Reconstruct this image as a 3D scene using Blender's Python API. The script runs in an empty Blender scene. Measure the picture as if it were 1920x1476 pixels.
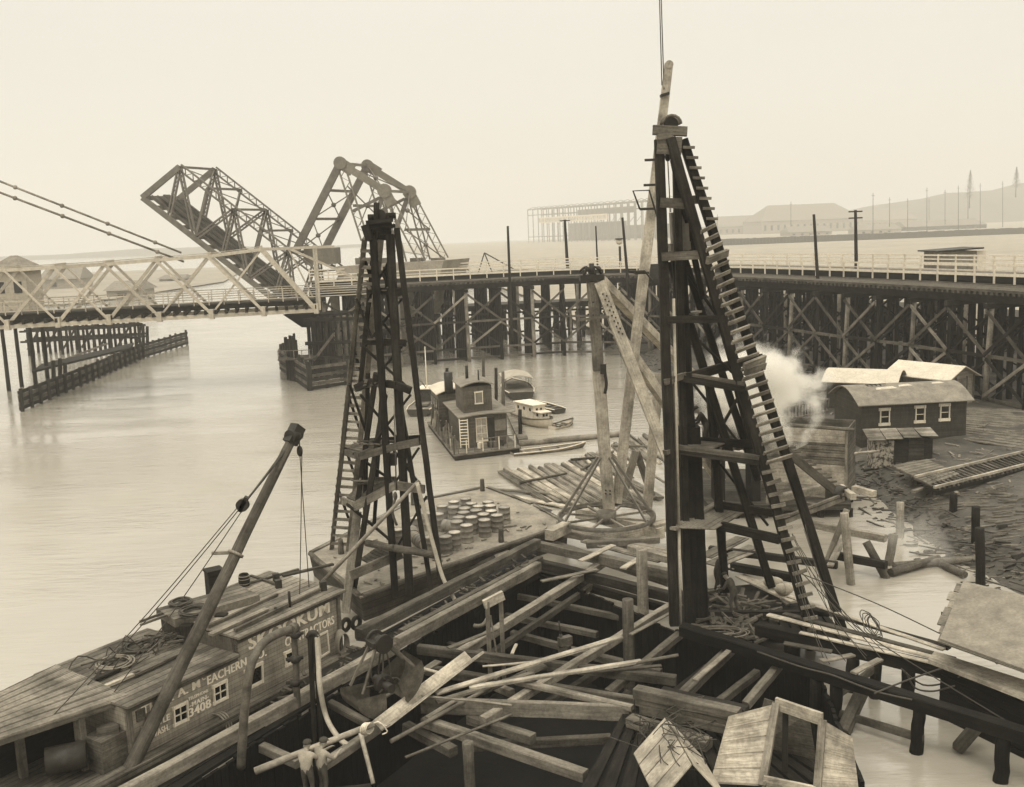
import bpy, bmesh, math, random
from mathutils import Vector, Matrix, noise
random.seed(7)
R = math.radians
C = bpy.context.scene.collection
scene = bpy.context.scene

# ------------------------------------------------------------------ camera
F, CX, CY, H = 1900.0, 960.0, 738.0, 16.0
PITCH, ROLL = R(9.0), R(2.2)
fw = Vector((0, math.cos(PITCH), -math.sin(PITCH)))
r0 = Vector((1, 0, 0)); u0 = Vector((0, math.sin(PITCH), math.cos(PITCH)))
rt = r0*math.cos(ROLL) - u0*math.sin(ROLL)
up = u0*math.cos(ROLL) + r0*math.sin(ROLL)
CAM = Vector((0, 0, H))
cd = bpy.data.cameras.new('camera'); cam = bpy.data.objects.new('camera', cd); C.objects.link(cam)
cd.sensor_width = 36; cd.lens = 36*F/1920; cd.clip_end = 8000; cd.clip_start = 0.5
cam.matrix_world = Matrix(((rt.x, up.x, -fw.x, 0), (rt.y, up.y, -fw.y, 0), (rt.z, up.z, -fw.z, H), (0, 0, 0, 1)))
scene.camera = cam

# ------------------------------------------------------------------ light
SUN_EL, SUN_AZ = 62.0, -160.0        # azimuth measured from +Y towards +X: behind the camera on the left
sd = Vector((math.sin(R(SUN_AZ))*math.cos(R(SUN_EL)), math.cos(R(SUN_AZ))*math.cos(R(SUN_EL)), math.sin(R(SUN_EL))))
w = bpy.data.worlds.new('World'); scene.world = w; w.use_nodes = True
nt = w.node_tree; nt.nodes.clear()
out = nt.nodes.new('ShaderNodeOutputWorld'); bg = nt.nodes.new('ShaderNodeBackground')
sky = nt.nodes.new('ShaderNodeTexSky'); sky.sky_type = 'NISHITA'; sky.sun_disc = False
sky.sun_elevation = R(SUN_EL); sky.sun_rotation = R(SUN_AZ); sky.dust_density = 6; sky.air_density = 1.5
bw = nt.nodes.new('ShaderNodeRGBToBW'); nt.links.new(sky.outputs[0], bw.inputs[0])
# overcast: the clear sky's brightness pattern almost wholly hidden by an even cream cloud sheet
tc = nt.nodes.new('ShaderNodeTexCoord'); mp = nt.nodes.new('ShaderNodeMapping'); mp.inputs['Scale'].default_value = (1, 1, 3)
nz = nt.nodes.new('ShaderNodeTexNoise'); nz.inputs['Scale'].default_value = 1.3; nz.inputs['Detail'].default_value = 4
nt.links.new(tc.outputs['Generated'], mp.inputs[0]); nt.links.new(mp.outputs[0], nz.inputs['Vector'])
mr = nt.nodes.new('ShaderNodeMapRange'); mr.inputs['To Min'].default_value = 8.2; mr.inputs['To Max'].default_value = 9.4
nt.links.new(nz.outputs[0], mr.inputs[0])
mx = nt.nodes.new('ShaderNodeMix'); mx.data_type = 'FLOAT'; mx.inputs[0].default_value = 0.9
nt.links.new(bw.outputs[0], mx.inputs[2]); nt.links.new(mr.outputs[0], mx.inputs[3])
tint = nt.nodes.new('ShaderNodeMix'); tint.data_type = 'RGBA'; tint.blend_type = 'MULTIPLY'; tint.inputs[0].default_value = 1
tint.inputs[7].default_value = (1.0, 0.957, 0.855, 1)
# an overcast sky is brighter overhead than towards the horizon
sz = nt.nodes.new('ShaderNodeSeparateXYZ'); nt.links.new(tc.outputs['Generated'], sz.inputs[0])
zr = nt.nodes.new('ShaderNodeMapRange'); zr.interpolation_type = 'SMOOTHSTEP'; zr.inputs['From Min'].default_value = .18; zr.inputs['From Max'].default_value = .95; zr.inputs['To Min'].default_value = 1.0; zr.inputs['To Max'].default_value = 2.5
nt.links.new(sz.outputs[2], zr.inputs[0]); zm = nt.nodes.new('ShaderNodeMath'); zm.operation = 'MULTIPLY'; nt.links.new(mx.outputs[0], zm.inputs[0]); nt.links.new(zr.outputs[0], zm.inputs[1])
nt.links.new(zm.outputs[0], tint.inputs[6]); nt.links.new(tint.outputs[2], bg.inputs[0])
bg.inputs[1].default_value = 0.10
nt.links.new(bg.outputs[0], out.inputs[0])
sl = bpy.data.lights.new('sun', 'SUN'); sl.energy = 1.2; sl.angle = R(16); sl.color = (1, 0.95, 0.85)
so = bpy.data.objects.new('sun', sl); C.objects.link(so); so.rotation_euler = sd.to_track_quat('Z', 'Y').to_euler()
vs = scene.view_settings; vs.view_transform = 'Standard'; vs.look = 'None'; vs.gamma = 1; vs.exposure = 0.08; vs.use_curve_mapping = False
cy = scene.cycles; cy.max_bounces = 6; cy.diffuse_bounces = 3; cy.glossy_bounces = 3; cy.transmission_bounces = 2; cy.volume_bounces = 3
cy.use_denoising = True; cy.volume_step_rate = 2.0; cy.volume_max_steps = 64

# ------------------------------------------------------------------ geometry helpers
def ray(px, py): return fw + rt*((px-CX)/F) + up*((CY-py)/F)
def P(px, py, z=0.0):                       # where a photo ray meets the level z
    d = ray(px, py); t = (z-H)/d.z; return CAM + d*t
def Q(px, py, Y):                           # where it meets the distance Y
    d = ray(px, py); return CAM + d*(Y/d.y)
def V(px, py, a, b):                        # where it meets the upright plane through a and b
    n = Vector((b.y-a.y, a.x-b.x, 0)); d = ray(px, py)
    t = (a-CAM).dot(n)/d.dot(n); return CAM + d*t
def lerp(a, b, t): return a + (b-a)*t
rnd = random.uniform

class MB:
    def __init__(s): s.v, s.f, s.uv, s.sm, s.mi = [], [], [], [], []
    def face(s, pts, uvs=None, sm=False, mi=0):
        i = len(s.v); s.v += [Vector(p) for p in pts]; s.f.append(list(range(i, i+len(pts))))
        s.uv.append(uvs or [(p[0], p[1]) for p in pts]); s.sm.append(sm); s.mi.append(mi)
    def beam(s, a, b, w, h, upv=None, jit=0.0, taper=1.0, roll=0.0):
        a, b = Vector(a), Vector(b); d = b-a; L = d.length
        if L < 1e-5: return s
        d /= L; uu = Vector(upv) if upv is not None else Vector((0, 0, 1))
        if abs(d.dot(uu)) > 0.97: uu = Vector((0, 1, 0)) if abs(d.y) < 0.9 else Vector((1, 0, 0))
        x = d.cross(uu).normalized(); y = x.cross(d)
        if roll: q = Matrix.Rotation(roll, 3, d); x, y = q @ x, q @ y
        i = len(s.v); J = lambda: Vector((rnd(-jit, jit), rnd(-jit, jit), rnd(-jit, jit))) if jit else Vector()
        for p, k in ((a, 1), (b, taper)):
            for sx, sy in ((-1, -1), (1, -1), (1, 1), (-1, 1)): s.v.append(p + x*(sx*w/2*k) + y*(sy*h/2*k) + J())
        o1, o2 = rnd(0, 50), rnd(0, 50); per = (0, w, w+h, 2*w+h, 2*w+2*h)
        for k in range(4):
            k2 = (k+1) % 4; s.f.append([i+k, i+k2, i+4+k2, i+4+k])
            s.uv.append([(o1, o2+per[k]), (o1, o2+per[k+1]), (o1+L, o2+per[k+1]), (o1+L, o2+per[k])]); s.sm.append(False); s.mi.append(0)
        s.f.append([i+3, i+2, i+1, i]); s.uv.append([(o1, o2), (o1+w*.2, o2), (o1+w*.2, o2+h), (o1, o2+h)]); s.sm.append(False); s.mi.append(0)
        s.f.append([i+4, i+5, i+6, i+7]); s.uv.append([(o1, o2), (o1+w*.2, o2), (o1+w*.2, o2+h), (o1, o2+h)]); s.sm.append(False); s.mi.append(0)
        return s
    def rough(s, a, b, w, h, j=.018, ch=.035, upv=None):     # a weathered squared timber: worn arrises, wandering faces
        a, b = Vector(a), Vector(b); d = (b-a); L = d.length; d /= L; x = d.cross(Vector(upv or (0, 0, 1))).normalized(); y = x.cross(d); n = max(3, min(14, int(L/.6))); rs = []
        k = min(w, h)*.5
        for q in range(n+1):
            p = lerp(a, b, q/n)+(x*rnd(-j, j)+y*rnd(-j, j))*.7; r_ = []
            for sx, sy in ((-1, -1), (1, -1), (1, 1), (-1, 1)):
                c1, c2 = min(k, ch*rnd(.4, 1.9)), min(k, ch*rnd(.4, 1.9)); A = (sx*(w/2-c1), sy*h/2); B_ = (sx*w/2, sy*(h/2-c2))
                for u, v in ((A, B_) if sx*sy > 0 else (B_, A)): r_.append((u, v))
            rs.append([p+x*(u+rnd(-j, j)*.5)+y*(v+rnd(-j, j)*.5) for u, v in (r_[1], r_[0], r_[3], r_[2], r_[5], r_[4], r_[7], r_[6])][::1])
        # order the eight corners round the section
        mid = [(p-lerp(a, b, 0)) for p in rs[0]]; o = sorted(range(8), key=lambda i_: math.atan2(mid[i_].dot(y), mid[i_].dot(x)))
        o1 = len(s.uv); s.rings([[r_[i_] for i_ in o] for r_ in rs], sm=False, vscale=2*(w+h)); off = (rnd(0, 50), rnd(0, 50))
        for q in range(o1, len(s.uv)): s.uv[q] = [(u+off[0], v+off[1]) for u, v in s.uv[q]]
        return s
    def box(s, c, sx, sy, sz, rz=0.0):
        c = Vector(c); d = Vector((math.cos(rz), math.sin(rz), 0))*(sx/2)
        return s.beam(c-d, c+d, sy, sz)
    def slab(s, pts, th, dirv=None):           # prism over a polygon, th along dirv
        dv = (Vector(dirv) if dirv is not None else Vector((0, 0, 1)))*th; p = [Vector(q) for q in pts]; n = len(p)
        nrm = (p[1]-p[0]).cross(p[2]-p[1])
        if nrm.dot(dv) < 0: p.reverse()
        top = [q+dv for q in p]; e = (p[1]-p[0]).normalized(); g = nrm.normalized().cross(e)
        uvf = lambda q: ((q-p[0]).dot(e), (q-p[0]).dot(g))
        s.face(top, [uvf(q) for q in top]); s.face(p[::-1], [uvf(q) for q in p[::-1]])
        for k in range(n):
            a, b = p[k], p[(k+1) % n]; L = (b-a).length
            s.face([a, b, b+dv, a+dv], [(0, 0), (L, 0), (L, abs(th)), (0, abs(th))])
        return s
    def rings(s, rs, closed=True, caps=True, sm=True, vscale=1.0):
        i = len(s.v); n = len(rs[0]); L = 0
        for r_ in rs: s.v += [Vector(p) for p in r_]
        for a in range(len(rs)-1):
            dl = (sum((Vector(p) for p in rs[a+1]), Vector())/n - sum((Vector(p) for p in rs[a]), Vector())/n).length
            for k in range(n if closed else n-1):
                k2 = (k+1) % n; s.f.append([i+a*n+k, i+a*n+k2, i+(a+1)*n+k2, i+(a+1)*n+k])
                s.uv.append([(L, k*vscale/n), (L, (k+1)*vscale/n), (L+dl, (k+1)*vscale/n), (L+dl, k*vscale/n)]); s.sm.append(sm); s.mi.append(0)
            L += dl
        if caps and closed:
            for base, rev in ((i, True), (i+(len(rs)-1)*n, False)):
                idx = [base+k for k in range(n)]
                s.f.append(idx[::-1] if rev else idx); s.uv.append([(.1*math.cos(6.28*k/n), .1*math.sin(6.28*k/n)) for k in range(n)]); s.sm.append(False); s.mi.append(0)
        return s
    def cyl(s, a, b, ra, rb=None, n=10, caps=True):
        a, b = Vector(a), Vector(b); rb = ra if rb is None else rb; d = (b-a).normalized()
        x = d.orthogonal().normalized(); y = d.cross(x)
        rg = lambda p, r_: [p + x*(r_*math.cos(6.2832*k/n)) + y*(r_*math.sin(6.2832*k/n)) for k in range(n)]
        return s.rings([rg(a, ra), rg(b, rb)], caps=caps, vscale=6.28*ra)
    def log(s, a, b, ra, rb=None, n=10, seg=5, wob=0.08):
        a, b = Vector(a), Vector(b); rb = ra*0.85 if rb is None else rb; d = (b-a).normalized()
        x = d.orthogonal().normalized(); y = d.cross(x); rs = []; sd_ = rnd(0, 99)
        for q in range(seg+1):
            t = q/seg; p = lerp(a, b, t); r_ = ra+(rb-ra)*t
            p = p + (x*rnd(-1, 1)+y*rnd(-1, 1))*r_*wob*(0 if q in (0, seg) else 1)
            rs.append([p + (x*math.cos(6.2832*k/n)+y*math.sin(6.2832*k/n))*r_*(1+wob*noise.noise((k*.9, t*4, sd_))) for k in range(n)])
        return s.rings(rs, vscale=6.28*ra)
    def tube(s, pts, r_, n=6, smooth=3, closed=False):
        p = [Vector(q) for q in pts]
        if smooth and len(p) > 2:
            o = []; m = len(p)
            for k in range(m if closed else m-1):
                g = (lambda z: p[z % m]) if closed else (lambda z: p[max(0, min(m-1, z))])
                a, b, c, d = g(k-1), g(k), g(k+1), g(k+2)
                for q in range(smooth):
                    t = q/smooth
                    o.append(.5*((2*b)+(c-a)*t+(2*a-5*b+4*c-d)*t*t+(3*b-a-3*c+d)*t**3))
            if not closed: o.append(p[-1])
            p = o
        rs = []; x = None; m = len(p)
        for k in range(m):
            d = (p[(k+1) % m]-p[k-1]) if closed else (p[min(k+1, m-1)]-p[max(k-1, 0)])
            if d.length < 1e-6: continue
            d.normalize(); x = (x - d*x.dot(d)).normalized() if x is not None and (x-d*x.dot(d)).length > 1e-4 else d.orthogonal().normalized()
            y = d.cross(x); rr = r_[k*len(r_)//m] if isinstance(r_, (list, tuple)) else r_
            rs.append([p[k] + (x*math.cos(6.2832*q/n)+y*math.sin(6.2832*q/n))*rr for q in range(n)])
        if closed: rs.append(rs[0])
        return s.rings(rs, caps=not closed)
    def lathe(s, prof, c=(0, 0, 0), n=16, axis=None):
        c = Vector(c); rs = [[c+Vector((r_*math.cos(6.2832*k/n), r_*math.sin(6.2832*k/n), z)) for k in range(n)] for r_, z in prof]
        return s.rings(rs)
    def ball(s, c, r_, n=10, sq=(1, 1, 1)):
        c = Vector(c); rs = []
        for a in range(1, n):
            th = math.pi*a/n
            rs.append([c+Vector((r_*sq[0]*math.sin(th)*math.cos(6.2832*k/n), r_*sq[1]*math.sin(th)*math.sin(6.2832*k/n), -r_*sq[2]*math.cos(th))) for k in range(n)])
        return s.rings(rs)

used = {}
def mesh_obj(name, mb, mat, origin):
    me = bpy.data.meshes.new(name)
    me.from_pydata([p-origin for p in mb.v], [], mb.f)
    ul = me.uv_layers.new(name='UVMap'); flat = [c for f in mb.uv for uv in f for c in uv]
    ul.data.foreach_set('uv', flat)
    me.polygons.foreach_set('use_smooth', mb.sm)
    for m in (mat if isinstance(mat, (list, tuple)) else [mat]): me.materials.append(m)
    if isinstance(mat, (list, tuple)): me.polygons.foreach_set('material_index', mb.mi)
    me.update()
    o = bpy.data.objects.new(name, me); C.objects.link(o); return o
def tag(o, label, cat, group=None, kind=None):
    if label: o['label'] = label
    if cat: o['category'] = cat
    if group: o['group'] = group
    if kind: o['kind'] = kind
    return o
class Thing:                                    # an Empty at the thing's base; its parts are built round it
    def __init__(s, name, label, cat, loc=(0, 0, 0), rz=0.0, group=None, local=False):
        s.o = bpy.data.objects.new(name, None); C.objects.link(s.o); s.o.empty_display_size = .3
        s.o.location = loc; s.o.rotation_euler = (0, 0, rz); s.loc = Vector() if local else Vector(loc)
        tag(s.o, label, cat, group)
    def part(s, name, mb, mat, parent=None, label=None, kind=None):
        o = mesh_obj(name, mb, mat, s.loc); o.parent = parent or s.o
        if label: o['label'] = label
        if kind: o['kind'] = kind
        return o
def solo(name, label, cat, mb, mat, group=None, kind=None):
    lo = Vector((min(p.x for p in mb.v), min(p.y for p in mb.v), min(p.z for p in mb.v)))
    hi = Vector((max(p.x for p in mb.v), max(p.y for p in mb.v), max(p.z for p in mb.v)))
    org = Vector(((lo.x+hi.x)/2, (lo.y+hi.y)/2, lo.z))
    o = mesh_obj(name, mb, mat, org); o.location = org; return tag(o, label, cat, group, kind)
def struct(name, mb, mat):
    o = mesh_obj(name, mb, mat, Vector()); o['kind'] = 'structure'; return o
def copy_tree(o, parent=None):
    c = o.copy(); C.objects.link(c)
    if parent: c.parent = parent
    for ch in list(o.children): copy_tree(ch, c)
    return c
ORD = 'first second third fourth fifth sixth seventh eighth ninth tenth eleventh twelfth thirteenth fourteenth fifteenth sixteenth seventeenth eighteenth nineteenth twentieth'.split()
ORD += ['twenty-'+q for q in ORD[:9]] + ['thirtieth'] + ['thirty-'+q for q in ORD[:9]] + ['fortieth']

# ------------------------------------------------------------------ materials
def T(v): return (v, v*0.89, v*0.705, 1)
class NG:
    def __init__(s, name):
        s.m = bpy.data.materials.new(name); s.m.use_nodes = True; s.t = s.m.node_tree; s.b = s.t.nodes['Principled BSDF']
    def n(s, ty, **k):
        x = s.t.nodes.new(ty)
        for a, b in k.items():
            if a in x.inputs: x.inputs[a].default_value = b
            else: setattr(x, a, b)
        return x
    def l(s, a, b): s.t.links.new(a, b)
    def noise(s, co, scale, detail=4, rough=.55, map_scale=None):
        if map_scale:
            m = s.n('ShaderNodeMapping'); m.inputs['Scale'].default_value = map_scale; s.l(co, m.inputs[0]); co = m.outputs[0]
        x = s.n('ShaderNodeTexNoise'); x.inputs['Scale'].default_value = scale; x.inputs['Detail'].default_value = detail; x.inputs['Roughness'].default_value = rough
        s.l(co, x.inputs['Vector']); return x.outputs[0]
    def ramp(s, fac, stops):
        x = s.n('ShaderNodeValToRGB'); e = x.color_ramp.elements
        while len(e) < len(stops): e.new(.5)
        for q, (p, c) in zip(e, stops): q.position = p; q.color = c
        s.l(fac, x.inputs[0]); return x.outputs[0]
    def mul(s, a, b, f=1.0):
        x = s.n('ShaderNodeMix'); x.data_type = 'RGBA'; x.blend_type = 'MULTIPLY'; x.inputs[0].default_value = f
        s.l(a, x.inputs[6]); s.l(b, x.inputs[7]); return x.outputs[2]
    def bump(s, h, dist, st=.6):
        x = s.n('ShaderNodeBump'); x.inputs['Distance'].default_value = dist; x.inputs['Strength'].default_value = st
        s.l(h, x.inputs['Height']); s.l(x.outputs[0], s.b.inputs['Normal'])
def g(v): return (v, v, v, 1)
def wood(name, dark, light, rough=.85, boards=0.0, vary=.35):
    k = NG(name); tc = k.n('ShaderNodeTexCoord'); uv = tc.outputs['UV']; ob = tc.outputs['Object']
    grain = k.noise(uv, 1.0, 6, .65, (0.7, 16, 1)); stain = k.noise(ob, .9, 5, .6); fine = k.noise(ob, 9, 3, .7)
    col = k.ramp(grain, [(.3, T(dark)), (.7, T(light))])
    col = k.mul(col, k.ramp(stain, [(.3, g(.34)), (.62, g(1.0))])); col = k.mul(col, k.ramp(fine, [(.35, g(.72)), (.6, g(1))]))
    oi = k.n('ShaderNodeObjectInfo'); mr_ = k.n('ShaderNodeMapRange'); mr_.inputs['To Min'].default_value = 1-vary; mr_.inputs['To Max'].default_value = 1+vary*.6
    k.l(oi.outputs['Random'], mr_.inputs[0]); col = k.mul(col, mr_.outputs[0])
    h = grain
    if boards:
        sx = k.n('ShaderNodeSeparateXYZ'); k.l(uv, sx.inputs[0])
        m1 = k.n('ShaderNodeMath', operation='DIVIDE'); m1.inputs[1].default_value = boards; k.l(sx.outputs[1], m1.inputs[0])
        fl = k.n('ShaderNodeMath', operation='FLOOR'); k.l(m1.outputs[0], fl.inputs[0]); fr = k.n('ShaderNodeMath', operation='FRACT'); k.l(m1.outputs[0], fr.inputs[0])
        wn = k.n('ShaderNodeTexWhiteNoise', noise_dimensions='1D'); k.l(fl.outputs[0], wn.inputs['W'])
        col = k.mul(col, k.ramp(wn.outputs[0], [(0, g(.62)), (1, g(1.1))]))
        gap = k.ramp(fr.outputs[0], [(0, g(.12)), (.07, g(1)), (.93, g(1)), (1, g(.12))]); col = k.mul(col, gap); h = gap
    k.l(col, k.b.inputs['Base Color']); k.b.inputs['Roughness'].default_value = rough; k.b.inputs['Specular IOR Level'].default_value = .12
    k.bump(h, .03, .9); return k.m
def siding(name, v, pitch=.14, rough=.8):
    k = NG(name); tc = k.n('ShaderNodeTexCoord'); sx = k.n('ShaderNodeSeparateXYZ'); k.l(tc.outputs['Object'], sx.inputs[0])
    m1 = k.n('ShaderNodeMath', operation='DIVIDE'); m1.inputs[1].default_value = pitch; k.l(sx.outputs[2], m1.inputs[0])
    fr = k.n('ShaderNodeMath', operation='FRACT'); k.l(m1.outputs[0], fr.inputs[0])
    fl = k.n('ShaderNodeMath', operation='FLOOR'); k.l(m1.outputs[0], fl.inputs[0])
    wn = k.n('ShaderNodeTexWhiteNoise', noise_dimensions='1D'); k.l(fl.outputs[0], wn.inputs['W'])
    st = k.noise(tc.outputs['Object'], 1.6, 5, .65); stk = k.noise(tc.outputs['Object'], 3, 4, .6, (4, 4, .5))
    col = k.ramp(st, [(.3, T(v*.7)), (.7, T(v*1.15))]); col = k.mul(col, k.ramp(wn.outputs[0], [(0, g(.8)), (1, g(1.08))]))
    col = k.mul(col, k.ramp(stk, [(.3, g(.7)), (.6, g(1))]))
    col = k.mul(col, k.ramp(fr.outputs[0], [(0, g(.25)), (.12, g(1)), (1, g(1))]))
    k.l(col, k.b.inputs['Base Color']); k.b.inputs['Roughness'].default_value = rough; k.b.inputs['Specular IOR Level'].default_value = .15
    k.bump(fr.outputs[0], .03, 1.0); return k.m
def plain(name, v, var=.3, scale=2.0, rough=.8, metal=0.0, spec=.2, bump=.01, stops=(.3, .7), vary=.1):
    k = NG(name); tc = k.n('ShaderNodeTexCoord'); n1 = k.noise(tc.outputs['Object'], scale, 6, .62); n2 = k.noise(tc.outputs['Object'], scale*7, 4, .6)
    col = k.ramp(n1, [(stops[0], T(v*(1-var))), (stops[1], T(v*(1+var)))]); col = k.mul(col, k.ramp(n2, [(.3, g(.75)), (.6, g(1))]))
    oi = k.n('ShaderNodeObjectInfo'); mr_ = k.n('ShaderNodeMapRange'); mr_.inputs['To Min'].default_value = 1-vary; mr_.inputs['To Max'].default_value = 1+vary
    k.l(oi.outputs['Random'], mr_.inputs[0]); col = k.mul(col, mr_.outputs[0])
    k.l(col, k.b.inputs['Base Color']); k.b.inputs['Roughness'].default_value = rough; k.b.inputs['Metallic'].default_value = metal
    k.b.inputs['Specular IOR Level'].default_value = spec; k.bump(n2, bump); return k.m
M = dict(
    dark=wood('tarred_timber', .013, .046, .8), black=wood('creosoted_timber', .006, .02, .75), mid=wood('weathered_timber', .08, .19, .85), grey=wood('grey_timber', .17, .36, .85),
    pale=wood('fresh_pale_timber', .4, .66, .8, vary=.15), bark=wood('peeled_log', .10, .24, .85), white=plain('white_paint', .72, .14, 3, .6),
    deck=wood('deck_boards', .2, .4, .85, boards=.24), ddeck=wood('dark_deck_boards', .06, .14, .85, boards=.24),
    roofb=wood('roof_boards', .2, .36, .85, boards=.3), form=wood('form_boards', .16, .36, .85, boards=.26),
    truss=plain('faded_white_bridge_paint', .46, .2, 3, .75), steel=plain('weathered_bridge_steel', .14, .3, 1.2, .6, 0, .4),
    lsteel=plain('pale_structural_steel', .2, .2, .6, .7), iron=plain('black_iron', .03, .4, 4, .5), rust=plain('worn_steel_plate', .12, .5, 3, .55, .3),
    conc=plain('counterweight_concrete', .36, .22, .7, .9), felt=plain('tar_paper', .2, .3, 1.5, .9), rooflight=plain('pale_roofing', .55, .15, 1.2, .85),
    rope=plain('manila_rope', .24, .25, 6, .95), wire=plain('wire_cable', .06, .25, 6, .7), hose=plain('canvas_hose', .45, .2, 5, .85),
    drum=plain('steel_drum_side', .17, .35, 3, .55, 0, .5, vary=.35), lid=plain('drum_lid', .46, .45, 3, .45, 0, .6, vary=.4),
    glass=plain('dark_window_glass', .012, .3, 2, .12, 0, .6, bump=0), mud=plain('tide_mud', .06, .6, .5, .7, 0, .3, .14),
    flat=plain('tide_flat_grass', .30, .14, .02, .95, 0, .2), hill=plain('wooded_hill', .10, .3, .02, .95), sand=plain('rubble', .2, .5, 2.5, .9, bump=.06),
    side=siding('painted_siding', .4), dside=siding('dark_siding', .075, .15), mside=siding('houseboat_siding', .16, .12), psign=plain('painted_sign_letters', .85, .12, 9, .75),
    skin=plain('skin', .3, .1, 8, .6), shirt=plain('pale_work_shirt', .32, .2, 6, .9), coat=plain('dark_work_coat', .035, .3, 5, .95), denim=plain('overall_cloth', .07, .3, 6, .95),
    cap=plain('cloth_cap', .05, .2, 8, .95), boot=plain('boot_leather', .02, .2, 8, .7), canvas=plain('canvas_cover', .36, .2, 2, .9), hullw=plain('white_boat_paint', .6, .15, 2, .55),
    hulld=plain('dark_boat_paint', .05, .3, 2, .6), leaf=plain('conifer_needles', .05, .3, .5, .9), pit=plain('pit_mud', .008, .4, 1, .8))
def water_mat():
    k = NG('silty_river_water'); ge = k.n('ShaderNodeNewGeometry'); po = ge.outputs['Position']
    big = k.noise(po, .03, 5, .6, (1, .5, 1)); col = k.ramp(big, [(.35, (.30, .273, .222, 1)), (.65, (.37, .337, .273, 1))])
    k.l(col, k.b.inputs['Base Color']); k.b.inputs['Roughness'].default_value = .07; k.b.inputs['IOR'].default_value = 1.9
    r1 = k.noise(po, .9, 6, .62, (.45, 1.7, 1)); r2 = k.noise(po, .12, 3, .5, (.6, 1.4, 1)); mm = k.n('ShaderNodeMath', operation='MULTIPLY'); k.l(r1, mm.inputs[0]); k.l(k.ramp(r2, [(.38, g(.25)), (.62, g(1))]), mm.inputs[1]); k.bump(mm.outputs[0], .16, .55); return k.m
M['water'] = water_mat()

# ================================================================== THE SETTING
PIT = [P(1008, 1052, 1.3), P(1300, 1172, 1.3), P(1532, 1244, 1.3), P(1632, 1490, 1.3), P(300, 1490, 1.3)]
def build_water():
    mb = MB(); B = [Vector((-1700, -150, 0)), Vector((1700, -150, 0)), Vector((1700, 2300, 0)), Vector((-1700, 2300, 0))]
    inn = [Vector((p.x, p.y, 0)) for p in PIT[::-1]]; al = B+inn
    from mathutils.geometry import tessellate_polygon
    for tri in tessellate_polygon([B, inn]):
        q = [al[k] for k in tri]; mb.face(q if (q[1]-q[0]).cross(q[2]-q[0]).z > 0 else q[::-1])
    struct('river_water', mb, M['water'])
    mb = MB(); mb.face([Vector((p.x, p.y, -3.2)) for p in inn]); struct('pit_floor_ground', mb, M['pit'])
build_water()

SH = [(1192, 664), (1262, 735), (1330, 800), (1480, 862), (1600, 900), (1650, 935), (1725, 1000), (1790, 1050), (1900, 1105), (2080, 1190), (2500, 1400)]
SHP = [P(x, y, 0) for x, y in SH]; SHP = [SHP[0]+Vector((-1, 30, 0)), SHP[0]+Vector((-.5, 15, 0))] + SHP
def shore_x(y):
    if y >= SHP[0].y: return SHP[0].x
    for a, b in zip(SHP, SHP[1:]):
        if b.y <= y <= a.y: return b.x + (a.x-b.x)*(y-b.y)/(a.y-b.y)
    return SHP[-1].x
def bank_z(x, y):
    d = x-shore_x(y); k = 1.5 if y > 58 else 1.5
    z = max(-.6, min(k, d*.32)) if d < 0 else k*(1-math.exp(-d*.38))
    return z + .16*noise.noise((x*.45, y*.45, 0)) + .07*noise.noise((x*1.7, y*1.7, 3))
def build_land():
    mb = MB(); nx, ny = 110, 130; X0, Y0, DX, DY = 8, 24, .85, .95
    pt = lambda i, j: Vector((X0+i*DX, Y0+j*DY, bank_z(X0+i*DX, Y0+j*DY)))
    g_ = [[pt(i, j) for i in range(nx)] for j in range(ny)]
    base = len(mb.v); mb.v += [p for r_ in g_ for p in r_]
    for j in range(ny-1):
        for i in range(nx-1):
            q = [g_[j][i], g_[j][i+1], g_[j+1][i+1], g_[j+1][i]]
            if max(p.z for p in q) < -.2: continue
            mb.f.append([j*nx+i, j*nx+i+1, (j+1)*nx+i+1, (j+1)*nx+i]); mb.uv.append([(p.x, p.y) for p in q]); mb.sm.append(True); mb.mi.append(0)
    struct('mud_bank_ground', mb, M['mud'])
    # the tide flat beyond the trestle, out to the shipyard
    pts = [Vector((14, 142, .9)), Vector((60, 108, 1.3)), Vector((101, 100, 1.3)), Vector((1500, 100, 1.5)), Vector((1600, 1900, 2)), P(700, 463, 1.0), P(800, 478, .6), P(846, 505, .5), P(1000, 560, .4)]
    mb = MB(); mb.face(pts); struct('tide_flat_ground', mb, M['flat'])
    # far shore at the left and the hills behind the yards
    def ridge(name, prof, Y, dep, mat, z0=-.5):
        m = MB(); rows = []
        for q, fz in ((0, 0), (.35, .7), (.7, 1), (1, .9)):
            rows.append([Vector((x, Y+dep*q+12*noise.noise((x*.01, q, 5)), z0+z*fz+(.06*z*noise.noise((x*.03, q*3, 1))))) for x, z in prof])
        for a, b in zip(rows, rows[1:]):
            for k in range(len(a)-1): m.face([a[k], a[k+1], b[k+1], b[k]], sm=True)
        struct(name, m, mat)
    ridge('far_shore_hills', [(-1100+60*k, 4+9*max(0, noise.noise((k*.4, 0, 0)))+max(0, 10-abs(k-6)*2)) for k in range(16)], 1900, 300, M['hill'])
    ridge('wooded_hills', [(160+50*k, 4+min(80, (k*1.0)**1.5)*(.95+.2*noise.noise((k*.5, 2, 0)))) for k in range(30)], 1850, 400, M['hill'])
build_land()

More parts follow.
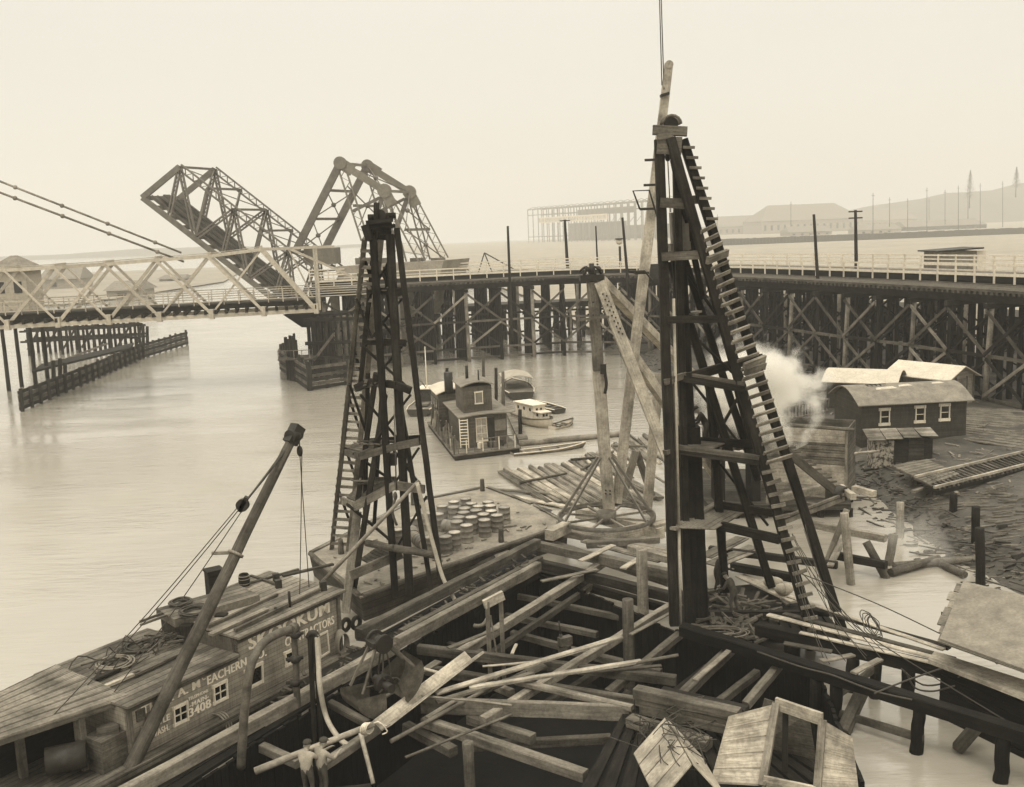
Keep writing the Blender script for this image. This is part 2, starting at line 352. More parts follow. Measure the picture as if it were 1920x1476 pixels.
def cofferdam():
    # upright sheet piling round the pit; each side is a wall of its own
    names = ['far plank wall of the pit, running from the drum barge corner to the tall tower', 'plank wall of the pit under the long dark beams', 'plank wall of the pit on the open-water side at right', 'plank wall of the pit under the camera', 'plank wall of the pit along the painted scow']
    for k in range(5):
        a, b = PIT[k], PIT[(k+1) % 5]; L = (b-a).length; n = int(L/.3); m = MB(); d = (b-a)/n; nr = Vector((d.y, -d.x, 0)).normalized()
        for q in range(n):
            p = a+d*(q+.5); t = 1.02+rnd(-.06, .1)+(.0 if k != 0 else -.25)
            m.beam(Vector((p.x, p.y, -3.3)), Vector((p.x, p.y, t)), .29, .12, nr)
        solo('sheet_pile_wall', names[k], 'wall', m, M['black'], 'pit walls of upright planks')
cofferdam()

# ------------------------------------------------------------------ trestles
TC = [P(606, 558, 9.2), P(680, 554, 9.2), P(760, 549, 9.2), P(960, 538, 9.2), P(1100, 532, 9.2), P(1250, 531, 9.2), P(1400, 538, 9.2), P(1600, 551, 9.2), P(1855, 569, 9.2), P(2000, 582, 9.2)]
TC = [Vector((p.x, p.y, 0)) for p in TC]
def resample(pts, step):
    o = [pts[0].copy()]; acc = 0
    dense = []
    m = len(pts)
    for k in range(m-1):
        a, b, c, d = pts[max(0, k-1)], pts[k], pts[k+1], pts[min(m-1, k+2)]
        for q in range(40):
            t = q/40; dense.append(.5*((2*b)+(c-a)*t+(2*a-5*b+4*c-d)*t*t+(3*b-a-3*c+d)*t**3))
    dense.append(pts[-1]); prev = dense[0]
    for p in dense[1:]:
        L = (p-prev).length
        while acc+L >= step and L > 0:
            t = (step-acc)/L; prev = lerp(prev, p, t); o.append(prev.copy()); L = (p-prev).length; acc = 0
        acc += L; prev = p
    return o
def normals(ps):
    o = []
    for k in range(len(ps)):
        d = (ps[min(k+1, len(ps)-1)]-ps[max(k-1, 0)]).normalized(); n = Vector((-d.y, d.x, 0))
        o.append(n if n.y > 0 or abs(n.x) > .7 else -n)
    return o
def ground_z(x, y):
    d = x-shore_x(y); return -.6 if d < 0 else bank_z(x, y)-.3
def trestle(name, label, center, half, ztop, ndeck, npost, step, rails, dmat):
    ps = resample(center, step); ns = normals(ps); T0 = ps[len(ps)//2]
    t = Thing(name, label, 'trestle', (T0.x, T0.y, 0))
    def strip(m, z, o0, o1, th, mb=None):
        mb = mb or MB(); fine = resample(center, 2.0); fn = normals(fine)
        for k in range(len(fine)-1):
            a, b, na, nb = fine[k], fine[k+1], fn[k], fn[k+1]; u = Vector((0, 0, z))
            mb.slab([a+na*o0+u, b+nb*o0+u, b+nb*o1+u, a+na*o1+u], th)
        return mb
    zc = ztop-1.05
    m = MB()
    for o_ in ((-half*.8, -half*.4, 0, half*.4, half*.8)): strip(None, zc+.0, o_-.13, o_+.13, .62, m)
    t.part('stringer', m, M['dark'])
    if rails:
        fine = resample(center, .62); fn = normals(fine); m = MB()
        for k, (p, n) in enumerate(zip(fine, fn)):
            m.beam(p-n*(half+.15)+Vector((0, 0, ztop-.3)), p+n*(half+.15)+Vector((0, 0, ztop-.3)), .24, .22, jit=.015)
        t.part('tie_deck', m, M['mid'])
        for o_ in rails: t.part('rail', strip(None, ztop-.185, o_-.05, o_+.05, .15), M['lsteel'])
        for o_ in (-half, half): t.part('guard_timber', strip(None, ztop-.185, o_-.12, o_+.1, .2), M['mid'])
    else:
        t.part('road_deck', strip(None, ztop-.42, -half, half, .22), dmat)
        t.part('edge_beam', strip(None, ztop-.7, -half-.14, -half-.005, .5), M['dark'])
    for k, (p, n) in enumerate(zip(ps, ns)):
        m = MB(); m.beam(p-n*(half+.5)+Vector((0, 0, zc-.2)), p+n*(half+.5)+Vector((0, 0, zc-.2)), .4, .4)
        b = t.part('bent', m, M['dark'])
        for q in range(npost):
            o_ = -half*.95+q*half*1.9/(npost-1); bat = (1.1 if q == npost-1 else -1.1 if q == 0 else 0)*.35
            pt = p+n*o_; pb = p+n*(o_+bat); pm = MB(); rr = rnd(.2, .26)
            pm.log(Vector((pb.x, pb.y, ground_z(pb.x, pb.y))), Vector((pt.x, pt.y, zc-.4)), rr, rr*.86, 8, 3, .05)
            t.part('post', pm, M['grey'] if (q == 0 and k % 2 == 0) else M['black'], b)
        for z0, z1 in (((5.2, zc-.5), (1.6, 5.0)) if zc > 6 else ((1.0, zc-.4),)):
            for sgn in (1, -1):
                pm = MB(); off = Vector((p.y-p.y, 0, 0)); dn = Vector((n.y, -n.x, 0))*(.27*sgn)
                pm.beam(p-n*half*sgn+dn+Vector((0, 0, z0)), p+n*half*sgn+dn+Vector((0, 0, z1)), .1, .25, dn)
                t.part('sway_brace', pm, M['black'], b)
    for k in range(len(ps)-1):
        a, b = ps[k]-ns[k]*(half*.95+.3), ps[k+1]-ns[k+1]*(half*.95+.3)
        for z in ((5.1, 1.7, .45) if rails else (5.3,) if zc > 6 else (3.2, 1.2)):
            m = MB(); m.beam(a+Vector((0, 0, z)), b+Vector((0, 0, z+rnd(-.05, .05))), .14, .26); t.part('girt', m, M['mid'] if k % 3 and rails else M['dark'])
        if rails:
            for z0, z1, fl in ((5.2, zc-.6, 0), (5.2, zc-.6, 1), (1.9, 4.9, 0), (1.9, 4.9, 1)):
                if k % 2 and fl == (k//2) % 2: continue
                m = MB(); A, B_ = (a, b) if not fl else (b, a); push = -ns[k]*(.14 if fl else .26)
                m.beam(A+push+Vector((0, 0, z0)), B_+push+Vector((0, 0, z1)), .1, .26); t.part('diagonal_brace', m, random.choice((M['mid'], M['grey'], M['dark'], M['mid'])))
    return t, ps, ns
RC = [p+n*2.6 for p, n in zip(TC, normals(TC))]
trestle('railway_trestle', 'curved timber railway trestle with open tie deck, nearer of the two trestles', RC, 2.5, 10.25, 5, 6, 4.5, (-1.75, -.3, .3, 1.75), None)
WC = [p+n*(11.6) for p, n in zip(TC, normals(TC))]
WC2 = WC
trestle('road_trestle', 'timber road trestle with pale planked roadway behind the railway trestle', WC, 3.6, 10.9, 5, 5, 4.6, None, M['deck'])

LC = [p+n*26 for p, n in zip(TC, normals(TC))]
trestle('low_trestle', 'low dense timber wharf standing in the water behind both trestles', LC[1:8], 3.0, 5.6, 5, 5, 2.1, None, M['ddeck'])
def railing(name, label, off, z, rails, hgt, step, mat, drop=.5):
    line = [p+n*off for p, n in zip(TC, normals(TC))]; ps = resample(line, step); fine = ps
    t = Thing(name, label, 'railing', (ps[len(ps)//2].x, ps[len(ps)//2].y, z))
    for zz, h_ in rails:
        m = MB()
        for a, b in zip(ps, ps[1:]): m.beam(a+Vector((0, 0, z+zz)), b+Vector((0, 0, z+zz)), .06, h_)
        t.part('rail', m, mat)
    for p in ps:
        m = MB(); m.beam(p+Vector((0, 0, z-drop)), p+Vector((0, 0, z+hgt)), .14, .14); t.part('post', m, mat)
railing('white_guardrail', 'white guardrail with long drop posts along the near edge of the road trestle', 7.8, 10.6, ((1.0, .16), (.55, .12), (.2, .25)), 1.1, 2.3, M['white'], .9)
railing('white_fence', 'white three-rail fence along the far edge of the road trestle', 15.3, 10.9, ((1.15, .15), (.75, .13), (.38, .13)), 1.25, 2.5, M['white'], .3)

# ------------------------------------------------------------------ timber truss swing span
BA, BB = P(108, 608, 8.2), P(594, 582, 8.2); bd = (BB-BA).normalized(); bn = Vector((-bd.y, bd.x, 0)); 
def truss_span():
    t = Thing('truss_bridge', 'faded white lattice truss swing span crossing the river', 'bridge', (BA.x, BA.y, 0))
    pb = [V(x, 590, BA, BB) for x in (-85, 12, 108, 204, 299, 397, 495, 594)]
    pb = [Vector((p.x, p.y, 8.2)) for p in pb]
    pt = [V(x, y, BA, BB) for x, y in ((-82, 512), (8, 507), (101, 502), (196, 496), (292, 488), (389, 481), (490, 468))]
    def member(name, a, b, w_, h_, off, mat=M['truss']):
        m = MB(); m.beam(a+off, b+off, w_, h_); t.part(name, m, mat)
    for off in (Vector(), bn*6.4):
        for a, b in zip(pb, pb[1:]): member('bottom_chord', a, b, .32, .42, off)
        for a, b in zip(pt, pt[1:]): member('top_chord', a, b, .3, .34, off)
        member('end_post', pt[-1], pb[-1], .36, .5, off-bn*.02)
        for k in range(6): member('diagonal', pb[k]+Vector((0, 0, .2)), pt[k+1], .24, .34 if k < 4 else .2, off+bn*.16)
        for k in range(0, 6): member('diagonal', pt[k], pb[k+1]+Vector((0, 0, .2)), .24, .3 if k > 2 else .2, off-bn*.16)
        for k in (2, 3, 6):
            if k < 6: member('short_strut', lerp(pb[k], pt[k+1], .5), pb[k+1], .16, .2, off)
    for k in range(1, len(pt)): member('cross_strut', pt[k], pt[k]+bn*6.4, .2, .24, Vector((0, 0, .3)))
    for k in range(len(pt)-1):
        member('lateral_rod', pt[k], pt[k+1]+bn*6.4, .07, .07, Vector((0, 0, .3))); member('lateral_rod', pt[k+1], pt[k]+bn*6.4, .07, .07, Vector((0, 0, .3)))
    L = (pb[-1]-pb[0]).length; n = 34
    for k in range(n+1):
        p = lerp(pb[0], pb[-1], k/n); member('floor_beam', p-bn*.3, p+bn*6.8, .3, .45, Vector((0, 0, .42)), M['dark'])
    for o_ in (.9, 2.2, 3.2, 4.2, 5.5): member('stringer', pb[0], pb[-1], .3, .5, bn*o_+Vector((0, 0, .9)), M['dark'])
    m = MB(); m.slab([pb[0]+bn*.5+Vector((0, 0, 1.16)), pb[-1]+bn*.5+Vector((0, 0, 1.16)), pb[-1]+bn*5.9+Vector((0, 0, 1.16)), pb[0]+bn*5.9+Vector((0, 0, 1.16))], .12); t.part('deck', m, M['ddeck'])
    for o_ in (.35, 6.05):
        for zz in (1.55, 2.1, 2.6): member('hand_rail', pb[0], pb[-1]+bd*6, .07, .1, bn*o_+Vector((0, 0, zz)))
        for k in range(int(L/1.6)): 
            p = pb[0]+bd*(k*1.6); member('rail_post', p, p+Vector((0, 0, 1.5)), .09, .09, bn*o_+Vector((0, 0, 1.15)))
    for k in range(len(pb)): member('chord_block', pb[k]+Vector((0, 0, -.35)), pb[k]+Vector((0, 0, .75)), .5, .55, -bn*.02)
    # approach panel and portal frame at the span's landing
    e = pb[-1]; pr = e+bd*.4
    for o_ in (0, 6.4):
        member('portal_post', pr+bn*o_, pr+bn*o_+Vector((0, 0, 7.2)), .22, .22, Vector())
    member('portal_beam', pr, pr+bn*6.4, .2, .3, Vector((0, 0, 7.1)))
    member('top_chord', pt[-1], pt[-1]+bd*8, .22, .26, Vector()); member('top_chord', pt[-1], pt[-1]+bd*8, .22, .26, bn*6.4)
    member('diagonal', pt[-1]+bd*3, pb[-1]+bd*9+Vector((0, 0, 1.2)), .22, .28, bn*6.4); member('diagonal', pb[-1]+Vector((0, 0, 1)), pt[-1]+bd*3, .14, .18, bn*6.4)
    for px0, py0, px1, py1, o_ in ((58, 363, 340, 474, 6.4), (58, 383, 345, 491, 0)):
        A = V(px1, py1, BA+bn*o_, BB+bn*o_); B_ = V(px0, py0, BA+bn*o_, BB+bn*o_); D = B_-A
        m = MB(); m.cyl(A, A+D*1.5, .12, .12, 7); t.part('stay_bar', m, M['grey'])
        for q in (.18, .5, .8, 1.1): m = MB(); m.ball(A+D*q, .26, 6); t.part('stay_joint', m, M['grey'])
    return pb, pt
PB, PT = truss_span()

def span_cabin():
    c = V(40, 600, BA+bn*12, BB+bn*12); c = Vector((c.x, c.y, 0)); t = Thing('operator_cabin', 'small pale operator cabin standing beyond the truss bridge at the edge of the view', 'cabin', (c.x, c.y, 0))
    m = MB(); m.box(c+Vector((0, 0, 11)), 4, 4, 5.6); t.part('wall', m, M['truss'])
    m = MB(); m.slab([c+Vector((x*2.5, y*2.5, 13.8)) for x, y in ((-1, -1), (1, -1), (1, 1), (-1, 1))], .2); m.rings([[c+Vector((x*2.5, y*2.5, 14)) for x, y in ((-1, -1), (1, -1), (1, 1), (-1, 1))], [c+Vector((x*.3, y*.3, 15.6)) for x, y in ((-1, -1), (1, -1), (1, 1), (-1, 1))]], sm=False); t.part('roof', m, M['felt'])
    for dx in (-1, 1): m = MB(); m.box(c+Vector((dx, -2.02, 12)), .9, .06, 1.3); t.part('window', m, M['glass'])
    for dx in (-1.6, 1.6):
        for dy in (-1.6, 1.6): m = MB(); m.log(c+Vector((dx, dy, -.5)), c+Vector((dx, dy, 8.3)), .25); t.part('post', m, M['dark'])
span_cabin()

# ------------------------------------------------------------------ bascule bridge
BY = 139.0; WV = Vector((2.7, 7.0, 0))
def steel_bar(m, a, b, w_, h_): m.beam(a, b, w_, h_, Vector((0, 0, 1)))
def laced(m, a, b, wd, n=10):                   # a built-up member: two channels with lacing between
    a, b = Vector(a), Vector(b); d = (b-a).normalized(); y = d.cross(Vector((0, 1, 0)))
    if y.length < .1: y = Vector((1, 0, 0))
    y.normalize()
    for s_ in (-1, 1): m.beam(a+y*(wd/2*s_), b+y*(wd/2*s_), .45, .2, y)
    for k in range(n):
        p, q = lerp(a, b, k/n), lerp(a, b, (k+1)/n); s_ = 1 if k % 2 else -1
        m.beam(p+y*(wd/2*s_), q-y*(wd/2*s_), .3, .06, y)
def bascule():
    base = Q(700, 560, BY)
    t = Thing('counterweight_frame', 'tall steel counterweight frame of the bascule bridge behind the timber trestle', 'bridge tower', (base.x, base.y, 0))
    q = lambda x, y: Q(x, y, BY)
    A, L1, MID, B_, E1, E2 = q(638, 306), q(553, 474), q(684, 450), q(721, 358), q(792, 490), q(762, 505)
    for off in (Vector(), WV):
        m = MB(); m.beam(A+off, L1+off, .8, .95); t.part('front_leg', m, M['steel'])
        m = MB(); laced(m, A+off, MID+off, .95, 12); t.part('tower_post', m, M['lsteel'])
        m = MB(); m.beam(A+off, B_+off, .7, .95); t.part('top_chord', m, M['lsteel'])
        m = MB(); laced(m, B_+off, E1+off, .95, 14); t.part('rear_leg', m, M['lsteel'])
        m = MB(); laced(m, B_+off, q(757, 492)+off, .75, 12); t.part('rear_post', m, M['steel'])
        m = MB(); m.beam(B_+off, q(688, 452)+off, .5, .6); m.beam(q(662, 396)+off, q(712, 371)+off, .35, .4); t.part('diagonal', m, M['steel'])
        m = MB(); m.cyl(A+off-Vector((0, .5, 0)), A+off+Vector((0, .5, 0)), .85, n=18); m.beam(A+off, B_*.28+A*.72+off, .62, 1.5); t.part('hinge_plate', m, M['lsteel'])
        m = MB(); m.cyl(B_+off-Vector((0, .45, 0)), B_+off+Vector((0, .45, 0)), .95, n=16); m.beam(B_+off, lerp(B_, E1, .2)+off, .6, 1.4); t.part('gusset', m, M['lsteel'])
    for (a, b) in ((A, A), (lerp(A, L1, .3), 0), (lerp(A, L1, .62), 0), (L1, 0), (B_, 0), (lerp(B_, E1, .55), 0), (lerp(A, MID, .55), 0)):
        m = MB(); m.beam(a, a+WV, .3, .35); t.part('cross_strut', m, M['lsteel'])
    for u_, v_ in ((lerp(A, L1, .3), lerp(A, L1, .62)), (lerp(A, L1, .62), L1), (A, B_), (B_, lerp(B_, E1, .55)), (lerp(B_, E1, .55), E1), (lerp(A, MID, .3), lerp(A, MID, .8))):
        m = MB(); m.beam(u_, v_+WV, .1, .14); m.beam(v_, u_+WV, .1, .14); t.part('cross_bracing', m, M['steel'])
        m = MB(); m.ball((u_+v_+WV)/2, .35, 6); t.part('bracing_plate', m, M['steel'])
    m = MB(); tp = [q(838, 486), q(628, 497)]
    a, b = q(632, 500)-WV*.1, q(836, 488)-WV*.1; c_, d_ = q(818, 560)-WV*.1, q(655, 560)-WV*.1
    m.slab([a, b, c_, d_], (WV*1.2).length, WV.normalized()); t.part('counterweight', m, M['conc'])
    a, b, c_, d_ = q(742, 560), q(817, 560), q(793, 594), q(752, 594); m = MB(); m.slab([a, b, c_, d_], 6, WV.normalized()); t.part('counterweight_toe', m, M['conc'])
    for x in (655, 700, 760, 800): m = MB(); p = q(x, 498); p = p+WV*.5; m.beam(p, p+Vector((0, 0, .9)), 2, .5); t.part('top_beam', m, M['steel'])
    for x in (628, 700, 752):
        for off in (Vector((0, -.5, 0)), WV*1.1): m = MB(); p = q(x, 545)+off; m.beam(Vector((p.x, p.y, -1)), p, 1.1, 1.1); t.part('pier_leg', m, M['conc'])
    m = MB(); m.box(q(578, 482)+WV*.5, 4.2, 5, 2.2); t.part('machinery_house', m, M['lsteel'])
    # raised leaf
    tip = q(267, 371); ax = (q(500, 551)-tip).normalized(); hp = q(338, 314)-tip; pv = (hp-ax*hp.dot(ax)); dpt = pv.length; pv.normalize()
    sc = (q(500, 551)-tip).length/294
    pb2 = lambda u: tip+ax*(u*sc); pt2 = lambda u: tip+ax*(u*sc)+pv*dpt
    base = q(430, 560); t = Thing('bascule_leaf', 'raised steel truss leaf of the bascule bridge, tilted up over the channel', 'bridge leaf', (base.x, base.y, 0))
    bots = [0, 62, 124, 187, 250, 312, 366]; tops = [22, 150, 215, 280, 340]
    for off in (Vector(), WV):
        m = MB(); m.beam(pb2(0)+off, pt2(22)+off, .55, .75); t.part('end_post', m, M['steel'])
        m = MB(); m.beam(pb2(0)+off, pb2(366)+off, .5, .7); t.part('bottom_chord', m, M['steel'])
        m = MB(); laced(m, pt2(22)+off, pt2(345)+off, .75, 36); t.part('top_chord', m, M['steel'])
        for u_, v_ in ((22, 62), (22, 124), (86, 124), (150, 124), (150, 187), (150, 250), (215, 250), (280, 250), (280, 312), (280, 366), (340, 366)):
            m = MB(); (laced(m, pt2(u_)+off, pb2(v_)+off, .4, 12) if u_ in (22, 150, 280) else m.beam(pt2(u_)+off, pb2(v_)+off, .25, .32)); t.part('web_member', m, M['steel'])
    for u_ in (22, 86, 150, 215, 280, 340): m = MB(); m.beam(pt2(u_), pt2(u_)+WV, .25, .3); t.part('cross_strut', m, M['steel'])
    for u_, v_ in ((22, 86), (86, 150), (150, 215), (215, 280), (280, 340)):
        m = MB(); m.beam(pt2(u_), pt2(v_)+WV, .09, .12); m.beam(pt2(v_), pt2(u_)+WV, .09, .12); t.part('cross_bracing', m, M['steel'])
    for k in range(13): m = MB(); p = pb2(k*30); m.beam(p, p+WV, .3, .6); t.part('floor_beam', m, M['steel'])
    for o_ in (.2, .35, .5, .65, .8): m = MB(); m.beam(pb2(0)+WV*o_+pv*.3, pb2(362)+WV*o_+pv*.3, .3, .45, pv); t.part('stringer', m, M['steel'])
    for k, o_ in enumerate((.22, .42, .62)):
        m = MB(); p = pv*.75; a0 = (10, 4, 20)[k]; m.slab([pb2(a0)+WV*o_+p, pb2(362)+WV*o_+p, pb2(362)+WV*(o_+.17)+p, pb2(a0)+WV*(o_+.17)+p], .12, pv); t.part('deck_strip', m, M['ddeck'])
bascule()

# ================================================================== PILE DRIVERS AND DERRICK
def member_list(t, rows, mat):
    for nm, x0, y0, Y0, x1, y1, Y1, w_, h_, *mm in rows:
        m = MB(); m.rough(Q(x0, y0, Y0), Q(x1, y1, Y1), w_, h_, j=.012, ch=.025, upv=(0, 1, 0)); t.part(nm, m, mm[0] if mm else mat)
def plank_deck(m, a, b, c, d, n, th=.06, gap=.02):          # boards running a->b, laid side by side towards d->c
    for k in range(n):
        t0, t1 = k/n, (k+1)/n-gap; e = rnd(-.03, .03)
        m.slab([lerp(a, d, t0), lerp(b, c, t0)*(1+0), lerp(b, c, t1), lerp(a, d, t1)], th+rnd(0, .02))

def tall_driver():
    b = P(1290, 1165, 1.4); t = Thing('pile_driver', 'tallest dark timber pile driver tower, long ladder up its sloping back, beside the pit', 'pile driver', b)
    Y = b.y
    L1a, L1b = (1256, 259, Y-.3), (1523, 1190, Y-1.0); R1a, R1b = (1280, 262, Y+.5), (1586, 1200, Y-.5)
    member_list(t, [
        ('lead', 1236, 262, Y-.1, 1264, 1172, Y-.2, .33, .34), ('lead', 1267, 266, Y+.3, 1290, 1165, Y+.3, .26, .34), ('guide_rail', 1262, 720, Y-.05, 1274, 1168, Y-.05, .1, .1, M['grey']),
        ('leg', *L1a, *L1b, .34, .36), ('leg', *R1a, *R1b, .32, .34),
        ('back_leg', 1257, 491, Y+1.0, 1446, 1100, Y+1.4, .3, .3), ('back_leg', 1283, 486, Y+1.6, 1420, 900, Y+2.2, .26, .28),
        ('inner_post', 1331, 726, Y+1.6, 1360, 1110, Y+1.5, .3, .3), ('inner_post', 1378, 712, Y+1.8, 1408, 830, Y+1.8, .24, .24),
        ('diagonal', 1262, 300, Y+.2, 1318, 560, Y+1.0, .2, .22), ('inner_post', 1278, 385, Y+1.2, 1300, 480, Y+1.2, .2, .22), ('cross_brace', 1300, 720, Y+1.6, 1392, 840, Y+1.7, .1, .16), ('cross_brace', 1392, 730, Y+1.7, 1330, 842, Y+1.7, .1, .16), ('cross_brace', 1350, 870, Y+1.8, 1440, 985, Y+1.4, .1, .18), ('cross_brace', 1280, 500, Y+1.4, 1350, 600, Y+.6, .1, .16), ('cross_brace', 1290, 620, Y+1.4, 1380, 705, Y+.4, .1, .16)], M['dark'])
    m = MB(); m.rough(Q(1272, 480, Y+.75), Q(1291, 830, Y+.75), .5, .5, upv=(0, 1, 0)); m.rough(Q(1289, 800, Y+.76), Q(1306, 1165, Y+.76), .86, .6, upv=(0, 1, 0)); t.part('driven_timber', m, M['dark'])
    m = MB(); m.beam(Q(1272, 398, Y+.7), Q(1276, 470, Y+.7), .6, .5, Vector((0, 1, 0))); m.beam(Q(1273, 455, Y+.7), Q(1274.5, 470, Y+.7), .72, .62, Vector((0, 1, 0))); t.part('hammer', m, M['steel'])
    m = MB(); m.cyl(Q(1263, 560, Y-.1), Q(1273, 990, Y-.25), .055, n=6); m.cyl(Q(1273, 990, Y-.25), Q(1276, 1175, Y-.25), .06, n=6); t.part('steam_pipe', m, M['hose'])
    m = MB(); m.beam(Q(1224, 243, Y-.25), Q(1288, 246, Y-.25), .16, .3); m.beam(Q(1224, 245, Y+.6), Q(1288, 248, Y+.6), .16, .3); t.part('cap_beam', m, M['mid'])
    m = MB(); m.beam(Q(1232, 272, Y-.33), Q(1278, 274, Y-.33), .08, .6, Vector((0, 0, 1))); m.beam(Q(1232, 256, Y-.36), Q(1262, 253, Y-.36), .12, .25); t.part('head_board', m, M['mid'])
    c = Q(1258, 233, Y+.2); m = MB(); x = Vector((0, 1, 0))
    m.cyl(c-x*.09, c+x*.09, .24, n=20); t.part('sheave', m, M['iron'])
    hoop = [c+Vector((.32*math.cos(a), 0, .3*math.sin(a)-.02)) for a in [math.pi*k/8 for k in range(9)]]; m = MB()
    for dy in (-.2, .2): m.tube([p+x*dy for p in hoop], .05, 5, 1)
    t.part('sheave_guard', m, M['grey'])
    m = MB(); m.ball(Q(1252, 294, Y+.1), .13, 8, (.8, .5, 1.3)); m.cyl(Q(1251, 275, Y+.1), Q(1252, 291, Y+.1), .02, n=5); m.cyl(Q(1252, 299, Y+.1), Q(1257, 398, Y+.5), .02, n=5); t.part('hook_block', m, M['iron'])
    def leg(y, which):
        a, b_ = (L1a, L1b) if which == 0 else (R1a, R1b); f = (y-a[1])/(b_[1]-a[1]); return Q(a[0]+(b_[0]-a[0])*f, y, a[2]+(b_[2]-a[2])*f)
    y = 430
    while y < 872:                                    # the ladder between the two sloping legs
        a, b_ = leg(y+7, 0), leg(y-6, 1); d = (b_-a).normalized(); m = MB(); fr = Vector((.1, -.2, .03))
        m.beam(a+d*rnd(-.05, .04)+fr, b_+d*rnd(.0, .12)+fr, .06, .14, Vector((0, -.6, 1)), jit=.012); t.part('rung', m, M['grey']); y += 17.2
    for k in range(8):
        p = leg(277+19*k, 1); m = MB(); m.beam(p+Vector((-.12, -.2, 0)), p+Vector((.3, -.2, -.02)), .06, .1); t.part('cleat', m, M['grey'])
    for k in range(15):
        p = leg(882+21*k, 0); m = MB(); e = rnd(-.06, .06); m.beam(p+Vector((-.14+e, -.2, -.05)), p+Vector((.36+e, -.24, .08+e)), .06, .13); t.part('cleat', m, M['grey'])
    # working stages: frame planks and loose deck boards
    Yb = Y+2.0
    def fr(pts, mat=M['mid'], w_=.1, h_=.3):
        m = MB()
        for (x0, y0, a), (x1, y1, c) in zip(pts, pts[1:]): m.beam(Q(x0, y0, a), Q(x1, y1, c), w_, h_, jit=.01)
        t.part('stage_frame', m, mat)
    fr([(1238, 380, Y-.3), (1296, 383, Y-.3)], M['mid'], .1, .34); fr([(1293, 375, Y+.6), (1318, 374, Y+.8)])
    fr([(1241, 482, Y-.35), (1320, 477, Y-.5)], M['mid'], .1, .3); fr([(1243, 477, Y+.3), (1300, 465, Y+1.6)], M['grey'], .2, .1)
    fr([(1252, 600, Y-.35), (1357, 598, Y-.7)], M['dark'], .1, .26); fr([(1246, 598, Y-.2), (1310, 584, Y+1.6)], M['grey'], .3, .08)
    fr([(1246, 717, Y-.35), (1282, 704, Y+.1), (1396, 722, Y-.85)], M['mid'], .14, .22); fr([(1290, 708, Y-.1), (1378, 682, Y+1.2), (1430, 672, Y+.5)], M['dark'], .16, .34)
    fr([(1282, 710, Y-.05), (1396, 730, Y-.9)], M['dark'], .1, .24)
    fr([(1247, 849, Y-.35), (1268, 838, Y), (1424, 858, Y-.95)], M['mid'], .2, .16); fr([(1268, 844, Y-.02), (1424, 866, Y-.97)], M['dark'], .1, .28); fr([(1300, 826, Y+1.4), (1420, 834, Y+.6)], M['dark'])
    fr([(1352, 986, Y+.2), (1462, 1012, Y-1)], M['dark'], .16, .34); fr([(1300, 1150, Y+1), (1560, 1150, Y)], M['dark'], .2, .2); fr([(1340, 945, Y+2), (1470, 965, Y+.4)], M['dark'])
    m = MB(); plank_deck(m, Q(1270, 840, Y), Q(1330, 846, Y-.4), Q(1372, 828, Y+1.6), Q(1300, 826, Y+1.6), 6); t.part('stage_deck', m, M['deck'])
    m = MB(); plank_deck(m, Q(1264, 991, Y-.4), Q(1352, 944, Y+2.4), Q(1402, 960, Y+2.2), Q(1342, 994, Y-.5), 6); m.beam(Q(1262, 992, Y-.5), Q(1352, 940, Y+2.4), .28, .1); t.part('stage_deck', m, M['deck'])
    m = MB(); plank_deck(m, Q(1300, 466, Y+1), Q(1320, 475, Y-.2), Q(1322, 472, Y+.4), Q(1304, 464, Y+1.4), 3); t.part('stage_deck', m, M['grey'])
    for (xa, ya, xb, yb) in ((1326, 489, 1364, 474), (1395, 688, 1434, 672), (1397, 698, 1434, 686)):
        m = MB(); m.beam(Q(xa, ya, Y-.85), Q(xb, yb, Y+.1), .12, .26, Vector((0, -.4, 1))); t.part('landing_plate', m, M['grey'])
    m = MB(); A, B_ = Q(1474, 846, Y+.6), Q(1562, 918, Y+1.4); m.beam(A, B_, .16, .3)
    for k in range(9): p = lerp(A, B_, (k+.5)/9); m.beam(p+Vector((-.25, -.1, .2)), p+Vector((.25, .1, .2)), .1, .06)
    t.part('cleated_gangway', m, M['mid'])
    return t, b
tall_driver()

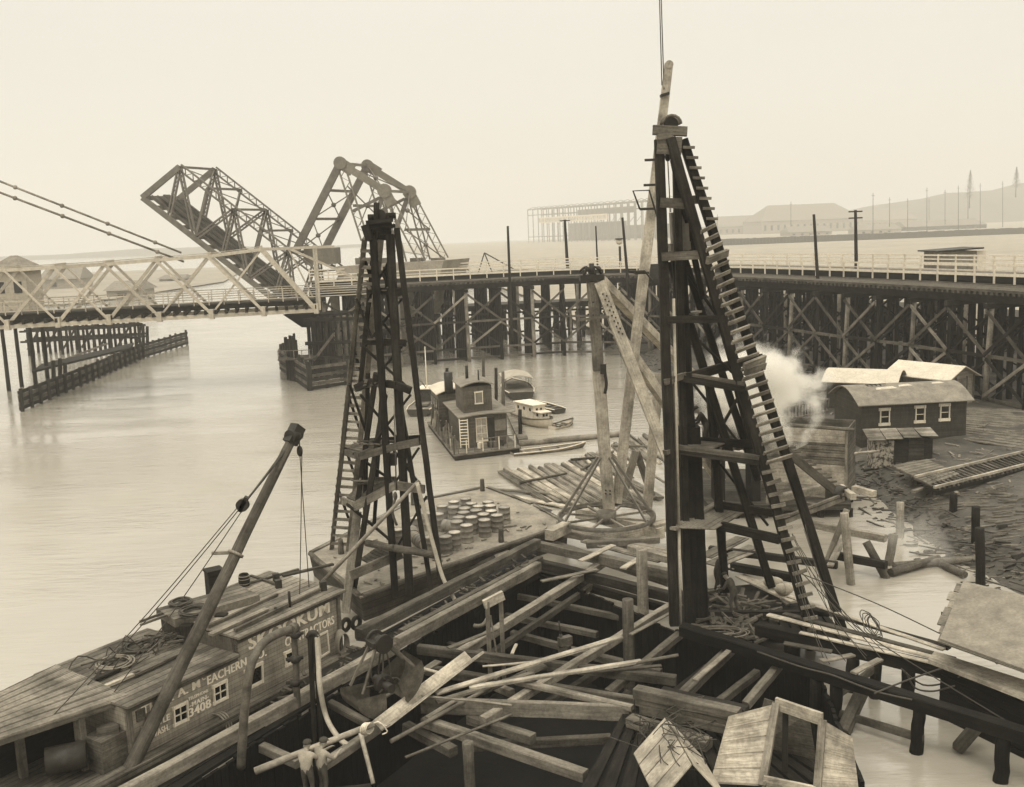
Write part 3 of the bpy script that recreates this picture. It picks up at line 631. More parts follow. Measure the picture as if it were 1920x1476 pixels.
def skid_driver():
    b = P(741, 1110, 1.0); Y = b.y; t = Thing('pile_driver', 'shorter dark pile driver tower with ladder on its left side, beside the drum barge', 'pile driver', b)
    yl = P(637, 1030, 1.2).y
    La, Lb = (684, 448, Y+.4), (622, 1030, yl+.3); Ra, Rb = (714, 450, Y+.2), (654, 1032, yl-.4)
    member_list(t, [
        ('lead', 699, 440, Y, 741, 1118, Y, .28, .34), ('lead', 731, 440, Y+.2, 768, 1112, Y+.2, .34, .34),
        ('ladder_rail', *La, *Lb, .2, .24, M['mid']), ('ladder_rail', *Ra, *Rb, .24, .26, M['grey']),
        ('leg', 744, 428, Y+.2, 829, 1104, Y-1.0, .24, .26), ('inner_leg', 746, 730, Y+.6, 810, 1112, Y-.6, .2, .22),
        ('back_leg', 705, 700, Y+.2, 668, 960, Y+1.8, .22, .24), ('back_leg', 722, 740, Y+.4, 662, 1112, Y+.2, .24, .26), ('back_leg', 690, 700, Y+1.4, 684, 985, Y+2, .18, .2), ('back_leg', 700, 480, Y+1.0, 676, 720, Y+1.6, .2, .2), ('back_leg', 722, 500, Y+1.2, 752, 740, Y+1.2, .18, .2), ('back_leg', 716, 720, Y+1.6, 702, 985, Y+2, .16, .18)]
        + [('cross_brace', xa, ya, Y+rnd(.2, 1.6), xb, yb, Y+rnd(.2, 1.6), .1, .16) for xa, ya, xb, yb in ((692, 470, 742, 560), (740, 470, 690, 560), (684, 560, 752, 650), (754, 560, 684, 650), (680, 650, 760, 722), (762, 640, 690, 724), (676, 740, 748, 826), (770, 740, 700, 830), (662, 850, 742, 906), (786, 840, 740, 905), (650, 945, 740, 1020), (800, 930, 745, 1025), (668, 560, 700, 640), (655, 720, 690, 820), (735, 840, 790, 912))], M['dark'])
    m = MB()
    for k in range(60):
        lv = rnd(0, 1); yy = random.choice((545, 642, 722, 832, 908)); c = Q(rnd(690, 745)-(yy-545)*.06, yy+rnd(-6, 2), Y+rnd(0, 1.6)); a_ = rnd(0, 3.14); L_k = rnd(.2, .8); m.beam(c, c+Vector((math.cos(a_)*L_k, math.sin(a_)*L_k, rnd(-.1, .15))), rnd(.05, .16), .05)
    t.part('loose_boards', m, M['mid'], kind='stuff')
    m = MB(); m.beam(Q(670, 960, Y+1.2), Q(648, 1150, Y-.6), .36, .24, Vector((0, 1, 0))); t.part('front_brace', m, M['grey'])
    m = MB()
    for k in range(7): m.beam(Q(686+rnd(0, 6), 418+k*5, Y-.3+.1*k), Q(736+rnd(-4, 6), 412+k*6, Y-.2+.1*k), .2, .14, jit=.03)
    m.log(Q(706, 380, Y), Q(706, 446, Y), .12); m.log(Q(724, 402, Y+.2), Q(720, 440, Y+.2), .13, .12); m.log(Q(690, 408, Y+.3), Q(742, 404, Y+.3), .13, .12); m.beam(Q(684, 422, Y-.3), Q(693, 450, Y-.3), .3, .3); t.part('crown_block', m, M['dark'])
    m = MB(); c = Q(713, 404, Y+.2); m.cyl(c-Vector((0, .15, 0)), c+Vector((0, .15, 0)), .24, n=14); t.part('sheave', m, M['iron'])
    f = lambda a, b_, y: Q(a[0]+(b_[0]-a[0])*(y-a[1])/(b_[1]-a[1]), y, a[2]+(b_[2]-a[2])*(y-a[1])/(b_[1]-a[1]))
    y = 470
    while y < 1020:
        a, c = f(La, Lb, y), f(Ra, Rb, y+2); d = (c-a).normalized(); m = MB(); m.beam(a-d*.12+Vector((0, -.14, 0)), c+d*.12+Vector((0, -.14, 0)), .08, .13, jit=.015); t.part('rung', m, M['grey']); y += 15.2
    for k in range(6):
        y0 = 480+k*88; a, c = f(La, Lb, y0), f(Ra, Rb, y0+70); m = MB(); m.beam(a+Vector((0, .15, 0)), c+Vector((0, .15, 0)), .06, .12); t.part('ladder_brace', m, M['dark'])
    def fr(pts, mat=M['mid'], w_=.1, h_=.28):
        m = MB()
        for (x0, y0, a), (x1, y1, c) in zip(pts, pts[1:]): m.beam(Q(x0, y0, a), Q(x1, y1, c), w_, h_, jit=.015)
        t.part('stage_frame', m, mat)
    for y0, k in ((545, .5), (640, .7)): fr([(690-k*6, y0, Y+.4), (757+k*6, y0+3, Y)], M['dark'])
    fr([(668, 728, Y+1.5), (694, 716, Y+1), (744, 722, Y-.2), (770, 733, Y-.4)], M['dark'], .2, .3)
    fr([(640, 846, yl-.6), (675, 856, Y+.4), (746, 836, Y-.3), (786, 828, Y-.5)], M['mid'], .12, .3); fr([(690, 828, Y+2), (786, 822, Y+.6)], M['dark'])
    fr([(640, 938, yl-.8), (666, 950, Y+.4), (741, 910, Y-.2), (796, 918, Y-.6)], M['grey'], .12, .36); fr([(680, 902, Y+2.4), (741, 900, Y+1)], M['mid'])
    fr([(657, 1079, Y-.6), (753, 1038, Y+.6)], M['grey'], .14, .4)
    m = MB(); m.log(Q(688, 1018, Y+1.2), Q(740, 1028, Y-.4), .16, .15); m.log(Q(740, 1028, Y-.4), Q(818, 1042, Y-.8), .17, .15); t.part('waling_log', m, M['bark'])
    for (p0, p1, p2, p3, n) in (((668, 722, Y+2), (700, 712, Y+.8), (746, 718, Y), (690, 728, Y+1), 5), ((646, 842, yl-.8), (680, 850, Y+.6), (740, 828, Y+.4), (684, 826, Y+2), 6), ((650, 934, yl-1), (672, 944, Y+.6), (736, 906, Y+.2), (684, 902, Y+2.2), 7), ((676, 1050, Y+1), (700, 1062, Y-.2), (750, 1036, Y+.7), (716, 1022, Y+1.6), 7)):
        m = MB(); plank_deck(m, Q(*p0), Q(*p1), Q(*p2), Q(*p3), n); t.part('stage_deck', m, M['mid'])
    m = MB(); m.cyl(Q(739, 760, Y-.3), Q(743, 920, Y-.3), .03, n=5); m.ball(Q(741, 930, Y-.3), .12, 7, (.8, .8, 1.6)); m.tube([Q(741, 935, Y-.3), Q(736, 960, Y-.3), Q(744, 985, Y-.3)], .06, 6); t.part('chain_block', m, M['rust'])
    m = MB(); m.beam(Q(737, 850, Y+.3), Q(737, 872, Y+.3), .3, .3, Vector((0, 1, 0))); t.part('hammer', m, M['iron'])
    m = MB(); m.log(Q(600, 1096, Y-1.6), Q(786, 901, Y-.9), .09, .08, 8, 3, .03); solo('pole', 'long slanting pole lashed across the face of the shorter pile driver tower', 'pole', m, M['grey'])
    m = MB(); m.tube([Q(782, 905, Y-1), Q(796, 960, Y-1), Q(812, 1020, Y-1.1), Q(830, 1082, Y-1.3), Q(848, 1116, Y-1.6), Q(868, 1152, Y-2), Q(886, 1172, Y-2.3), Q(905, 1172, Y-2.6), Q(914, 1160, Y-2.8)], .085, 8, 4); solo('hose', 'thick pale hose sagging from the shorter pile driver down into the pit', 'hose', m, M['hose'])
skid_driver()

def derrick():
    b = P(1142, 958, 1.6); Y = b.y; t = Thing('stiffleg_derrick', 'pale timber stiff-leg derrick with bolted legs and a turning wheel at its foot', 'derrick', b)
    hd = Q(1110, 528, Y)
    m = MB(); m.rough(b, lerp(b, hd, .62), .6, .56, upv=(0, 1, 0)); t.part('mast', m, M['pale'])
    m = MB(); m.rough(lerp(b, hd, .6), hd, .54, .5, upv=(0, 1, 0)); t.part('upper_mast', m, M['grey'], label='greyer upper length of the mast with iron bolts')
    m = MB(); m.box(hd+Vector((0, 0, .2)), 1.2, .7, .3); m.cyl(hd, hd+Vector((0, 0, .9)), .13, n=8); 
    for k in range(5): a = k*1.26; m.tube([hd+Vector((.5*math.cos(a), .3*math.sin(a), .3)), hd+Vector((.3*math.cos(a), .2*math.sin(a), .75)), hd+Vector((.6*math.cos(a+.6), .3*math.sin(a), .5))], .07, 5)
    t.part('mast_head', m, M['iron'])
    g1 = P(1302, 985, 1.2); g2 = P(1420, 830, 1.4); g3 = P(1352, 905, 1.3)
    m = MB(); m.beam(hd+Vector((.35, -.1, -.05)), g1, .54, .54, Vector((0, 1, 0)), jit=.02); t.part('stiff_leg', m, M['pale'])
    m = MB(); m.beam(hd+Vector((.45, .3, .05)), g2, .46, .46, Vector((0, 0, 1)), jit=.02)
    t.part('stiff_leg', m, M['pale'])
    m = MB(); m.beam(lerp(hd, g1, .22)+Vector((.2, .3, 0)), g3, .4, .5, Vector((0, 0, 1))); t.part('stiff_leg', m, M['pale'])
    for k in range(14):
        m = MB()
        if k < 8: c = lerp(hd, g1, .05+.022*k)+Vector((.35*(1-.05), -.4, 0)); m.cyl(c+Vector((-.08, 0, 0)), c+Vector((-.08, .06, 0)), .045, n=6); m.cyl(c+Vector((.1, 0, -.1)), c+Vector((.1, .06, -.1)), .045, n=6)
        else: c = lerp(hd, g2, .07+.045*(k-8))+Vector((.45, .3, .4)); m.cyl(c, c+Vector((0, 0, .12)), .1, n=6)
        t.part('bolt', m, M['iron'])
    for (x, y) in ((1102, 566), (1112, 567), (1103, 590), (1112, 591), (1136, 920), (1144, 921), (1136, 926), (1144, 927)):
        m = MB(); p = Q(x, y, Y-.48); m.cyl(p, p+Vector((0, .08, 0)), .05, n=6); t.part('bolt', m, M['iron'])
    m = MB(); m.beam(Q(1086, 600, Y-.6), Q(1142, 594, Y-.6), .12, .12); t.part('cross_bar', m, M['grey'])
    m = MB(); p = [Q(1133, 690, Y-.6), Q(1137, 720, Y-.6), Q(1134, 738, Y-.6)]; m.tube(p, .08, 6); m.box(Q(1131, 692, Y-.6), .3, .2, .5); t.part('tackle', m, M['iron'])
    # the turning wheel
    wc = P(1137, 972, 1.75); rad = 2.45; ring = lambda r_, z: [wc+Vector((r_*math.cos(6.2832*k/40), r_*math.sin(6.2832*k/40), z)) for k in range(40)]
    m = MB(); m.rings([ring(rad, 0), ring(rad, .2), ring(rad-.1, .2), ring(rad-.1, .08), ring(rad-.25, .08), ring(rad-.25, 0), ring(rad, 0)], caps=False); t.part('bull_wheel', m, M['rust'])
    ap = lerp(b, hd, .245)
    for k, a in enumerate((0.25, 1.5, 2.75, 3.55, 5.6)): m = MB(); e = wc+Vector((rad*.95*math.cos(a), rad*.95*math.sin(a), .15)); d = (e-ap); d.z = 0; m.beam(ap+d.normalized()*.4, e, .07, .14); t.part('stay_rod', m, M['steel'])
    for k in range(8): a = k*math.pi/4+.35; m = MB(); m.beam(wc+Vector((.4*math.cos(a), .4*math.sin(a), .06)), wc+Vector((rad*.93*math.cos(a), rad*.93*math.sin(a), .06)), .1, .1); t.part('spoke', m, M['grey'])
    m = MB(); m.cyl(wc+Vector((0, 0, -.2)), wc+Vector((0, 0, .35)), .5, n=14); t.part('hub', m, M['rust'])
    # crossed base sills under the wheel
    for (x0, y0, x1, y1) in ((1050, 985, 1130, 1008), (1130, 1008, 1245, 985), (1085, 960, 1240, 1000)):
        m = MB(); m.beam(P(x0, y0, 1.25), P(x1, y1, 1.25), .5, .55, jit=.02); t.part('base_sill', m, M['pale'])
    # boom
    tb = Q(1254, 122, Y+1.0); bb = b+Vector((.45, .5, .3)); t2 = Thing('derrick_boom', 'long pale timber boom leaning past the tall pile driver to its rounded tip above it', 'boom', bb)
    m = MB(); m.rough(bb, lerp(bb, tb, .55), .5, .5, upv=(0, 1, 0)); m.beam(lerp(bb, tb, .55), tb, .5, .44, Vector((0, 1, 0)), taper=.76); t2.part('spar', m, M['pale'])
    m = MB(); m.cyl(tb-Vector((0, .2, 0)), tb+Vector((0, .2, 0)), .2, n=16); t2.part('tip', m, M['pale'])
    for y in (172,): m = MB(); p = Q(1246, y, Y+.7); m.beam(p-Vector((.2, 0, .2)), p+Vector((.2, 0, -.1)), .5, .12); t2.part('tip_band', m, M['iron'])
    for (x, y) in ((1222, 300), (1220, 347), (1213, 392), (1204, 512)):
        m = MB(); p = Q(x, y, Y+.3)
        m.beam(p-Vector((.35, 0, 0)), p+Vector((.35, 0, 0)), .1, .12)
        if y > 380: m.tube([p+Vector((-.35, 0, 0)), p+Vector((-.7, -.2, .9 if y < 450 else .1)), p+Vector((.1, -.2, .9 if y < 450 else .1)), p+Vector((.5, 0, -.4))], .05, 5, 1)
        t2.part('step_bar', m, M['iron'])
    m = MB(); m.cyl(Q(1245, 168, Y+.8), Q(1238, -60, Y+2), .028, n=5); m.cyl(Q(1241, 160, Y+.8), Q(1235, -60, Y+2), .028, n=5); t2.part('topping_line', m, M['wire'])
derrick()

# ================================================================== DRUM BARGE
BG = [P(580, 1040, 1.1), P(676, 1122, 1.1), P(1066, 985, 1.1), P(1000, 948, 1.1), P(912, 915, 1.1), P(768, 944, 1.1)]
def drum_barge():
    c = sum(BG, Vector())/len(BG); t = Thing('drum_barge', 'flat wooden scow with a dirty pale deck carrying the cluster of oil drums', 'barge', (c.x, c.y, 0))
    m = MB(); low = [c+(p-c)*.97+Vector((0, 0, -1.6)) for p in BG]
    for k in range(len(BG)):
        a, b = k, (k+1) % len(BG); L = (BG[a]-BG[b]).length; m.face([low[a], low[b], BG[b], BG[a]], [(0, 0), (L, 0), (L, 1.6), (0, 1.6)])
    m.f = [f[::-1] for f in m.f]; t.part('hull', m, wood('scow_hull_planks', .05, .12, .8, boards=.3))
    m = MB(); m.slab([p+Vector((0, 0, -.02)) for p in BG], .06); t.part('deck', m, plain('silted_deck', .26, .35, 1.1, .9, bump=.04))
    for k in range(len(BG)):
        m = MB(); a, b = BG[k], BG[(k+1) % len(BG)]; d = (b-a).normalized()*.15; m.rough(a+d+Vector((0, 0, .09)), b-d+Vector((0, 0, .09)), .24, .16 if k < 2 else .08); t.part('gunwale', m, M['mid'] if k < 2 else M['deck'])
    m = MB(); p0, p1 = P(1010, 955, 1.2), P(1034, 958, 1.2); m.slab([p0, P(1016, 951, 1.2), P(1036, 957, 1.2), P(1030, 963, 1.2)], .02); t.part('hatch', m, M['iron'])
    for (x, y) in ((905, 922), (775, 948), (640, 1040), (940, 1018)):
        m = MB(); p = P(x, y, 1.1); m.log(p, p+Vector((0, 0, .75)), .14, .12); t.part('bollard', m, M['mid'])
    m = MB()
    for k in range(160):
        p = lerp(lerp(BG[1], BG[2], rnd(.03, .97)), lerp(BG[0], BG[4], rnd(.05, .95)), rnd(.05, .85)); a = rnd(0, 6.28); L = rnd(.1, .5); m.beam(p+Vector((0, 0, .09)), p+Vector((math.cos(a)*L, math.sin(a)*L, .1)), rnd(.04, .12), .05)
    t.part('deck_litter', m, M['grey'], kind='stuff')
drum_barge()
rows = [('front', [(835, 1005), (852, 997), (875, 984), (908, 974), (932, 965), (945, 950)]),
        ('second', [(856, 977), (884, 969), (906, 963), (921, 957)]),
        ('third', [(860, 969), (869, 960), (893, 956), (919, 947), (806, 1006)]),
        ('fourth', [(871, 952), (884, 943), (897, 948), (915, 940), (779, 970), (800, 961)]),
        ('back', [(820, 963), (829, 948), (851, 940), (851, 950), (873, 934), (745, 992)])]
def drum_proto():
    t = Thing('oil_drum', 'x', 'drum', (0, 0, 0), 0, 'oil drums on the barge', True); h, r_ = .86, .305; pr = []
    for k in range(15):
        z = h*k/14; e = .014 if k in (0, 14) else .012 if k in (5, 9) else 0; pr.append((r_+e, z))
    pr = [(r_+.012, 0), (r_+.012, .03), (r_, .04), (r_, .27), (r_+.02, .285), (r_, .30), (r_, .55), (r_+.02, .565), (r_, .58), (r_, .82), (r_+.012, .83), (r_+.012, .86), (r_-.02, .86), (r_-.025, .845)]
    m = MB(); m.lathe(pr, n=20); t.part('shell', m, M['drum'])
    m = MB(); m.lathe([(r_-.03, .835), (r_-.03, .848), (.02, .85)], n=20); m.lathe([(.03, .85), (.03, .875), (.0, .876)], (.17, 0, 0), 6); t.part('lid', m, M['lid'])
    return t.o
DP = drum_proto(); first = True
def put_drum(loc, rot, label):
    global first
    o = DP if first else copy_tree(DP); first = False; o.location = loc; o.rotation_euler = rot; o['label'] = label; return o
dz = 1.15
for nm, pts in rows:
    for k, (x, y) in enumerate(sorted(pts)):
        p = P(x, y, dz+.86); put_drum((p.x, p.y, dz), (rnd(-.02, .02), rnd(-.02, .02), rnd(0, 6)), f'upright oil drum with pale lid, {ORD[k]} from left in the {nm} row on barge')
for k, (x, y, a) in enumerate(((783, 1012, .5), (772, 996, .2), (833, 985, 1.0), (846, 968, 1.1))):
    p = P(x, y, dz+.3); put_drum((p.x, p.y, dz+.3), (math.pi/2, 0, a), ('steel oil drum lying on its side with its end towards the pit', 'fallen oil drum at the left edge of the cluster', 'tipped oil drum lying in the middle of the cluster', 'tipped oil drum lying behind another tipped one')[k])

# ================================================================== PAINTED SCOW AND ITS CRANE BOOM
D0, D1 = P(282, 1413, 1.0), P(658, 1215, 1.0); da = (D1-D0).normalized(); dn = Vector((-da.y, da.x, 0))
def wv(px, py): return V(px, py, D0, D1)
def letters(strings, plane, nrm, depth=.012):
    m = MB()
    for txt, (x0, y0), (x1, y1), (tx, ty) in strings:           # baseline start, baseline end, a point on the cap line above the start
        a, b, tp = plane(x0, y0), plane(x1, y1), plane(tx, ty)
        cu = bpy.data.curves.new('txt', 'FONT'); cu.body = txt; cu.extrude = 0; cu.offset = .006; cu.resolution_u = 3; cu.space_character = 1.06
        ob = bpy.data.objects.new('txt', cu); C.objects.link(ob); dg = bpy.context.evaluated_depsgraph_get(); me = bpy.data.meshes.new_from_object(ob.evaluated_get(dg))
        vs_ = [v.co.copy() for v in me.vertices]; xs = [v.x for v in vs_]; ys = [v.y for v in vs_]
        lx, hx = min(xs), max(xs); ly = 0; hy = .69
        d = (b-a); hz = (tp.z-(a+d*((tp-a).dot(d)/d.length_squared)).z)
        for q_, sh in enumerate((-.035, 0, .035) if len(txt) > 1 else (0,)):       # a broad brush stroke
            for p in me.polygons: m.face([a+d*((vs_[i].x+sh-lx)/(hx-lx))+Vector((0, 0, hz*(vs_[i].y-ly)/(hy-ly)))+nrm*(depth+.003*q_) for i in p.vertices])
        bpy.data.objects.remove(ob); bpy.data.curves.remove(cu); bpy.data.meshes.remove(me)
    return m
def quadframe(t, plane, pts, nrm, fw_, parent=None, pane=M['glass'], frame=M['white'], bars=(1, 1), pname='window', depth=.05):
    q = [plane(*p) for p in pts]                                  # tl, tr, br, bl on the wall
    m = MB(); m.slab([p+nrm*.004 for p in q], .012, nrm); w_ = t.part(pname, m, pane, parent)
    m = MB(); c = nrm*(depth*.5)
    for a, b in ((0, 1), (1, 2), (2, 3), (3, 0)):
        d = (q[b]-q[a]).normalized()*fw_*.5
        if a in (0, 2): m.beam(q[a]+c-d, q[b]+c+d, depth, fw_)
        else: m.beam(q[a]+c-d*.98, q[b]+c+d*.98, depth*.9, fw_, nrm)
    t.part('frame', m, frame, w_)
    if bars:
        m = MB(); c = nrm*.028
        for k in range(bars[0]): f = (k+1)/(bars[0]+1); m.beam(lerp(q[0], q[1], f)+c, lerp(q[3], q[2], f)+c, .03, .035, nrm)
        for k in range(bars[1]): f = (k+1)/(bars[1]+1); m.beam(lerp(q[0], q[3], f)+c, lerp(q[1], q[2], f)+c, .026, .035)
        t.part('glazing_bar', m, frame, w_)
    return w_
def scow():
    t = Thing('dredge_scow', 'wooden work scow with a cluttered roof and white painted lettering along its plank house', 'scow', D0)
    A = wv(247, 1430); A.z = 1.0; B_ = wv(641, 1226); B_.z = 1.0; zl = wv(449, 1224).z; zl0 = wv(247, 1324).z; zu = wv(632, 1112).z; zl = (zl+zl0)/2
    M449 = wv(448, 1300)
    W = 4.2; o = -dn*.22; ext = -da*6
    m = MB(); m.slab([A+ext+o*2+Vector((0, 0, -1.3)), B_+da*.5+o*2+Vector((0, 0, -1.3)), B_+da*.5+dn*(W+1.0)+Vector((0, 0, -1.3)), A+ext+dn*(W+1)+Vector((0, 0, -1.3))], 1.28); t.part('hull', m, M['ddeck'])
    m = MB(); m.beam(A+ext+o*1.3+Vector((0, 0, .02)), B_+da*.5+o*1.3+Vector((0, 0, .02)), .46, .2); t.part('gunwale', m, M['deck'], label='pale plank running along the deck edge')
    pt = lambda p, z: Vector((p.x, p.y, z))
    m = MB(); m.slab([pt(A, 1), pt(B_, 1), pt(B_, zu), pt(M449, zu), pt(M449, zl), pt(A, zl)], .14, dn); t.part('side_wall', m, M['side'])
    m = MB(); m.slab([pt(A, 1), pt(A, zl), pt(A+dn*W, zl), pt(A+dn*W, 1)], .14, da); t.part('end_wall', m, M['side'])
    m = MB(); m.slab([pt(B_, 1)-da*.14, pt(B_, zu)-da*.14, pt(B_+dn*W, zu)-da*.14, pt(B_+dn*W, 1)-da*.14], .138, da); t.part('end_wall', m, M['side'])
    m = MB(); m.slab([pt(A+dn*W, 1), pt(B_+dn*W, 1), pt(B_+dn*W, zl), pt(A+dn*W, zl)], .14, -dn); t.part('rear_wall', m, M['side'])
    m = MB(); e = .22
    m.slab([pt(A-dn*e-da*.1, zl+.003), pt(M449-dn*e, zl+.003), pt(M449+dn*(W+.3), zl+.003), pt(A+dn*(W+.3)-da*.1, zl+.003)], .09); lowr = t.part('low_roof', m, M['roofb'])
    m = MB(); m.slab([pt(M449-dn*e, zu+.003), pt(B_-dn*e+da*.2, zu+.003), pt(B_+dn*(W-.4)+da*.2, zu+.1), pt(M449+dn*(W-.4), zu+.1)], .09); hi = t.part('high_roof', m, M['roofb'])
    m = MB(); m.slab([pt(M449, zl), pt(M449, zu), pt(M449+dn*(W-.5), zu), pt(M449+dn*(W-.5), zl)], .12, da); t.part('clerestory_end', m, M['mid'])
    m = MB(); m.beam(pt(B_+o*.16-da*.05, 1), pt(B_+o*.16-da*.05, zu), .12, .1, dn); m.beam(pt(A+o*.16+da*.05, 1), pt(A+o*.16+da*.05, zl), .14, .1, dn); t.part('corner_board', m, M['grey'])
    for a, b, z in ((A, M449, zl), (M449, B_, zu)): m = MB(); m.beam(pt(a, z-.09)+o*.2, pt(b, z-.09)+o*.2, .1, .12); t.part('eave_board', m, M['mid'])
    m = letters([('SKOOKUM', (467, 1219), (617, 1148), (464, 1195)), ('THE J. A. M', (266, 1341), (374.5, 1288), (266, 1325)), ('C', (378.5, 1276), (385, 1273), (378.5, 1267)), ('EACHERN', (389, 1284), (462, 1247), (388.5, 1268)), ('CO.', (471, 1243), (499, 1229), (470.5, 1227)),
        ('CONTRACTORS', (535, 1213), (626, 1169), (534, 1197)), ('TELEPHONE', (353, 1314), (390, 1297), (353, 1308)), ('-MAIN-', (355.5, 1327), (391, 1309), (355.5, 1318.5)), ('3408', (355, 1345), (395, 1325), (354.5, 1329)),
        ('SEATTLE', (266, 1374), (318, 1349), (266, 1362)), ('WASH.', (284, 1385), (317, 1368), (283.5, 1373))], wv, -dn)
    t.part('lettering', m, M['psign'])
    n_ = -dn
    quadframe(t, wv, [(324, 1329), (349, 1317), (351, 1348), (326, 1360)], n_, .1)
    quadframe(t, wv, [(399, 1288), (423, 1276), (425, 1307), (401, 1319)], n_, .1)
    quadframe(t, wv, [(459, 1259), (490, 1243), (491, 1277), (461, 1293)], n_, .11, bars=None, pname='doorway')
    quadframe(t, wv, [(533, 1225), (551, 1217), (553, 1239), (536, 1248)], n_, .1, bars=None)
    quadframe(t, wv, [(596, 1192), (612, 1184), (616, 1222), (600, 1232)], n_, .07, pane=M['side'], bars=None, pname='boarded_window')
    quadframe(t, wv, [(255, 1335), (269, 1328), (271, 1345), (257, 1352)], n_, .05, frame=M['mid'], pane=M['mid'], bars=None, pname='shutter')
    # porch roof at the near end on posts
    m = MB(); R_ = [P(243, 1308, zl+.02), P(104, 1250, zl+.5), P(-60, 1330, zl+.5), P(-60, 1408, zl+.02)]
    for k in range(9): f0, f1 = k/9, (k+1)/9-.006; m.slab([lerp(R_[0], R_[1], f0), lerp(R_[3], R_[2], f0), lerp(R_[3], R_[2], f1), lerp(R_[0], R_[1], f1)], .07+rnd(0, .02))
    t.part('porch_roof', m, M['deck']); m = MB(); m.beam(R_[0]-Vector((0, 0, .06)), R_[3]-Vector((0, 0, .06)), .08, .16); t.part('porch_fascia', m, M['mid'])
    m = MB(); e0, e1 = lerp(R_[0], R_[1], .75), lerp(R_[3], R_[2], .75); m.slab([pt(e0, 1.01), pt(e1, 1.01), pt(e1, zl+.3), pt(e0, zl+.3)], .1, dn); t.part('porch_shade_panel', m, M['black'])  # black panel added so the space under the porch reads as deep shade
    m = MB(); p = P(147, 1342, zl-.1); m.beam(pt(p, 1), p, .3, .2, da); t.part('porch_post', m, M['grey'])
    m = MB(); p = P(78, 1375, zl-.1)+dn*1.2; m.beam(pt(p, 1), p, .2, .2, da); t.part('porch_post', m, M['mid'])
    p = P(205, 1395, 1.6); m = MB(); m.box((p.x, p.y, 1.5), 1.1, .9, 1.0, math.atan2(da.y, da.x)); m.box((p.x, p.y, 2.05), .6, .5, .2, .4); t.part('winch_box', m, M['mid'])
    p = P(120, 1440, 1.4); m = MB(); m.cyl((p.x-.5, p.y, 1.6), (p.x+.5, p.y+.4, 1.6), .4, n=14); t.part('winch_drum', m, M['iron'])
    # raised skylight platform on the high roof
    c0, c1 = P(312, 1168, zu+.1), P(470, 1122, zu+.1); m = MB(); d = (c1-c0).normalized(); nn = Vector((-d.y, d.x, 0))
    m.slab([c0-nn*.7, c1-nn*.7, c1+nn*.8, c0+nn*.8], .3); t.part('skylight_platform', m, M['roofb'])
    for k, q in enumerate((.1, .3, .5)):
        m = MB(); p = lerp(c0, c1, q)-nn*.9; m.beam(p+Vector((0, 0, -.5)), p+Vector((0, 0, .1)), .4, .3); t.part('roof_block', m, M['dark'])
    for (x, y0, y1) in ((544, 1108, 1139), (517, 1138, 1150)): m = MB(); p = P(x, y1, zu+.09); m.cyl(p, p+Vector((0, 0, (y1-y0)/53)), .05, n=7); t.part('vent_stub', m, M['iron'])
    for (x0, y0, x1, y1) in ((470, 1080, 524, 1098), (455, 1098, 560, 1068), (390, 1175, 520, 1115), (440, 1182, 600, 1105)):
        m = MB(); m.beam(P(x0, y0, zu+.2), P(x1, y1, zu+.2), .1, .1); t.part('roof_rail', m, M['mid'])
    for (x, y) in ((522, 1097), (518, 1085), (606, 1100)): m = MB(); m.box(P(x, y, zu+.25), .22, .2, .4, .5); t.part('bitt', m, M['iron'])
    # things lying on the roof
    b = P(459, 1103, zu+.12); bt = Thing('barrel', 'small hooped wooden barrel standing on the scow roof', 'barrel', b)
    m = MB(); m.lathe([(.17, 0), (.2, .14), (.21, .28), (.2, .42), (.17, .55), (.15, .55), (.14, .5)], b, 16); bt.part('staves', m, M['dark'])
    for z in (.08, .2, .37, .48): m = MB(); m.lathe([(.2, z-.02), (.215, z), (.2, z+.02)], b, 16); bt.part('hoop', m, M['lsteel'])
    c = P(404, 1110, zu+.3); m = MB(); m.box(c+Vector((0, 0, .3)), .55, .5, 1.0, .6); m.box(c+Vector((0, 0, .83)), .62, .56, .08, .6); solo('chimney', 'square dark chimney box on the scow roof behind the crane boom', 'chimney', m, M['dark'])
    def coil(name, lab, c, r_, n, th, mat, sq=1.0):
        m = MB()
        for k in range(n):
            rr = r_*rnd(.8, 1.05); cc = c+Vector((rnd(-.05, .05), rnd(-.05, .05), th*1.2*k*.5+th))
            m.tube([cc+Vector((rr*math.cos(a), rr*sq*math.sin(a), rnd(-.02, .02))) for a in [6.2832*q/12 for q in range(12)]], th, 5, 2, True)
        return solo(name, lab, 'coil', m, mat, 'coils on the scow roof')
    coil('hose_coil', 'tight dark hose coil on the roof platform of the scow, nearer the river', P(340, 1134, zu+.42), .36, 6, .035, M['wire'])
    coil('rope_coil', 'wide loose rope coil on the roof platform beside the crane boom', P(366, 1150, zu+.42), .48, 8, .028, M['wire'])
    coil('rope_coil', 'large tangled rope coil on the low roof near the porch', P(214, 1250, zl+.1), .55, 9, .03, M['rope'])
    coil('rope_coil', 'springy wire coil standing up among planks on the low roof', P(262, 1215, zl+.1), .5, 5, .025, M['wire'])
    m = MB()
    for k in range(46):
        p = P(rnd(185, 400), 0, 0) if False else None
        f = rnd(0, 1); c = lerp(P(190, 1262, zl+.12), P(400, 1176, zl+.12), f)+dn*rnd(-.5, .9); a = rnd(-.5, .5)+math.atan2(da.y, da.x); L = rnd(.3, 1.1)
        d = Vector((math.cos(a), math.sin(a), 0))*L; z = Vector((0, 0, rnd(.02, .35)))
        if k % 3: m.beam(c-d*.5+z, c+d*.5+Vector((0, 0, rnd(.03, .3))), rnd(.04, .12), .05)
        else: m.tube([c-d, c-d*.3+dn*rnd(-.3, .3)+z*2, c+d*.4+dn*rnd(-.3, .3), c+d+z], .022, 5, 3)
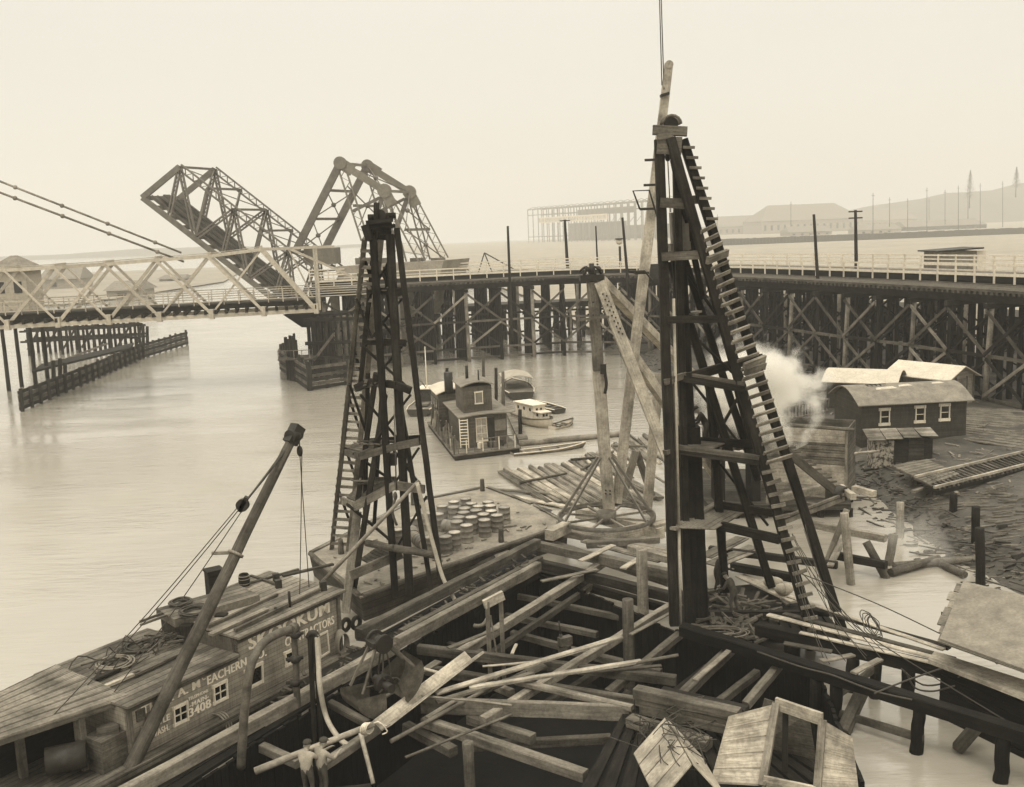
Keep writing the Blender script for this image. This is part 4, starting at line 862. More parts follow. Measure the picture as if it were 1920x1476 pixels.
    solo('scrap_heap', 'tangle of scrap wood, pipe and rope heaped on the low scow roof', 'scrap', m, M['mid'], None, 'stuff')
    for lab, x0, y0, x1, y1, w_, mt in (('dark plank jutting over the porch roof of the scow', 98, 1312, 230, 1250, .2, 'dark'), ('pale plank lying along the low roof edge of the scow', 195, 1288, 262, 1260, .14, 'pale'), ('broad dark plank beside the rope tangle on the scow roof', 250, 1265, 350, 1218, .25, 'mid'),
                                        ('upper of two thin poles poking out from the roof platform over the river', 262, 1166, 305, 1150, .06, 'mid'), ('lower of two thin poles poking out from the roof platform over the river', 263, 1172, 312, 1154, .06, 'grey'), ('weathered plank on the high roof next to the lettering', 395, 1190, 500, 1142, .22, 'grey'), ('long plank leaning from the scow roof towards the skid driver', 530, 1080, 625, 1058, .16, 'mid')):
        z = zl+.2 if y0 > 1200 else zu+.4 if 'pole' in lab else zu+.2
        m = MB(); m.beam(P(x0, y0, z), P(x1, y1, z), w_, .08); solo('plank' if 'plank' in lab else 'pole', lab, 'plank' if 'plank' in lab else 'pole', m, M[mt], 'loose timber on the scow roof')
    m = MB(); c = wv(632, 1200)-dn*.15
    for k in range(7): m.tube([c+da*(.24*math.cos(a)*(1+.03*k))+Vector((0, 0, .42*math.sin(a)-.02*k))-dn*(.03*k) for a in [6.2832*q/12 for q in range(12)]], .025, 5, 2, True)
    solo('rope_coil', 'oval rope coil hung on the corner of the lettered wall', 'coil', m, M['rope'])
    m = MB(); c = P(405, 1345, 1.15)
    for k in range(3): m.tube([c+da*(.1*k)+dn*.3+Vector((0, 0, .05)), c+da*(.1*k)-dn*.2+Vector((0, 0, .1)), c+da*(.1*k+.1)-dn*.35+Vector((0, 0, -.3)), c+da*(.1*k)-dn*.3+Vector((0, 0, -.9))], .028, 5)
    solo('rope', 'rope hitched over the scow gunwale below the lettering', 'rope', m, M['rope'])
    # crane boom: a peeled log
    a, b = P(249, 1432, 1.1), Q(555, 808, P(249, 1432, 1.1).y+5.5); t3 = Thing('crane_boom', 'stout peeled log crane boom rising over the lettered scow', 'boom', a)
    m = MB(); m.log(a-(b-a)*.06, b, .235, .15, 14, 12, .05); t3.part('log', m, wood('smoked_boom_log', .06, .15, .85))
    d = (b-a).normalized(); m = MB(); c = lerp(a, b, .985); m.cyl(c-Vector((.1, .22, 0)), c+Vector((.1, .22, 0)), .22, n=14); m.beam(c-d*.3, c+d*.35, .36, .4); t3.part('tip_iron', m, M['iron'])
    for q in (.6,): m = MB(); c = lerp(a, b, q); m.cyl(c-d*.04, c+d*.04, .26, n=14); m.beam(c+Vector((-.75, 0, .05)), c+Vector((.2, 0, .05)), .1, .1); t3.part('band', m, M['grey'])
    Yt = b.y; hk = Q(562, 846, Yt); m = MB(); m.ball(hk, .13, 8, (.8, .8, 1.5)); m.cyl(Q(561, 822, Yt), hk, .02, n=5); t3.part('hook_ball', m, M['iron'])
    blk = Q(455, 947, Yt-2.2); m = MB(); m.cyl(blk-Vector((0, .1, 0)), blk+Vector((0, .1, 0)), .2, n=14); m.beam(blk-Vector((.1, 0, .2)), blk+Vector((.15, 0, .25)), .2, .14); t3.part('tackle_block', m, M['iron'])
    for k, (p, q) in enumerate(((Q(556, 815, Yt), blk), (Q(550, 818, Yt), blk+Vector((.1, 0, .1))), (blk, P(150, 1300, zl+.1)), (blk+Vector((-.1, 0, 0)), P(90, 1352, zl)), (blk+Vector((.1, 0, 0)), P(205, 1310, zl)), (Q(562, 850, Yt), P(585, 1180, 1.4)), (Q(566, 850, Yt), P(560, 1200, 1.4)))):
        m = MB(); mid = lerp(p, q, .5)-Vector((0, 0, .04*(q-p).length*.4)); m.tube([p, mid, q], .035 if k < 2 else .017, 5, 4); t3.part('line', m, M['wire'])
scow()

# ================================================================== PIT TIMBERS
def timber(name, lab, cat, x0, y0, x1, y1, z0, z1, w_, h_, mat, group=None, jit=.02, **k):
    
    if 'strut' in name: w_, h_ = w_*.82, h_*.85
    m = MB(); m.rough(P(x0, y0, z0), P(x1, y1, z1), w_, h_, **(dict(j=.011, ch=.02) if min(w_, h_) > .15 else dict(j=.008, ch=.012)))
    return solo(name, lab, cat, m, M[mat], group)
G1, G2, G3 = 'wales along the pit', 'struts across the pit', 'loose planks over the pit'
for row in [
    ('timber_wale', 'upper of the long timber wales between the drum barge and the pit', 672, 1190, 1008, 1018, 1.7, 1.7, .36, .42, 'mid', G1),
    ('timber_wale', 'bolted timber wale on the pit wall next to the clamshell bucket', 225, 1495, 742, 1212, 1.3, 1.3, .34, .45, 'grey', G1),
    ('timber_wale', 'near timber of the twin wale ending in square butts above the bucket', 744, 1206, 1010, 1062, 1.5, 1.5, .3, .42, 'grey', G1),
    ('timber_wale', 'far timber of the twin wale ending in square butts above the bucket', 752, 1190, 1014, 1050, 1.4, 1.4, .26, .36, 'mid', G1),
    ('timber_wale', 'dark wale lying low between two lighter wales along the pit', 560, 1290, 760, 1182, 1.2, 1.2, .5, .16, 'dark', G1),
    ('timber_wale', 'rough dark wale on the lip of the pit under the twin wale', 640, 1300, 1008, 1075, .75, .75, .3, .35, 'dark', G1),
    ('timber_wale', 'heavy wale along the far side of the pit at the foot of the turning wheel', 1004, 1022, 1262, 1078, 1.5, 1.5, .38, .4, 'mid', G1),
    ('timber_wale', 'second wale on the far side of the pit, nearer than the wheel', 1006, 1056, 1268, 1122, 1.2, 1.2, .36, .4, 'dark', G1),
    ('timber_wale', 'low dark wale on the far pit wall just above the shadow', 1010, 1075, 1250, 1142, .5, .5, .3, .35, 'dark', G1),
    ('timber_wale', 'outer wale behind the turning wheel, running to the tall driver', 1060, 1000, 1300, 1045, 1.3, 1.3, .34, .34, 'grey', G1),
    ('timber_wale', 'long dark beam running from the tall driver to the lower right corner', 1280, 1180, 2120, 1442, 1.6, 1.6, .44, .4, 'black', G1),
    ('timber_wale', 'thick dark beam carrying bright planks at the right', 1420, 1178, 2120, 1338, 1.5, 1.5, .42, .42, 'black', G1),
    ('timber_strut', 'thick weathered strut slanting from the far wall towards the pole gate', 862, 1226, 1130, 1056, 1.0, 1.2, .42, .36, 'grey', G2),
    ('timber_strut', 'thinner dark strut running below the thick far strut', 900, 1240, 1108, 1100, .3, .6, .26, .3, 'mid', G2),
    ('timber_strut', 'dark cross strut deep in the far end of the pit', 905, 1104, 1172, 1160, .3, .3, .24, .3, 'mid', G2),
    ('timber_strut', 'dark cross strut half hidden behind the slanting far strut', 960, 1188, 1068, 1216, .2, .2, .28, .3, 'mid', G2),
    ('timber_strut', 'long strut slanting up to the foot of the tall pile driver', 905, 1352, 1262, 1134, .9, 1.2, .34, .34, 'grey', G2),
    ('timber_strut', 'heavy cross strut below the pole gate', 784, 1217, 1268, 1276, 1.0, .8, .34, .4, 'mid', G2),
    ('timber_strut', 'short cross strut lying just under the loose trough', 800, 1256, 935, 1278, .7, .7, .36, .36, 'mid', G2),
    ('timber_strut', 'deep-faced cross strut over the darkest part of the pit', 790, 1322, 1180, 1336, 1.0, 1.0, .26, .6, 'grey', G2),
    ('timber_strut', 'narrow strut dipping from the bright boards to the timber stack', 968, 1278, 1186, 1328, 1.25, 1.2, .3, .2, 'grey', G2),
    ('timber_strut', 'dark twin of the strut that dips to the timber stack', 1035, 1288, 1190, 1312, .9, .9, .3, .24, 'mid', G2),
    ('timber_strut', 'long weathered strut crossing the bottom of the view', 795, 1352, 1098, 1455, .9, .8, .4, .36, 'grey', G2),
    ('timber_strut', 'strut parallel to the long bottom one and just above it', 880, 1347, 1000, 1386, .6, .6, .4, .36, 'mid', G2),
    ('timber_strut', 'short mossy strut beneath the trough end', 762, 1362, 850, 1410, .5, .5, .4, .34, 'mid', G2),
    ('timber_strut', 'broad strut crossing under the white pipe at the bottom edge', 600, 1440, 708, 1366, .8, .9, .34, .3, 'grey', G2),
    ('timber_strut', 'short dark strut under the clamshell bucket', 606, 1312, 690, 1358, .9, .7, .3, .26, 'mid', G2),
    ('timber_strut', 'strut end showing beside the bent pipe at the bottom edge', 440, 1378, 560, 1432, .9, .8, .34, .3, 'grey', G2),
    ('timber_strut', 'dark strut running up behind the standing pile in the pit', 1140, 1300, 1274, 1190, .5, .9, .34, .3, 'mid', G2),
    ('timber_strut', 'strut with a lighter board nailed along it, right of the standing pile', 1276, 1308, 1372, 1216, .8, 1.2, .4, .36, 'mid', G2),
    ('timber_strut', 'lone strut rising to the long dark beam at right', 1398, 1322, 1466, 1242, .6, 1.3, .32, .3, 'grey', G2),
    ('timber_strut', 'faint strut in deep shadow under the deep-faced cross strut', 880, 1400, 1145, 1385, -.6, -.6, .34, .34, 'mid', G2),
    ('timber_strut', 'faint strut in deep shadow beyond the standing pile', 1050, 1215, 1240, 1262, -.5, -.5, .34, .34, 'mid', G2),
    ('timber_strut', 'dark diagonal in the shadowed right end of the pit', 1180, 1370, 1330, 1250, -.5, -.2, .34, .34, 'dark', G2),
    ('plank', 'longest bright plank, rising across the pit towards the standing pile', 816, 1300, 1165, 1194, 1.45, 1.75, .26, .08, 'pale', G3),
    ('plank', 'bright plank crossing the longest one and ending in mid-air', 880, 1290, 1202, 1240, 1.4, 1.6, .2, .1, 'pale', G3),
    ('plank', 'dark edged plank lying beside the two bright ones', 818, 1316, 1000, 1262, 1.3, 1.35, .2, .1, 'grey', G3),
    ('plank', 'light board nailed on the strut right of the standing pile', 1303, 1276, 1372, 1216, 1.36, 1.46, .2, .06, 'grey', G3),
    ('plank', 'splintered plank between the bucket and the trough', 700, 1318, 822, 1240, 1.1, 1.15, .3, .07, 'grey', G3),
    ('plank', 'short upright board leaning beside the open jaw of the bucket', 766, 1228, 792, 1292, 1.9, .9, .12, .05, 'grey', G3),
    ('plank', 'narrow board under the bright planks at the middle of the pit', 990, 1262, 1022, 1248, 1.2, 1.3, .3, .08, 'grey', G3),
]:
    timber(row[0], row[1], 'plank' if row[0] == 'plank' else 'timber', *row[2:])
for lab, x0, y0, x1, y1, z0, z1, r_, mt in (('thin pole lying below the loose trough', 733, 1390, 928, 1284, 1.1, 1.25, .07, 'grey'), ('slim pole resting on the cross strut above the trough', 746, 1241, 838, 1266, 1.4, 1.3, .06, 'pale'), ('thin curved pole reaching from the bright planks to the tall driver', 1150, 1252, 1272, 1228, 1.4, 1.9, .06, 'grey'), ('white pole hanging from the lashed end of the carried pole', 674, 1366, 700, 1470, 1.4, .2, .07, 'pale')):
    m = MB(); m.log(P(x0, y0, z0), P(x1, y1, z1), r_, r_*.9, 8, 4, .05); solo('pole', lab, 'pole', m, M[mt], G3)
for lab, pts_, mt in (('dark filler planking added between the drum barge and the pit wales', ((690, 1205), (1006, 1034), (1012, 1056), (735, 1215)), 'black'), ('dark filler planking added between the lettered scow and the pit', ((250, 1470), (690, 1235), (745, 1222), (330, 1490)), 'black')):
    q_ = [P(x, y, 1.02) for x, y in pts_]; m = MB(); plank_deck(m, q_[0], q_[1], q_[2], q_[3], 4, .1); solo('dark_filler_planking', lab, 'filler', m, M[mt])  # black filler boards added to make the gaps beside the wales dark
def trough():
    a, b = P(716, 1362, 1.5), P(884, 1232, 1.6); d = (b-a).normalized(); s_ = Vector((d.y, -d.x, 0)); t = Thing('wooden_trough', 'pale V-shaped plank trough lying across the timbers', 'trough', a)
    for k, (o, ro) in enumerate(((-.13, .75), (.15, -.6))): m = MB(); m.beam(a+s_*o, b+s_*o+d*(.3*k), .42, .07, roll=ro, jit=.015); t.part('board', m, M['pale'])
    m = MB(); m.slab([a+s_*-.2+Vector((0, 0, .1)), a+Vector((0, 0, -.1)), a+s_*.22+Vector((0, 0, .08))], .05, -d); t.part('end_board', m, M['pale'])
trough()
def pole_gate():
    a, b = P(918, 1232, .9), P(943, 1224, .9); t = Thing('pole_gate', 'small upright timber gate with a top bar standing in the pit', 'frame', a); h = 2.1
    for p in (a, b): m = MB(); m.beam(p-Vector((0, 0, 1)), p+Vector((0, 0, h)), .16, .14); t.part('post', m, M['grey'])
    m = MB(); m.beam(a+Vector((-.12, -.05, h-.1)), b+Vector((.1, -.05, h+.12)), .14, .34); t.part('top_bar', m, M['pale'])
    m = MB(); m.beam(a+Vector((.1, -.1, h-.5)), a+Vector((.28, -.1, 0)), .06, .08); t.part('brace', m, M['grey'])
pole_gate()
for lab, x, yt, yb, r_, z, mt in (('round pile standing alone in the middle of the pit', 1180, 1124, 1240, .22, .3, 'bark'), ('pale pile standing at the far wall of the pit under the wheel', 1206, 1030, 1128, .24, .9, 'grey'), ('small post with an iron spike at the bottom edge of the pit', 880, 1392, 1440, .17, .6, 'bark'),
                              ('short pile beside the tall driver near the board deck', 1357, 940, 1110, .14, 1.0, 'dark')):
    b = P(x, yb, z); tp = Q(x-3, yt, b.y); m = MB(); m.log(b-Vector((0, 0, 3)), tp, r_, r_*.95, 12, 6, .05); solo('pile', lab, 'pile', m, M[mt], 'piles standing in the pit')
def clamshell():
    c = P(722, 1330, 1.35); t = Thing('clamshell_bucket', 'open clamshell digging bucket resting on the pit timbers', 'bucket', c)
    a = Vector((.8, .6, 0)).normalized(); s_ = Vector((-a.y, a.x, 0))
    def jaw(sgn, rot, off):
        m = MB(); prof = [(-.05, .75)] + [(.85*math.sin(q), .75-.95*(1-math.cos(q))*.0-.95*math.sin(math.pi/2-q)*0-.9*math.sin(q*1.0)*0) for q in ()]
        arc = [(1.0*math.cos(q), .05+.8*math.sin(q)) for q in [math.pi*1.02+(math.pi*.52)*k/7 for k in range(8)]]   # back curve of one shell
        tr = lambda x, z, y: c+off+a*(sgn*(x*math.cos(rot)-z*math.sin(rot)))+Vector((0, 0, .75+x*math.sin(rot)+z*math.cos(rot)))+s_*y
        W = .55
        for (x0, z0), (x1, z1) in zip(arc, arc[1:]):
            m.face([tr(x0, z0, -W), tr(x1, z1, -W), tr(x1, z1, W), tr(x0, z0, W)], sm=True); m.face([tr(x0*.96, z0+.03, W), tr(x1*.96, z1+.03, W), tr(x1*.96, z1+.03, -W), tr(x0*.96, z0+.03, -W)], sm=True)
        for y in (-W, W):
            pl = [tr(x, z, y) for x, z in arc]+[tr(.02, .05, y)]; m.face(pl); m.face([p+s_*(.03 if y < 0 else -.03) for p in pl[::-1]])
        return t.part('jaw', m, M['rust'])
    jaw(1, -.15, -a*.25); jaw(-1, -.55, a*.25+Vector((0, 0, .2)))
    hd = c+Vector((-.05, 0, 2.25)); m = MB(); m.cyl(hd-s_*.3, hd+s_*.3, .2, n=14); m.cyl(hd-s_*.34, hd-s_*.22, .3, n=16); m.cyl(hd+s_*.22, hd+s_*.34, .3, n=16); m.beam(hd-a*.35, hd+a*.35, .5, .16); t.part('head_sheave', m, M['iron'])
    for sg in (-1, 1):
        for y in (-.4, .4): m = MB(); m.beam(hd+a*sg*.25+s_*y*.5-Vector((0, 0, .1)), c+a*sg*.95+s_*y+Vector((0, 0, .95+(.3 if sg > 0 else 0))), .07, .07); t.part('rod', m, M['grey'])
    m = MB(); m.cyl(c-s_*.5+Vector((0, 0, .85)), c+s_*.5+Vector((0, 0, .85)), .14, n=12); m.cyl(c-s_*.12+Vector((0, 0, .85)), c+s_*.12+Vector((0, 0, .85)), .3, n=16); t.part('hinge', m, M['iron'])
    for k in range(4): m = MB(); m.tube([hd+a*rnd(-.2, .2), lerp(hd, c, .5)+a*rnd(-.4, .4)+s_*rnd(-.3, .3), c+a*rnd(-.6, .6)+Vector((0, 0, .9)), c+a*rnd(-.8, .9)+s_*rnd(-.5, .5)+Vector((0, 0, .7))], .03, 5, 4); t.part('cable', m, M['wire'])
clamshell()
def bent_pipe():
    m = MB(); Y = P(455, 1420, 1.2).y; m.tube([Q(452, 1440, Y), Q(455, 1380, Y), Q(461, 1310, Y), Q(470, 1250, Y+.1), Q(490, 1210, Y+.6), Q(518, 1190, Y+1.3), Q(546, 1180, Y+2.2)], .13, 10, 4); m.cyl(Q(544, 1181, Y+2.1), Q(553, 1177, Y+2.4), .17, n=12)
    solo('discharge_pipe', 'thick dark pipe bending over in front of the lettered scow wall', 'pipe', m, M['rust'])
    b = P(556, 1322, 1.2); t = Thing('valve_post', 'corroded upright valve pipe standing by the pit wale', 'pipe', b); Yb = b.y
    m = MB(); m.log(b-Vector((0, 0, 1)), Q(551, 1176, Yb), .11, .1, 9, 8, .2); t.part('riser', m, M['rust'])
    for y in (1190, 1236, 1280): m = MB(); p = Q(554, y, Yb); m.ball(p, .19, 8, (1, 1, .8)); m.cyl(p-Vector((.3, 0, 0)), p+Vector((.25, 0, .05)), .06, n=7); t.part('valve', m, M['iron'])
    b = P(592, 1330, 1.1); Yb = b.y; t = Thing('guide_posts', 'pair of slender dark posts joined at the top beside the valve pipe', 'posts', b)
    for x in (581, 590): m = MB(); m.beam(b+Vector((-.12 if x < 585 else .12, 0, -1.5)), Q(x, 1190, Yb), .14, .14, Vector((0, 1, 0))); t.part('post', m, M['dark'])
    m = MB(); m.tube([Q(578, 1196, Yb), Q(582, 1188, Yb), Q(590, 1187, Yb), Q(595, 1194, Yb)], .1, 7); t.part('top_bend', m, M['iron'])
    m = MB(); m.tube([Q(594, 1190, Yb), Q(597, 1240, Yb-.2), Q(600, 1290, Yb-.6), P(612, 1345, 1.1), P(632, 1380, 1.0), P(652, 1398, .9)], .085, 8, 5); solo('hose', 'pale hose running down from the guide posts across the carried pole', 'hose', m, M['hose'])
bent_pipe()
m = MB()
for k in range(110):
    a, b = P(500, 1330, 1.25), P(1000, 1046, 1.55); p = lerp(a, b, rnd(0, 1))+Vector((rnd(-.5, .5), rnd(-.4, .4), rnd(-.1, .1))); an = rnd(0, 3.14); L = rnd(.12, .5); m.beam(p, p+Vector((math.cos(an)*L, math.sin(an)*L, rnd(-.05, .1))), rnd(.04, .14), rnd(.04, .1))
solo('wood_debris', 'splinters, bolts and broken wood along the pit wales', 'debris', m, M['mid'], None, 'stuff')
for k, (x, y) in enumerate(((648, 1172), (668, 1168))):
    m = MB(); c = P(x, y, .9); m.tube([c+da*(.22*math.cos(a))+Vector((0, 0, .22*math.sin(a))) for a in [6.2832*q/12 for q in range(12)]], .09, 8, 2, True); solo('fender_ring', ('left', 'right')[k]+' of two worn rope fender rings hanging past the scow corner', 'fender', m, M['dark'], 'rope fenders')

# ================================================================== FENDERS AND PIERS IN THE CHANNEL
def plank_fender(name, label, pts, zt, courses, t=None, w_=.12, hgt=.3, gap=.14, base=.1):
    t = t or Thing(name, label, 'fender', (pts[0].x, pts[0].y, 0))
    for a, b in zip(pts, pts[1:]):
        d = (b-a).normalized(); n = Vector((d.y, -d.x, 0)); n = n if n.y < 0 else -n
        for k in range(courses):
            m = MB(); z = base+hgt/2+k*(hgt+gap); L = (b-a).length; q = 0
            while q < L-.5:
                e = min(L, q+rnd(3.5, 6.5)); m.beam(a+d*q+n*(.1+rnd(0, .04))+Vector((0, 0, z+rnd(-.03, .03))), a+d*(e-.05)+n*(.1+rnd(0, .04))+Vector((0, 0, z+rnd(-.03, .03))), w_, hgt); q = e
            if m.v: t.part('plank', m, M['mid'] if k % 2 else M['dark'])
        k = max(1, int((b-a).length/2.2))
        for q in range(k+1):
            p = lerp(a, b, q/k)-n*.15; m = MB(); m.log(p-Vector((0, 0, 1)), p+Vector((0, 0, zt+rnd(-.1, .3))), .2, .18, 8, 3); t.part('pile', m, M['dark'])
    return t
L_ = [P(40, 772, 0), P(150, 725, 0), P(268, 672, 0), P(352, 646, 0)]
tf = plank_fender('plank_fender', 'long slatted timber fender wall along the left channel edge under the truss bridge', [Vector((p.x, p.y, 0)) for p in L_], 2.1, 5, hgt=.36, gap=.05)
def left_pier():
    b = P(170, 668, 0); t = Thing('pile_pier', 'dark timber pile pier under the left end of the truss bridge', 'pier', b)
    Y0 = b.y
    for k in range(4):
        for x in (52, 84, 116, 148, 178, 208, 236):
            p = Q(x+k*9, 640, Y0+4+k*2.2); m = MB(); m.log(Vector((p.x, p.y, -1)), Vector((p.x+rnd(-.2, .2), p.y, rnd(4.8, 5.6))), .24, .2, 8, 3); t.part('pile', m, M['dark'])
        m = MB(); a, c = Q(40+k*9, 640, Y0+4+k*2.2), Q(250+k*9, 640, Y0+4+k*2.2); m.beam(Vector((a.x, a.y, 5.4)), Vector((c.x, c.y, 5.4)), .4, .5); t.part('cap_timber', m, M['dark'])
        for z in (2.2, 3.8): m = MB(); m.beam(Vector((a.x, a.y-.3, z)), Vector((c.x, c.y-.3, z+rnd(-.3, .3))), .15, .3); t.part('wale', m, M['dark'])
    for k in range(6): m = MB(); a, c = Q(50+k*34, 640, Y0+3.5), Q(84+k*34, 640, Y0+3.5); m.beam(Vector((a.x, a.y, 1)), Vector((c.x, c.y, 5)), .12, .3); t.part('brace', m, M['dark'])
    m = MB(); a, c = Q(106, 680, Y0-2), Q(202, 644, Y0+1); m.beam(a, c, .25, .3); t.part('walkway_plank', m, M['grey'])
    m = MB(); a, c = P(60, 700, 2.2), P(245, 655, 2.2); n_ = Vector((-.3, 1, 0)); m.slab([a, c, c+n_*7, a+n_*7], .25); t.part('low_deck', m, M['dark'])
    for (x, yt, yb) in ((100, 676, 730), (112, 672, 722), (122, 680, 716), (268, 608, 668), (276, 612, 664)):
        p = P(x, yb, .2); m = MB(); m.log(p-Vector((0, 0, 1)), Q(x, yt, p.y), .26, .22, 9, 4); t.part('dolphin_pile', m, M['dark'])
    p = P(258, 668, .5); m = MB(); m.beam(p-Vector((.5, 0, 0)), Q(266, 606, p.y), .25, .25); m.beam(Q(248, 634, p.y), Q(276, 630, p.y), .2, .25); t.part('brace', m, M['dark'])
left_pier()
def mid_pier():
    pts = [P(650, 722, 0), P(581, 733, 0), P(527, 694, 0), P(552, 668, 0)]; pts = [Vector((p.x, p.y, 0)) for p in pts]
    t = plank_fender('nose_fender', 'pointed slatted timber fender guarding the bascule pier', pts, 3.2, 6, hgt=.34, gap=.1)
    b = P(620, 712, 0); t = Thing('pile_pier', 'dense dark pile pier carrying the junction of the truss bridge and trestle', 'pier', b)
    for (x, Y) in [(588+k*12, b.y+1.5+(k % 2)*1.2) for k in range(7)]+[(580+k*13, b.y+5+(k % 3)) for k in range(8)]:
        p = Q(x, 640, Y); m = MB(); m.log(Vector((p.x, p.y, -1)), Vector((p.x, p.y, 7.2)), .27, .22, 8, 3); t.part('pile', m, random.choice((M['dark'], M['dark'], M['mid'])))
    for z in (2.4, 4.2, 6.9): m = MB(); a, c = Q(572, 640, b.y+1.1), Q(668, 640, b.y+1.1); m.beam(Vector((a.x, a.y, z)), Vector((c.x, c.y, z)), .25, .4); t.part('wale', m, M['dark'])
    m = MB(); a, c = Q(588, 676, b.y+.8), Q(626, 626, b.y+.8); m.beam(a, c, .2, .3); t.part('brace', m, M['grey'])
    m = MB(); a, c = Q(530, 590, b.y+3), Q(640, 588, b.y+3); d_, e_ = Q(632, 616, b.y+3), Q(566, 614, b.y+3); m.slab([a, c, d_, e_], 5, Vector((.3, 1, 0)).normalized()); t.part('pier_cap', m, M['dark'])
    b2 = P(548, 700, 1); t = Thing('dolphin', 'cluster of lashed piles with a small landing inside the pointed fender', 'dolphin', b2)
    for k in range(6): p = b2+Vector((rnd(-1, 1), rnd(-.5, 2.5), 0)); m = MB(); m.log(p-Vector((0, 0, 2)), p+Vector((0, 0, rnd(2.5, 4.6))), .22, .2, 8, 3); t.part('pile', m, M['dark'])
    m = MB(); m.slab([b2+Vector((-1.4, -.8, 1.6)), b2+Vector((2.6, -.8, 1.6)), b2+Vector((2.8, 3, 1.6)), b2+Vector((-1.2, 3, 1.6))], .15); t.part('landing', m, M['mid'])
    for k in range(5): m = MB(); q = b2+Vector((-1.3+k*.9, -.75, 1.7)); m.beam(q, q+Vector((0, 0, 1)), .07, .07); t.part('rail_post', m, M['grey'])
    m = MB(); m.beam(b2+Vector((-1.4, -.75, 2.7)), b2+Vector((2.4, -.75, 2.7)), .07, .08); t.part('hand_rail', m, M['grey'])
mid_pier()

